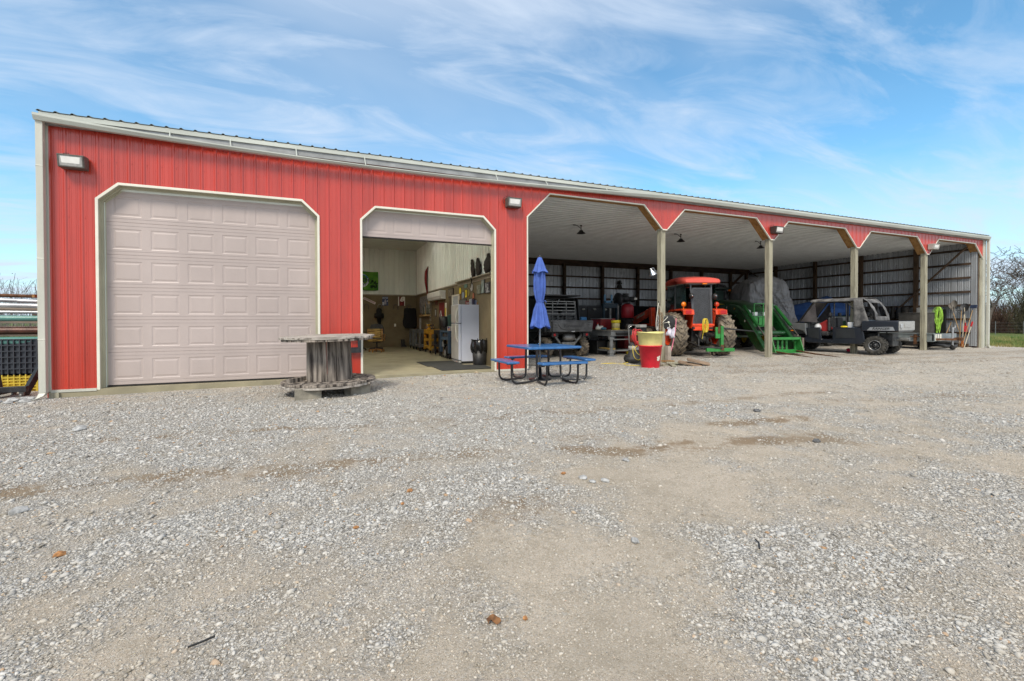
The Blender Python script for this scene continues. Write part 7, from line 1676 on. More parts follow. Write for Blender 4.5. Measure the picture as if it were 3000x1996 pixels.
t_ = thing('black_machine', 'black machine with silver parts on the floor under the blue cart', 'machine', (3.92, 14.8, .02)); mb = MB(); mb.ball((0, .0, .22), .2, 8, (.8, 1.4, 1)); mb.box(-.2, .2, -.42, .42, 0, .06); part(mb, 'body', M_black, t_); mb = MB(); mb.lathe([(.001, -.02), (.10, -.015), (.12, 0), (.001, .01)], (-.2, -.1, .14), 'x', 16); mb.tube([(-.18, .1, .35), (-.2, .2, .5), (-.18, .3, .35)], .02, 6); part(mb, 'silver_part', M_silver, t_)
t_ = thing('grey_tool', 'grey power tool on the shelf of the blue cart', 'tool', (3.9, 14.7, .69)); mb = MB(); mb.ball((0, 0, .07), .08, 6, (.8, 2.2, .8)); mb.box(-.1, .1, .2, .4, 0, .12); part(mb, 'body', M_silver, t_)
# fridge
fg = thing('refrigerator', 'tall white refrigerator with grey doors facing left inside the raised door', 'refrigerator', (3.93, 12.98, 0))
M_fw = mat('fridge_white', (.58, .61, .70), .35, 0, .03, 3); M_fd = mat('fridge_door_grey', (.50, .50, .47), .4, 0, .04, 3)
mb = MB(); mb.box(-.26, .30, -.40, .40, .06, 1.685); part(mb, 'cabinet', M_fw, fg, bevel=.01)
mb = MB(); mb.box(-.345, -.268, -.40, .40, 1.155, 1.69); d1_ = part(mb, 'freezer_door', M_fw, fg, bevel=.018)
mb = MB(); mb.box(-.345, -.268, -.40, .40, .10, 1.14); d2_ = part(mb, 'fridge_door', M_fw, fg, bevel=.018)
mb = MB(); mb.box(-.3475, -.3455, -.38, .385, 1.17, 1.675); part(mb, 'door_skin', M_fd, d1_); mb = MB(); mb.box(-.3475, -.3455, -.38, .385, .115, 1.125); part(mb, 'door_skin', M_fd, d2_)
mb = MB(); mb.tube([(-.35, -.30, 1.60), (-.385, -.30, 1.50), (-.40, -.30, 1.34), (-.395, -.30, 1.22), (-.36, -.30, 1.165)], .016, 8); part(mb, 'door_handle', M_white, d1_)
mb = MB(); mb.tube([(-.36, -.30, 1.13), (-.395, -.30, 1.08), (-.40, -.30, .92), (-.38, -.30, .72), (-.35, -.30, .62)], .016, 8); part(mb, 'door_handle', M_white, d2_)
mb = MB(); mb.box(-.30, .29, -.38, .38, 0, .06); part(mb, 'plinth', M_black, fg); mb = MB(); mb.box(-.325, -.285, -.41, -.34, 1.140, 1.155); mb.box(-.33, -.29, -.40, .40, 1.141, 1.154); part(mb, 'hinge', M_black, fg); mb = MB(); mb.box(-.33, -.27, -.39, .39, .025, .085); part(mb, 'kick_grille', M_lgrey, fg)
labs = ['tall black and white bottle leftmost on the fridge', 'black capped white bottle second on the fridge', 'dark violet bottle third on the fridge', 'black slim bottle fourth on the fridge', 'navy and white can fifth on the fridge', 'blue grey can sixth on the fridge', 'small orange and teal tube at the right on the fridge']
cs = [(.5, .5, .52), (.45, .45, .5), (.06, .04, .10), (.03, .03, .05), (.05, .06, .16), (.35, .38, .48), (.70, .20, .05)]
for k in range(7):
    h_ = (.20, .21, .18, .20, .17, .17, .11)[k]; t_ = thing('bottle', labs[k], 'bottle', (3.98 + .036 * k, 12.75, 1.686), 0, 'bottles on top of the fridge')
    mb = MB(); mb.lathe([(.001, 0), (.024, 0), (.024, h_ * .7), (.012, h_ * .85), (.001, h_ * .85)], n=14); part(mb, 'body', mat('bottle_%d' % k, cs[k], .35), t_)
    mb = MB(); mb.lathe([(.001, h_ * .84), (.014, h_ * .84), (.014, h_), (.001, h_)], n=12); part(mb, 'cap', (M_black if k < 6 else mat('teal_cap', (.02, .35, .35), .4)), t_)
t_ = thing('red_sign_box', 'small dark red carton with white letters on the fridge', 'box', (3.93, 12.85, 1.686)); mb = MB(); mb.box(-.05, .05, -.06, .06, 0, .12); part(mb, 'carton', M_dred, t_, bevel=.003); text('OU', .07, Matrix.Translation((0, -.062, .05)) @ Matrix.Rotation(R(90), 4, 'X'), M_white, t_, 'carton_lettering')
t_ = thing('toaster_box', 'dark framed grey picture lying up on the far side of the fridge top', 'picture', (4.05, 13.25, 1.686)); mb = MB(); mb.box(-.15, -.13, -.36, .36, 0, .18); part(mb, 'frame', M_black, t_); mb = MB(); mb.box(-.153, -.1505, -.33, .33, .02, .16); part(mb, 'grey_print', mat('grey_print', (.14, .14, .13), .5, 0, .3, 12), t_)
# bin with bag
tc_ = thing('trash_can', 'black round trash can lined with a black bag beside the fridge', 'trash can', (4.02, 12.02, 0))
mb = MB(); mb.lathe([(.001, 0), (.17, 0), (.18, .02), (.205, .40), (.001, .40)], n=28); part(mb, 'can', M_black, tc_)
def bagf(u, v):
    a = 2 * math.pi * u; r_ = .19 + .055 * math.sin(v * 2.6) + .016 * math.sin(a * 7 + v * 5) + .012 * math.sin(a * 11 + 2); z = .33 + .36 * v + .014 * math.sin(a * 3) * v + .010 * math.sin(a * 9) * v
    return (r_ * math.cos(a), r_ * math.sin(a), z)
M_bag = mat('black_bin_liner', (.012, .012, .013), .22, 0, .1, 5, bump=.6, bscale=14)
mb = MB(); mb.grid(bagf, 60, 14); mb.grid(lambda u, v: ((.235 - .02 * v) * math.cos(6.283 * u) * (1 - v * .35), (.235 - .02 * v) * math.sin(6.283 * u) * (1 - v * .35), .70 - .15 * v + .014 * math.sin(6.283 * u * 3)), 50, 5); part(mb, 'bin_liner', M_bag, tc_, fix=False)
mb = MB(); mb.box(-.235, -.19, -.03, .03, .38, .42); part(mb, 'can_handle', M_black, tc_)
for s_ in ((-.12, -.18), (.15, -.12)):
    mb = MB(); mb.tube([(s_[0], s_[1], .66), (s_[0] + .01, s_[1], .74)], .012, 6); part(mb, 'bag_knot', M_bag, tc_)
# floor mats
mb = MB(); mb.prism([(2.58, 13.6), (2.60, 12.15), (3.62, 12.15), (3.62, 13.6)], 'z', .0, .012); o = mb.build('floor_mat', mat('charcoal_mat', (.035, .036, .034), .9, 0, .15, 6, bump=.3), bevel=.003); tag(o, 'charcoal rubber mat lying in front of the fridge', 'mat', 'rubber mats on the workshop floor')
mb = MB(); mb.prism([(2.70, 12.14), (2.70, 10.98), (4.10, 10.98), (4.10, 11.85), (3.75, 12.14)], 'z', .0, .014); o = mb.build('floor_mat', mat('charcoal_mat', ()), bevel=.003); tag(o, 'charcoal rubber mat nearest the threshold of the raised door', 'mat', 'rubber mats on the workshop floor')
# shelf with turkey fans on the side wall
t_ = thing('wall_shelf', 'long narrow taupe shelf high on the side wall near the door', 'shelf', (XW, 13.1, 2.47)); mb = MB(); mb.box(-.11, 0, -1.75, 1.65, 0, .03); mb.box(-.02, -.002, -1.75, 1.65, -.10, 0); part(mb, 'shelf_board', mat('taupe_cap_trim', ()), t_)
M_fur = mat('black_brown_fur', (.022, .016, .012), .95, 0, .3, 30, bump=.8, bscale=60)
for k, (y, h_, w_, lean, lab) in enumerate(((12.90, .54, .17, .16, 'slim dark furry mount leftmost on the wall shelf'), (12.42, .52, .26, .10, 'dark furry mount in the middle of the wall shelf'), (11.70, .52, .40, -.14, 'wide dark feathered mount rightmost on the wall shelf'))):
    mb = MB(); rings = []; rnd = random.Random(k)
    for j in range(15):
        t = j / 14; ww = w_ * (.45 + .75 * math.sin(min(1, t * 1.15) * math.pi) ** .8) * (.9 + .1 * math.sin(9 * t + k)); 
        if t > .85: ww *= .7
        if t < .12: ww *= .55
        rings.append([( .055 * math.cos(a) * (1 - t * .4) + .022 * rnd.random(), ww * .75 * math.sin(a) + lean * (t) * .9 + .035 * (rnd.random() - .5), h_ * t) for a in [2 * math.pi * i / 12 for i in range(12)]])
    mb.loft(rings); o = mb.build('fur_mount', M_fur); o.location = (XW - .065, y, 2.502); tag(o, lab, 'taxidermy', 'dark mounts on the wall shelf')
mb = MB(); mb.tube([(0, 0, 0), (0, -.01, -.12), (-.01, .03, -.30)], [.03, .02, .008], 8); o = mb.build('hanging_tail', M_fur); o.location = (XW - .10, 12.98, 2.50); tag(o, 'thin dark tail hanging below the wall shelf', 'tail')
# red pennant
mb = MB(); 
def penf(u, v): return (-.02 - .03 * math.sin(v * 4), (u - .5) * (.62 - .45 * v) + .05 * math.sin(v * 5), -1.12 * v + .16 * (.5 - u) * (1 - v))
mb.grid(penf, 8, 20); o = mb.build('red_pennant', mat('dark_red_cloth', (.22, .006, .012), .8, 0, .2, 4), solid=.01, fix=False); o.location = (XW - .02, 19.5, 3.45); tag(o, 'long dark red cloth pennant hanging high on the side wall', 'pennant')
text('BEER', .16, Matrix.Translation((XW - .10, 19.55, 2.98)) @ Matrix.Rotation(R(-90), 4, 'Z') @ Matrix.Rotation(R(90), 4, 'X') @ Matrix.Rotation(R(-82), 4, 'Z'), mat('poster_white', ()), None, 'tmp_lettering') if False else None
# air conditioner
t_ = thing('air_conditioner', 'white wall mounted air conditioner on the brown side wall', 'air conditioner', (XW, 17.45, 2.18))
mb = MB(); mb.prism([(0, -.16), (-.18, -.14), (-.235, -.04), (-.235, .13), (-.20, .16), (0, .16)][::-1], 'y', -1.05, 1.05); mb.v = [(x, y, z) for x, y, z in mb.v]; part(mb, 'housing', mat('ac_white', (.66, .66, .62), .4, 0, .05), t_, bevel=.012)
mb = MB(); mb.box(-.21, -.19, -1.0, .98, -.152, -.138); part(mb, 'air_flap', M_lgrey, t_)
# trophy cabinet: pale wood frame with dark plaques
def wbox(name, lab, cat, y, z, w, h, d, m): 
    t_ = thing(name, lab, cat, (XW, y, z)); mb = MB(); mb.box(-d, 0, -w / 2, w / 2, -h / 2, h / 2); part(mb, 'body', m, t_, bevel=.004); return t_
M_pine = mat('pine_board', (.50, .33, .14), .6, 0, .15, 4)
t_ = thing('tool_rack', 'pale pine tool rack with dark green plaques on the side wall', 'rack', (XW, 19.85, 1.85))
for y0_, y1_ in ((-.95, .0), (.05, .95)):
    mb = MB(); mb.box(-.10, 0, y0_, y1_, -.42, -.36); mb.box(-.02, 0, y0_, y1_, -.36, .30); mb.prism([(y0_, .30), (y1_, .30), ((y0_ + y1_) / 2 + .15, .12), (y0_, .45)], 'x', -.03, -.01); part(mb, 'pine_frame', M_pine, t_)
    for q in (.18, .62): mb = MB(); yy = y0_ + q * (y1_ - y0_); mb.box(-.05, -.02, yy - .13, yy + .13, -.34, .08); part(mb, 'green_plaque', mat('deep_green_plaque', (.012, .045, .035), .4), t_); mb = MB(); mb.box(-.055, -.051, yy - .12, yy - .06, -.30, .12); part(mb, 'white_strip', M_white, t_)
mb = MB(); rnd = random.Random(17)
for k in range(9):
    yy = -.8 + k * .2; mb.tube([(-.08, yy, .45), (-.10, yy + .04, .2), (-.08, yy - .02, rnd.uniform(-.3, .1))], .02, 6)
part(mb, 'hung_tool', M_gmetal, t_)
mb = MB(); rnd = random.Random(23)
for k in range(16):
    z = .55 - k * .07; mb.ball((-.06 + rnd.uniform(-.02, .02), rnd.uniform(-.06, .06), z), .03 + .02 * rnd.random(), 5)
o = mb.build('tag_string', mat('tarnished_tags', (.22, .20, .16), .5, .3, .3, 20)); o.location = (XW - .02, 18.55, 1.75); tag(o, 'string of tarnished tags hanging between the rack and the red flag', 'string of tags')
t_ = wbox('framed_certificate', 'little framed paper on the side wall left of the red flag', 'picture', 17.95, 1.55, .22, .34, .02, M_iron); mb = MB(); mb.box(-.024, -.021, -.07, .07, -.11, .11); part(mb, 'paper', M_lgrey, t_)
t_ = wbox('red_flag', 'dark red banner with pale curved emblem on the side wall', 'banner', 16.98, 1.60, .72, .62, .02, mat('wine_red_cloth', (.17, .010, .012), .8)); mb = MB(); mb.tube([(-.03, -.10, -.25), (-.03, .05, .0), (-.03, .20, -.15), (-.03, .12, -.28)], .02, 6); part(mb, 'emblem', M_lgrey, t_)
t_ = wbox('red_print', 'faint dark red print above the framed paper', 'print', 17.85, 2.0, .4, .30, .01, mat('faint_red_print', (.13, .05, .04), .8)); mb = MB(); mb.box(-.014, -.011, -.12, .12, -.02, .02); part(mb, 'print_line', M_dred, t_)
t_ = wbox('yellow_sign', 'tall narrow yellow and white sign beside the window', 'sign', 16.35, 1.63, .18, .50, .015, M_white); mb = MB(); mb.box(-.019, -.016, -.07, .07, -.22, .06); part(mb, 'yellow_half', M_yellow, t_)
wn = thing('side_window', 'narrow white framed window on the side wall left of the fridge', 'window', (XW, 15.0, 1.72))
mb = MB(); mb.box(-.04, 0, -.42, -.37, -.38, .38); mb.box(-.04, 0, .37, .42, -.38, .38); mb.box(-.04, 0, -.37, .37, .33, .38); mb.box(-.04, 0, -.37, .37, -.38, -.33); mb.box(-.03, -.002, -.37, .37, -.02, .02); part(mb, 'window_frame', M_white, wn)
mb = MB(); mb.box(-.018, -.012, -.37, .37, .02, .33); part(mb, 'upper_pane', mat('curtained_pane', (.45, .48, .50), .3), wn); mb = MB(); mb.box(-.018, -.012, -.37, .37, -.33, -.02); part(mb, 'lower_pane', mat('dim_pane', (.10, .10, .07), .3), wn)
t_ = wbox('dark_door_panel', 'dark brown door panel left of the window', 'door', 15.65, 1.25, .42, 1.9, .015, mat('umber_door', (.07, .05, .03), .6)); mb = MB(); mb.box(-.05, -.016, -.17, -.13, -.08, .0); part(mb, 'door_handle', M_chrome, t_)
def frame(name, lab, y, z, w, h, fm, pm, bw_=.035, cat='picture'):
    t_ = thing(name, lab, cat, (XW, y, z)); mb = MB(); mb.box(-.03, 0, -w / 2, w / 2, -h / 2, h / 2); part(mb, 'frame', fm, t_, bevel=.004); mb = MB(); mb.box(-.033, -.0305, -w / 2 + bw_, w / 2 - bw_, -h / 2 + bw_, h / 2 - bw_); part(mb, 'print', pm, t_); return t_
frame('framed_picture', 'black framed brownish picture right of the air conditioner', 15.6, 2.20, .66, .30, M_black, mat('sepia_print', (.20, .17, .12), .6, 0, .3, 9))
frame('mirror_strip', 'tall narrow gold framed mirror between window and fridge', 14.50, 1.75, .14, .66, M_hdr, M_lgrey, .03)
def oval(name, lab, y, z, ry, rz_, m1, m2, cat='sign', round_=True):
    t_ = thing(name, lab, cat, (XW, y, z), 0, 'small tin signs on the side wall')
    if round_:
        mb = MB(); mb.add([(-.012, ry * math.cos(a), rz_ * math.sin(a)) for a in [2 * math.pi * i / 28 for i in range(28)]], [tuple(range(28))]); mb.add([(0, ry * math.cos(a), rz_ * math.sin(a)) for a in [2 * math.pi * i / 28 for i in range(28)]], [tuple(range(28))]); part(mb, 'rim', m2, t_)
        mb = MB(); mb.add([(-.016, ry * .82 * math.cos(a), rz_ * .82 * math.sin(a)) for a in [2 * math.pi * i / 28 for i in range(28)]], [tuple(range(28))]); part(mb, 'face', m1, t_, fix=False)
    else:
        mb = MB(); mb.box(-.012, 0, -ry, ry, -rz_, rz_); part(mb, 'rim', m2, t_); mb = MB(); mb.box(-.016, -.0125, -ry * .85, ry * .85, -rz_ * .88, rz_ * .88); part(mb, 'face', m1, t_)
    return t_
oval('oval_sign', 'yellow oval tin sign with black rim, top left of the group', 14.46, 2.20, .15, .13, M_yellow, M_black)
oval('round_sign', 'silver blue round tin sign below the yellow oval', 14.12, 2.04, .15, .13, mat('silver_blue', (.30, .36, .46), .4), M_black)
t_ = oval('yellow_badge', 'bright yellow rectangular tin sign with a black figure', 13.80, 2.07, .11, .13, M_yellow, M_black, round_=False); mb = MB(); mb.box(-.02, -.0165, -.03, .02, -.06, .05); part(mb, 'figure', M_black, t_)
oval('olive_sign', 'olive gold round tin sign right of the yellow rectangle', 13.52, 2.09, .13, .13, mat('olive_gold', (.25, .20, .05), .5), M_iron)
oval('white_oval_sign', 'white oval tin sign below the wall shelf', 13.22, 2.23, .15, .14, M_lgrey, M_black)
oval('teal_sign', 'small teal tin plate above the yellow rectangle', 13.85, 2.32, .18, .065, mat('teal_plate', (.08, .20, .17), .5), M_iron, round_=False)
oval('orange_sign', 'orange arch tin sign above the fridge', 13.05, 1.93, .11, .15, mat('rust_orange', (.42, .13, .06), .5), M_iron)
oval('grey_sign', 'grey tin sign at the left above the fridge', 14.20, 1.83, .10, .15, mat('grey_tin', (.25, .24, .2), .5), M_iron)
frame('photo_grid', 'greenish photo collage on the side wall above the fridge', 12.50, 2.12, .36, .27, mat('olive_frame', (.10, .10, .07), .6), mat('collage_print', (.28, .29, .22), .6, 0, .4, 14, col2=(.06, .07, .05)), .015)
frame('tall_print', 'pale teal tall print right of the photo collage', 12.14, 2.18, .26, .38, M_iron, mat('pale_teal_print', (.26, .32, .29), .6, 0, .3, 7), .012)
frame('dark_photo', 'black and white photo nearest the door on the side wall', 11.76, 2.12, .36, .30, M_black, mat('bw_photo', (.40, .40, .40), .6, 0, .4, 11, col2=(.03, .03, .03), thresh=(.45, .55)), .02)
mb = MB(); mb.box(-.02, 0, -.22, .18, -.35, .35); o = mb.build('plaid_towel', mat('plaid_cloth', (.45, .30, .42), .8, 0, .4, 25), bevel=.01); o.location = (XW - .0, 11.30, 1.4); tag(o, 'pinkish plaid towel hanging beside the door jamb', 'towel')
mb = MB(); mb.box(-.05, 0, -.14, .14, -.35, .35); o = mb.build('wall_bottle_rack', M_lgrey, bevel=.02); o.location = (XW, 21.0, 1.0); tag(o, 'grey narrow holder on the side wall in the far corner', 'holder')
# ================================================================= PIPE RACK BESIDE THE LEFT CORNER
def pipe(lab, a, b, r, m, name='stored_pipe'):
    mb = MB(); mb.tube([a, b], r, 14); o = mb.build(name, m); tag(o, lab, 'pipe', 'pipes and boards stored on the rack'); return o
M_tealp = mat('teal_plastic_pipe', (.10, .27, .24), .35, 0, .08, 3); M_brownp = mat('brown_steel_pipe', (.10, .035, .022), .4, .2, .3, 4)
M_whitep = mat('galvanised_pipe', (.46, .47, .49), .35, .4, .15, 4); M_beigep = mat('beige_board', (.33, .28, .23), .7, 0, .25, 4, stretch=(.4, 5, 5))
Y0 = 12.3
pk = thing('storage_rack', 'weathered timber rack frame holding pipes left of the barn', 'rack', (-7.0, 12.6, -.15))
for x in (-3.0, -.62, 1.75):
    for y in (.25, 1.15):
        mb = MB(); mb.box(x - .06, x + .06, y - .06, y + .06, 0, 2.12 if x > -1 else 1.95); part(mb, 'upright', M_post, pk, bevel=.005)
    for z in (.98, 1.25, 1.52, 1.72, 1.92):
        mb = MB(); mb.box(x - .10, x - .06, -.45, 1.35, z - .06, z); part(mb, 'arm', M_hdr, pk)
rows = [('teal pipe lowest on the rack, just above the black crate', 1.00, .095, M_tealp, 11.85), ('dark brown pipe between the two teal pipes', 1.22, .075, M_brownp, 11.95), ('teal pipe in the middle of the rack above the brown pipe', 1.47, .055, M_tealp, 11.9),
        ('thin silver pipe above the middle teal pipe', 1.60, .03, M_whitep, 12.0), ('silver pipe second from the top of the rack', 1.73, .045, M_whitep, 12.0), ('grey brown pipe behind the silver pipe', 1.68, .06, M_beigep, 12.3), ('silver pipe sloping across the top of the rack', 1.92, .04, M_whitep, 12.2),
        ('beige pipe behind the brown pipe', 1.30, .05, M_beigep, 12.35), ('rust brown bar at the very top of the rack', 1.97, .035, M_rust, 12.5)]
for k, (lab, z, r, m, y) in enumerate(rows): pipe(lab, (-10.5, y, z + .10 * ((k == 6) + (k == 4) * .4) - .15), (-4.95 + .03 * k, y + .12, z - .03 * k / 4 - .17 - .10 * (k == 6)), r, m)
for k, (z, y, lab) in enumerate(((1.12, 12.6, 'beige board stack low on the rack'), (1.38, 12.7, 'beige board in the middle of the rack'), (1.60, 12.8, 'grey beige board high on the rack'))):
    mb = MB(); mb.box(-10.4, -5.05, -.25, .25, -.04, .04); o = mb.build('stored_board', M_beigep); o.location = (0, y, z - .15); tag(o, lab, 'board', 'pipes and boards stored on the rack')
# bulk crates
def bulk(lab, x, y, z, m, h, w=1.2, d=1.0):
    t_ = thing('bulk_crate', lab, 'crate', (x, y, z))
    mb = MB(); mb.box(-w / 2 + .02, w / 2 - .02, -d / 2 + .02, d / 2 - .02, .02, h - .02); part(mb, 'wall_panel', m, t_)
    mb = MB()
    for i in range(15): xx = -w / 2 + i * w / 14; mb.box(xx - .008, xx + .008, -d / 2 - .012, -d / 2 + .025, 0, h)
    for j in range(7): zz_ = j * h / 6; mb.box(-w / 2, w / 2, -d / 2 - .010, -d / 2 + .022, zz_ - .010, zz_ + .010)
    for i in range(11): yy = -d / 2 + i * d / 10; mb.box(w / 2 - .02, w / 2 + .012, yy - .008, yy + .008, 0, h)
    part(mb, 'rib_grid', m, t_)
    mb = MB(); mb.box(-.30, .02, -d / 2 - .016, -d / 2 - .006, h * .42, h * .82); part(mb, 'smooth_panel', m, t_)
    return t_
M_ybox = mat('yellow_crate_plastic', (.66, .50, .05), .5, 0, .12, 4); M_bbox = mat('slate_crate_plastic', (.035, .042, .055), .5, 0, .12, 4)
b1_ = bulk('yellow ribbed plastic base crate on the ground left of the barn', -5.75, 12.35, -.14, M_ybox, .34)
b2_ = bulk('slate black collapsible bulk crate stacked on the yellow base', -5.75, 12.35, .20, M_bbox, .68)
mb = MB(); mb.box(-.28, -.10, -.532, -.52, .18, .22); part(mb, 'label_strip', M_white, b2_)
# black steel wheeled frame
bf = thing('steel_dolly', 'black square-tube wheeled dolly frame at the left picture edge', 'dolly', (-5.42, 11.0, -.16))
mb = MB(); mb.bar((.10, 0, .16), (-.10, .06, 1.50), .11, .11); part(mb, 'upright', M_blacksteel, bf, bevel=.006)
mb = MB(); mb.box(-.9, .50, -.05, .05, .12, .22); mb.bar((.08, -.25, .13), (.12, .45, .13), .10, .10); part(mb, 'base_frame', M_blacksteel, bf, bevel=.006)
mb = MB(); mb.box(-.15, -.02, -.07, .0, 1.38, 1.46); part(mb, 'top_bracket', M_rust, bf)
for x, y in ((.10, -.22), (.42, .0), (.12, .42), (-.7, 0)):
    mb = MB(); mb.lathe([(.012, -.02), (.045, -.02), (.05, 0), (.045, .02), (.012, .02), (.012, -.02)], (x, y, .05), 'x', 16); mb.box(x - .03, x + .03, y - .02, y + .03, .05, .12); part(mb, 'caster', M_gmetal, bf)
mb = MB(); mb.bar((-5.06, 11.20, -.14), (-4.80, 11.55, .75), .09, .09); mb.bar((-4.80, 11.55, .70), (-4.80, 11.55, 1.25), .05, .05); o = mb.build('leaning_beam', M_blacksteel, bevel=.005); tag(o, 'black square beam leaning behind the left downspout', 'beam')

# ================================================================= TREES, BRUSH, FENCE AT THE EDGES
M_bark = mat('grey_brown_bark', (.13, .108, .09), .9, 0, .3, 3, bump=.4)
def bare_tree(lab, x, y, h, seed, spread=.62, r0=.17, lv=6):
    rnd = random.Random(seed); t_ = thing('bare_tree', lab, 'tree', (x, y, -.2), 0, 'bare trees along the far fence')
    trunk = MB(); crown = MB()
    def grow(p, d, L, r, lev):
        pts = [p]; dd_ = d.copy(); seg = 4 if lev < 3 else 3; q = p.copy()
        for i in range(seg):
            dd_ = (dd_ + Vector((rnd.uniform(-1, 1), rnd.uniform(-1, 1), rnd.uniform(-.5, .7))) * (.10 if lev < 2 else .22)).normalized(); q = q + dd_ * (L / seg); pts.append(q.copy())
        rs = [max(r * (1 - .38 * i / seg), .015) for i in range(seg + 1)]
        (trunk if lev == 0 else crown).tube(pts, rs, 6 if lev < 2 else (4 if lev < 4 else 3), caps=False)
        if lev >= lv: return
        nb = 3 if lev < 2 else rnd.choice((2, 2, 3))
        for k in range(nb):
            i = seg if k == 0 else rnd.randint(1, seg)
            ax = Vector((rnd.uniform(-1, 1), rnd.uniform(-1, 1), rnd.uniform(-.25, .5))).normalized()
            nd_ = (dd_ * (1 - spread) + ax * spread).normalized(); nd_.z = nd_.z * .9 + .14
            grow(pts[i], nd_.normalized(), L * rnd.uniform(.62, .85), rs[i] * rnd.uniform(.52, .72), lev + 1)
    grow(Vector((0, 0, 0)), Vector((rnd.uniform(-.08, .08), 0, 1)).normalized(), h * .30, r0, 0)
    part(trunk, 'trunk', M_bark, t_, fix=False); part(crown, 'crown', M_bark, t_, fix=False); return t_
bare_tree('bare oak nearest the barn corner with a dark twisted crown', 52.5, 20.6, 8.3, 3, r0=.20, lv=7)
bare_tree('taller bare tree at the right picture edge', 58.5, 20.6, 9.6, 31, r0=.24, lv=7)
bare_tree('bare tree behind and between the two front ones', 63.0, 26.5, 8.0, 14, lv=6)
bare_tree('far bare tree just right of the barn corner', 66.0, 32.0, 8.5, 23, lv=6)
# bushes of twigs
def brush(lab, x, y, w, d, h, seed, col, n=900, nm='brush'):
    rnd = random.Random(seed); mb = MB()
    for k in range(n):
        px_, py_ = x + rnd.gauss(0, w * .4), y + rnd.gauss(0, d * .4); hh = h * rnd.uniform(.5, 1.1) * math.exp(-((px_ - x) / w) ** 2)
        p0 = Vector((px_, py_, -.1)); p1 = p0 + Vector((rnd.gauss(0, .28) * hh, rnd.gauss(0, .28) * hh, hh)); mb.bar(p0, p1, .012 + .010 * rnd.random())
        for j in range(4):
            q = p0.lerp(p1, rnd.uniform(.3, 1)); mb.bar(q, q + Vector((rnd.gauss(0, .35), rnd.gauss(0, .35), rnd.uniform(.0, .4))), .010)
        for j in range(3):
            q = p0.lerp(p1, rnd.uniform(.1, 1)) + Vector((rnd.gauss(0, .2), rnd.gauss(0, .2), 0)); s_ = .05; a = Vector((rnd.gauss(0, 1), rnd.gauss(0, 1), rnd.gauss(0, 1))).normalized() * s_; b_ = a.orthogonal().normalized() * s_; mb.add([q - a, q - b_, q + a, q + b_], [(0, 1, 2, 3)])
    o = mb.build(nm, col, fix=False); return o
M_bush1 = mat('russet_brush', (.15, .085, .055), .9, 0, .4, 1.5); M_bush2 = mat('olive_brush', (.10, .09, .045), .9, 0, .4, 1.5)
o = brush('', 60, 24, 10, 3, 3.0, 1, M_bush1, 1500, 'thicket'); o['kind'] = 'stuff'; o['label'] = 'russet leafless thicket behind the fence right of the barn'; o['category'] = 'brush'
o = brush('', 57.5, 19.0, 2.2, 1.6, 4.2, 2, M_bush2, 700, 'evergreen_shrub'); tag(o, 'olive brown bushy shrub at the right picture edge', 'shrub')
o = brush('', 90, 70, 26, 8, 6.5, 5, M_bush1, 1500, 'far_wood'); o['kind'] = 'stuff'; o['label'] = 'far leafless wood on the horizon right of the barn'; o['category'] = 'wood'
o = brush('', -36, 60, 26, 8, 6.0, 7, mat('grey_far_brush', (.20, .18, .17), .9, 0, .3, 1.5), 1500, 'left_wood'); o.name = 'far_wood'; o['kind'] = 'stuff'; o['label'] = 'pale leafless wood on the horizon behind the pipe rack'; o['category'] = 'wood'
# wire fence
fn = thing('wire_fence', 'thin wire fence on steel posts along the field right of the barn', 'fence', (44, 19.5, -.1))
for k in range(9):
    mb = MB(); mb.box(-.02, .02, -.02, .02, 0, 1.2); mb.v = [(x + -6 + 3.4 * k, y - .45 * k + 2, z) for x, y, z in mb.v]; part(mb, 'fence_post', M_gmetal, fn)
for z in (.3, .55, .8, 1.05):
    mb = MB(); mb.tube([(-6, 2, z), (21.2, -1.6, z)], .007, 4); part(mb, 'wire', M_gmetal, fn)
# grass blades on the field by the barn corner
rng2 = np.random.default_rng(9); n_ = 26000
bx, by = 28.3 + rng2.random(n_) ** 1.3 * 16, 9.6 + rng2.random(n_) * 11
k_ = by > 9.9 + .9 * np.sin(bx); bx, by = bx[k_], by[k_]; n_ = len(bx)
hh_ = .05 + .13 * rng2.random(n_); an = rng2.random(n_) * 6.28; wd = .010 + .008 * rng2.random(n_); ln = (rng2.random((n_, 2)) - .5) * .12
V = np.zeros((n_, 3, 3)); V[:, 0] = np.stack([bx - wd * np.cos(an), by - wd * np.sin(an), np.full(n_, -.06)], -1); V[:, 1] = np.stack([bx + wd * np.cos(an), by + wd * np.sin(an), np.full(n_, -.06)], -1); V[:, 2] = np.stack([bx + ln[:, 0], by + ln[:, 1], hh_], -1)
me = bpy.data.meshes.new('grass'); me.vertices.add(n_ * 3); me.vertices.foreach_set('co', V.astype(np.float32).ravel()); me.loops.add(n_ * 3); me.loops.foreach_set('vertex_index', np.arange(n_ * 3, dtype=np.int32)); me.polygons.add(n_); me.polygons.foreach_set('loop_start', (np.arange(n_) * 3).astype(np.int32)); me.update(calc_edges=True)
me.materials.append(mat('winter_grass', (.30, .27, .10), .8, 0, .3, .9, col2=(.06, .15, .02), thresh=(.42, .6)))
o = bpy.data.objects.new('grass', me); COL.objects.link(o); o['kind'] = 'stuff'; o['label'] = 'green and straw winter grass beside the barn corner'; o['category'] = 'grass'
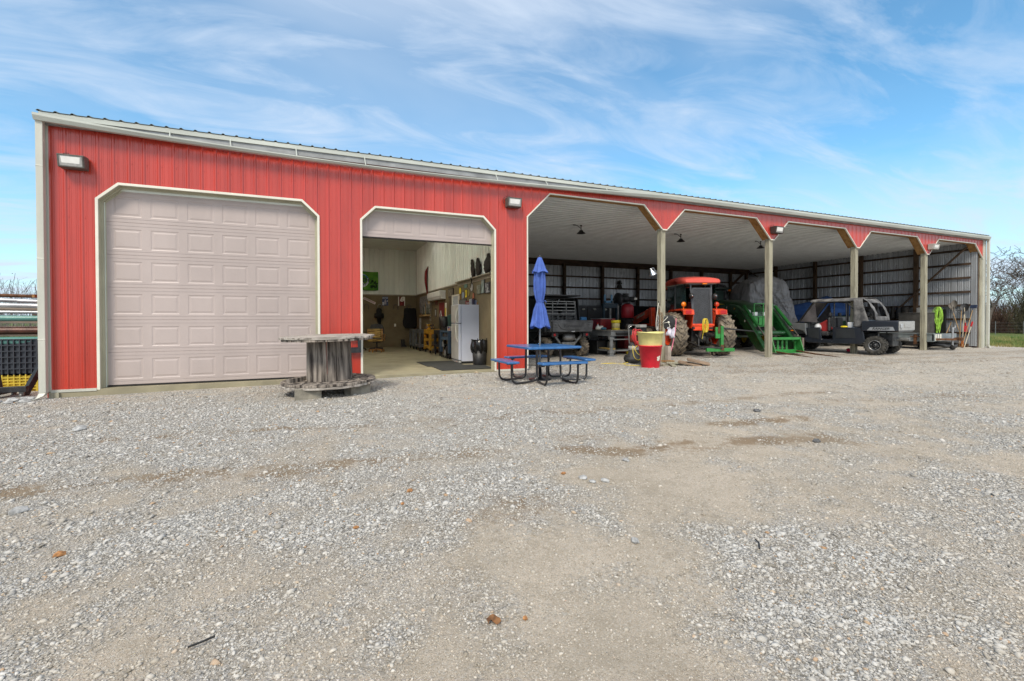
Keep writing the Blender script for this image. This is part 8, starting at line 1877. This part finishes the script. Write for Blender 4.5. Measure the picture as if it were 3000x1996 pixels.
# larger loose rocks and bits lying on the gravel
def rock(x, y, s_, m, lab, seed, nm='rock'):
    rnd = random.Random(seed); vs = [tuple(v * (1 + rnd.uniform(-.22, .22)) * np.array((s_ * 1.3, s_, s_ * .62))) for v in ico]; mb = MB(); mb.add(vs, [tuple(f) for f in icof]); o = mb.build(nm, m, bevel=s_ * .08); o.location = (x, y, gz(x, y) + s_ * .3); o.rotation_euler = (rnd.uniform(-.2, .2), rnd.uniform(-.2, .2), rnd.uniform(0, 6)); tag(o, lab, 'rock', 'bigger stones on the gravel')
M_rk = mat('limestone_rock', (.42, .42, .41), .9, 0, .25, 20, bump=.5); M_rko = mat('orange_sandstone', (.50, .24, .09), .9, 0, .3, 20, bump=.4); M_rkd = mat('dark_rock', (.12, .12, .12), .9, 0, .25, 20)
for k, (x, y, s_, m, lab) in enumerate(((-2.72, 7.13, .06, M_rk, 'grey flat stone at the far left near the garage door'), (-1.95, 4.23, .045, M_rk, 'grey flat stone at the left edge of the yard'), (-1.37, 3.34, .028, M_rko, 'orange sandstone chip at the left edge of the yard'), (.19, 3.02, .018, M_rko, 'orange tan pebble in the left middle of the yard'), (.61, 3.50, .026, M_rko, 'orange brown stone, the middle of three in a row'), (.52, 3.28, .016, M_rko, 'small orange chip just below the orange brown stone'),
        (1.96, 3.21, .034, M_rk, 'grey stone leftmost of the close trio'), (1.98, 3.10, .028, M_rk, 'grey stone in front within the close trio'), (2.08, 3.08, .032, M_rk, 'grey stone rightmost of the close trio'), (1.87, 3.38, .022, M_rko, 'brown stone behind the close trio'), (1.67, 2.17, .028, M_rk, 'pale flat stone in the lower middle of the yard'), (4.35, 4.82, .035, M_rk, 'white stone behind the brown streak'), (2.55, 3.44, .03, M_rk, 'pale stone right of the close trio'),
        (5.51, 4.51, .045, M_rkd, 'dark rock far right of the brown streak'), (4.72, 3.16, .035, M_rkd, 'dark rock at the right end of the brown streak'), (.81, 1.81, .012, M_rko, 'tiny orange chip at the bottom middle'))):
    rock(x, y, s_, m, lab, k + 40)
mb = MB(); mb.grid(lambda u, v: ((u - .5) * .055, (v - .5) * .045 + .01 * math.sin(u * 5), .006 + .010 * math.sin(u * 7 + v * 3)), 6, 5); o = mb.build('dry_leaf', mat('brown_leaf', (.22, .10, .035), .8, 0, .3, 30), fix=False); o.location = (.67, 1.84, gz(.67, 1.84) + .008); tag(o, 'curled brown dry leaf on the gravel at the bottom middle', 'leaf')
rnd = random.Random(77)
for k in range(26):
    x, y = -5.0 + rnd.uniform(-.75, .45), 10.35 + rnd.uniform(-.3, .2); rock(x, y, rnd.uniform(.035, .08), M_rk, 'broken limestone piece heaped at the foot of the left downspout', 200 + k)
mb = MB(); mb.tube([(0, 0, .01), (.08, .015, .015), (.14, .05, .012)], .006, 6); o = mb.build('black_twig', M_black); o.location = (-.50, 2.16, gz(.5, 2)); o.scale = (.62, .62, .8); tag(o, 'short bent black strip on the gravel at the lower left middle', 'strip')
mb = MB(); mb.tube([(0, 0, .01), (.10, .06, .03), (.16, .13, .02)], .009, 6); o = mb.build('black_bolt', M_black); o.location = (2.26, 1.83, gz(2.3, 1.8)); o.scale = (.4, .6, .5); tag(o, 'black rod lying on the gravel right of the middle', 'rod')
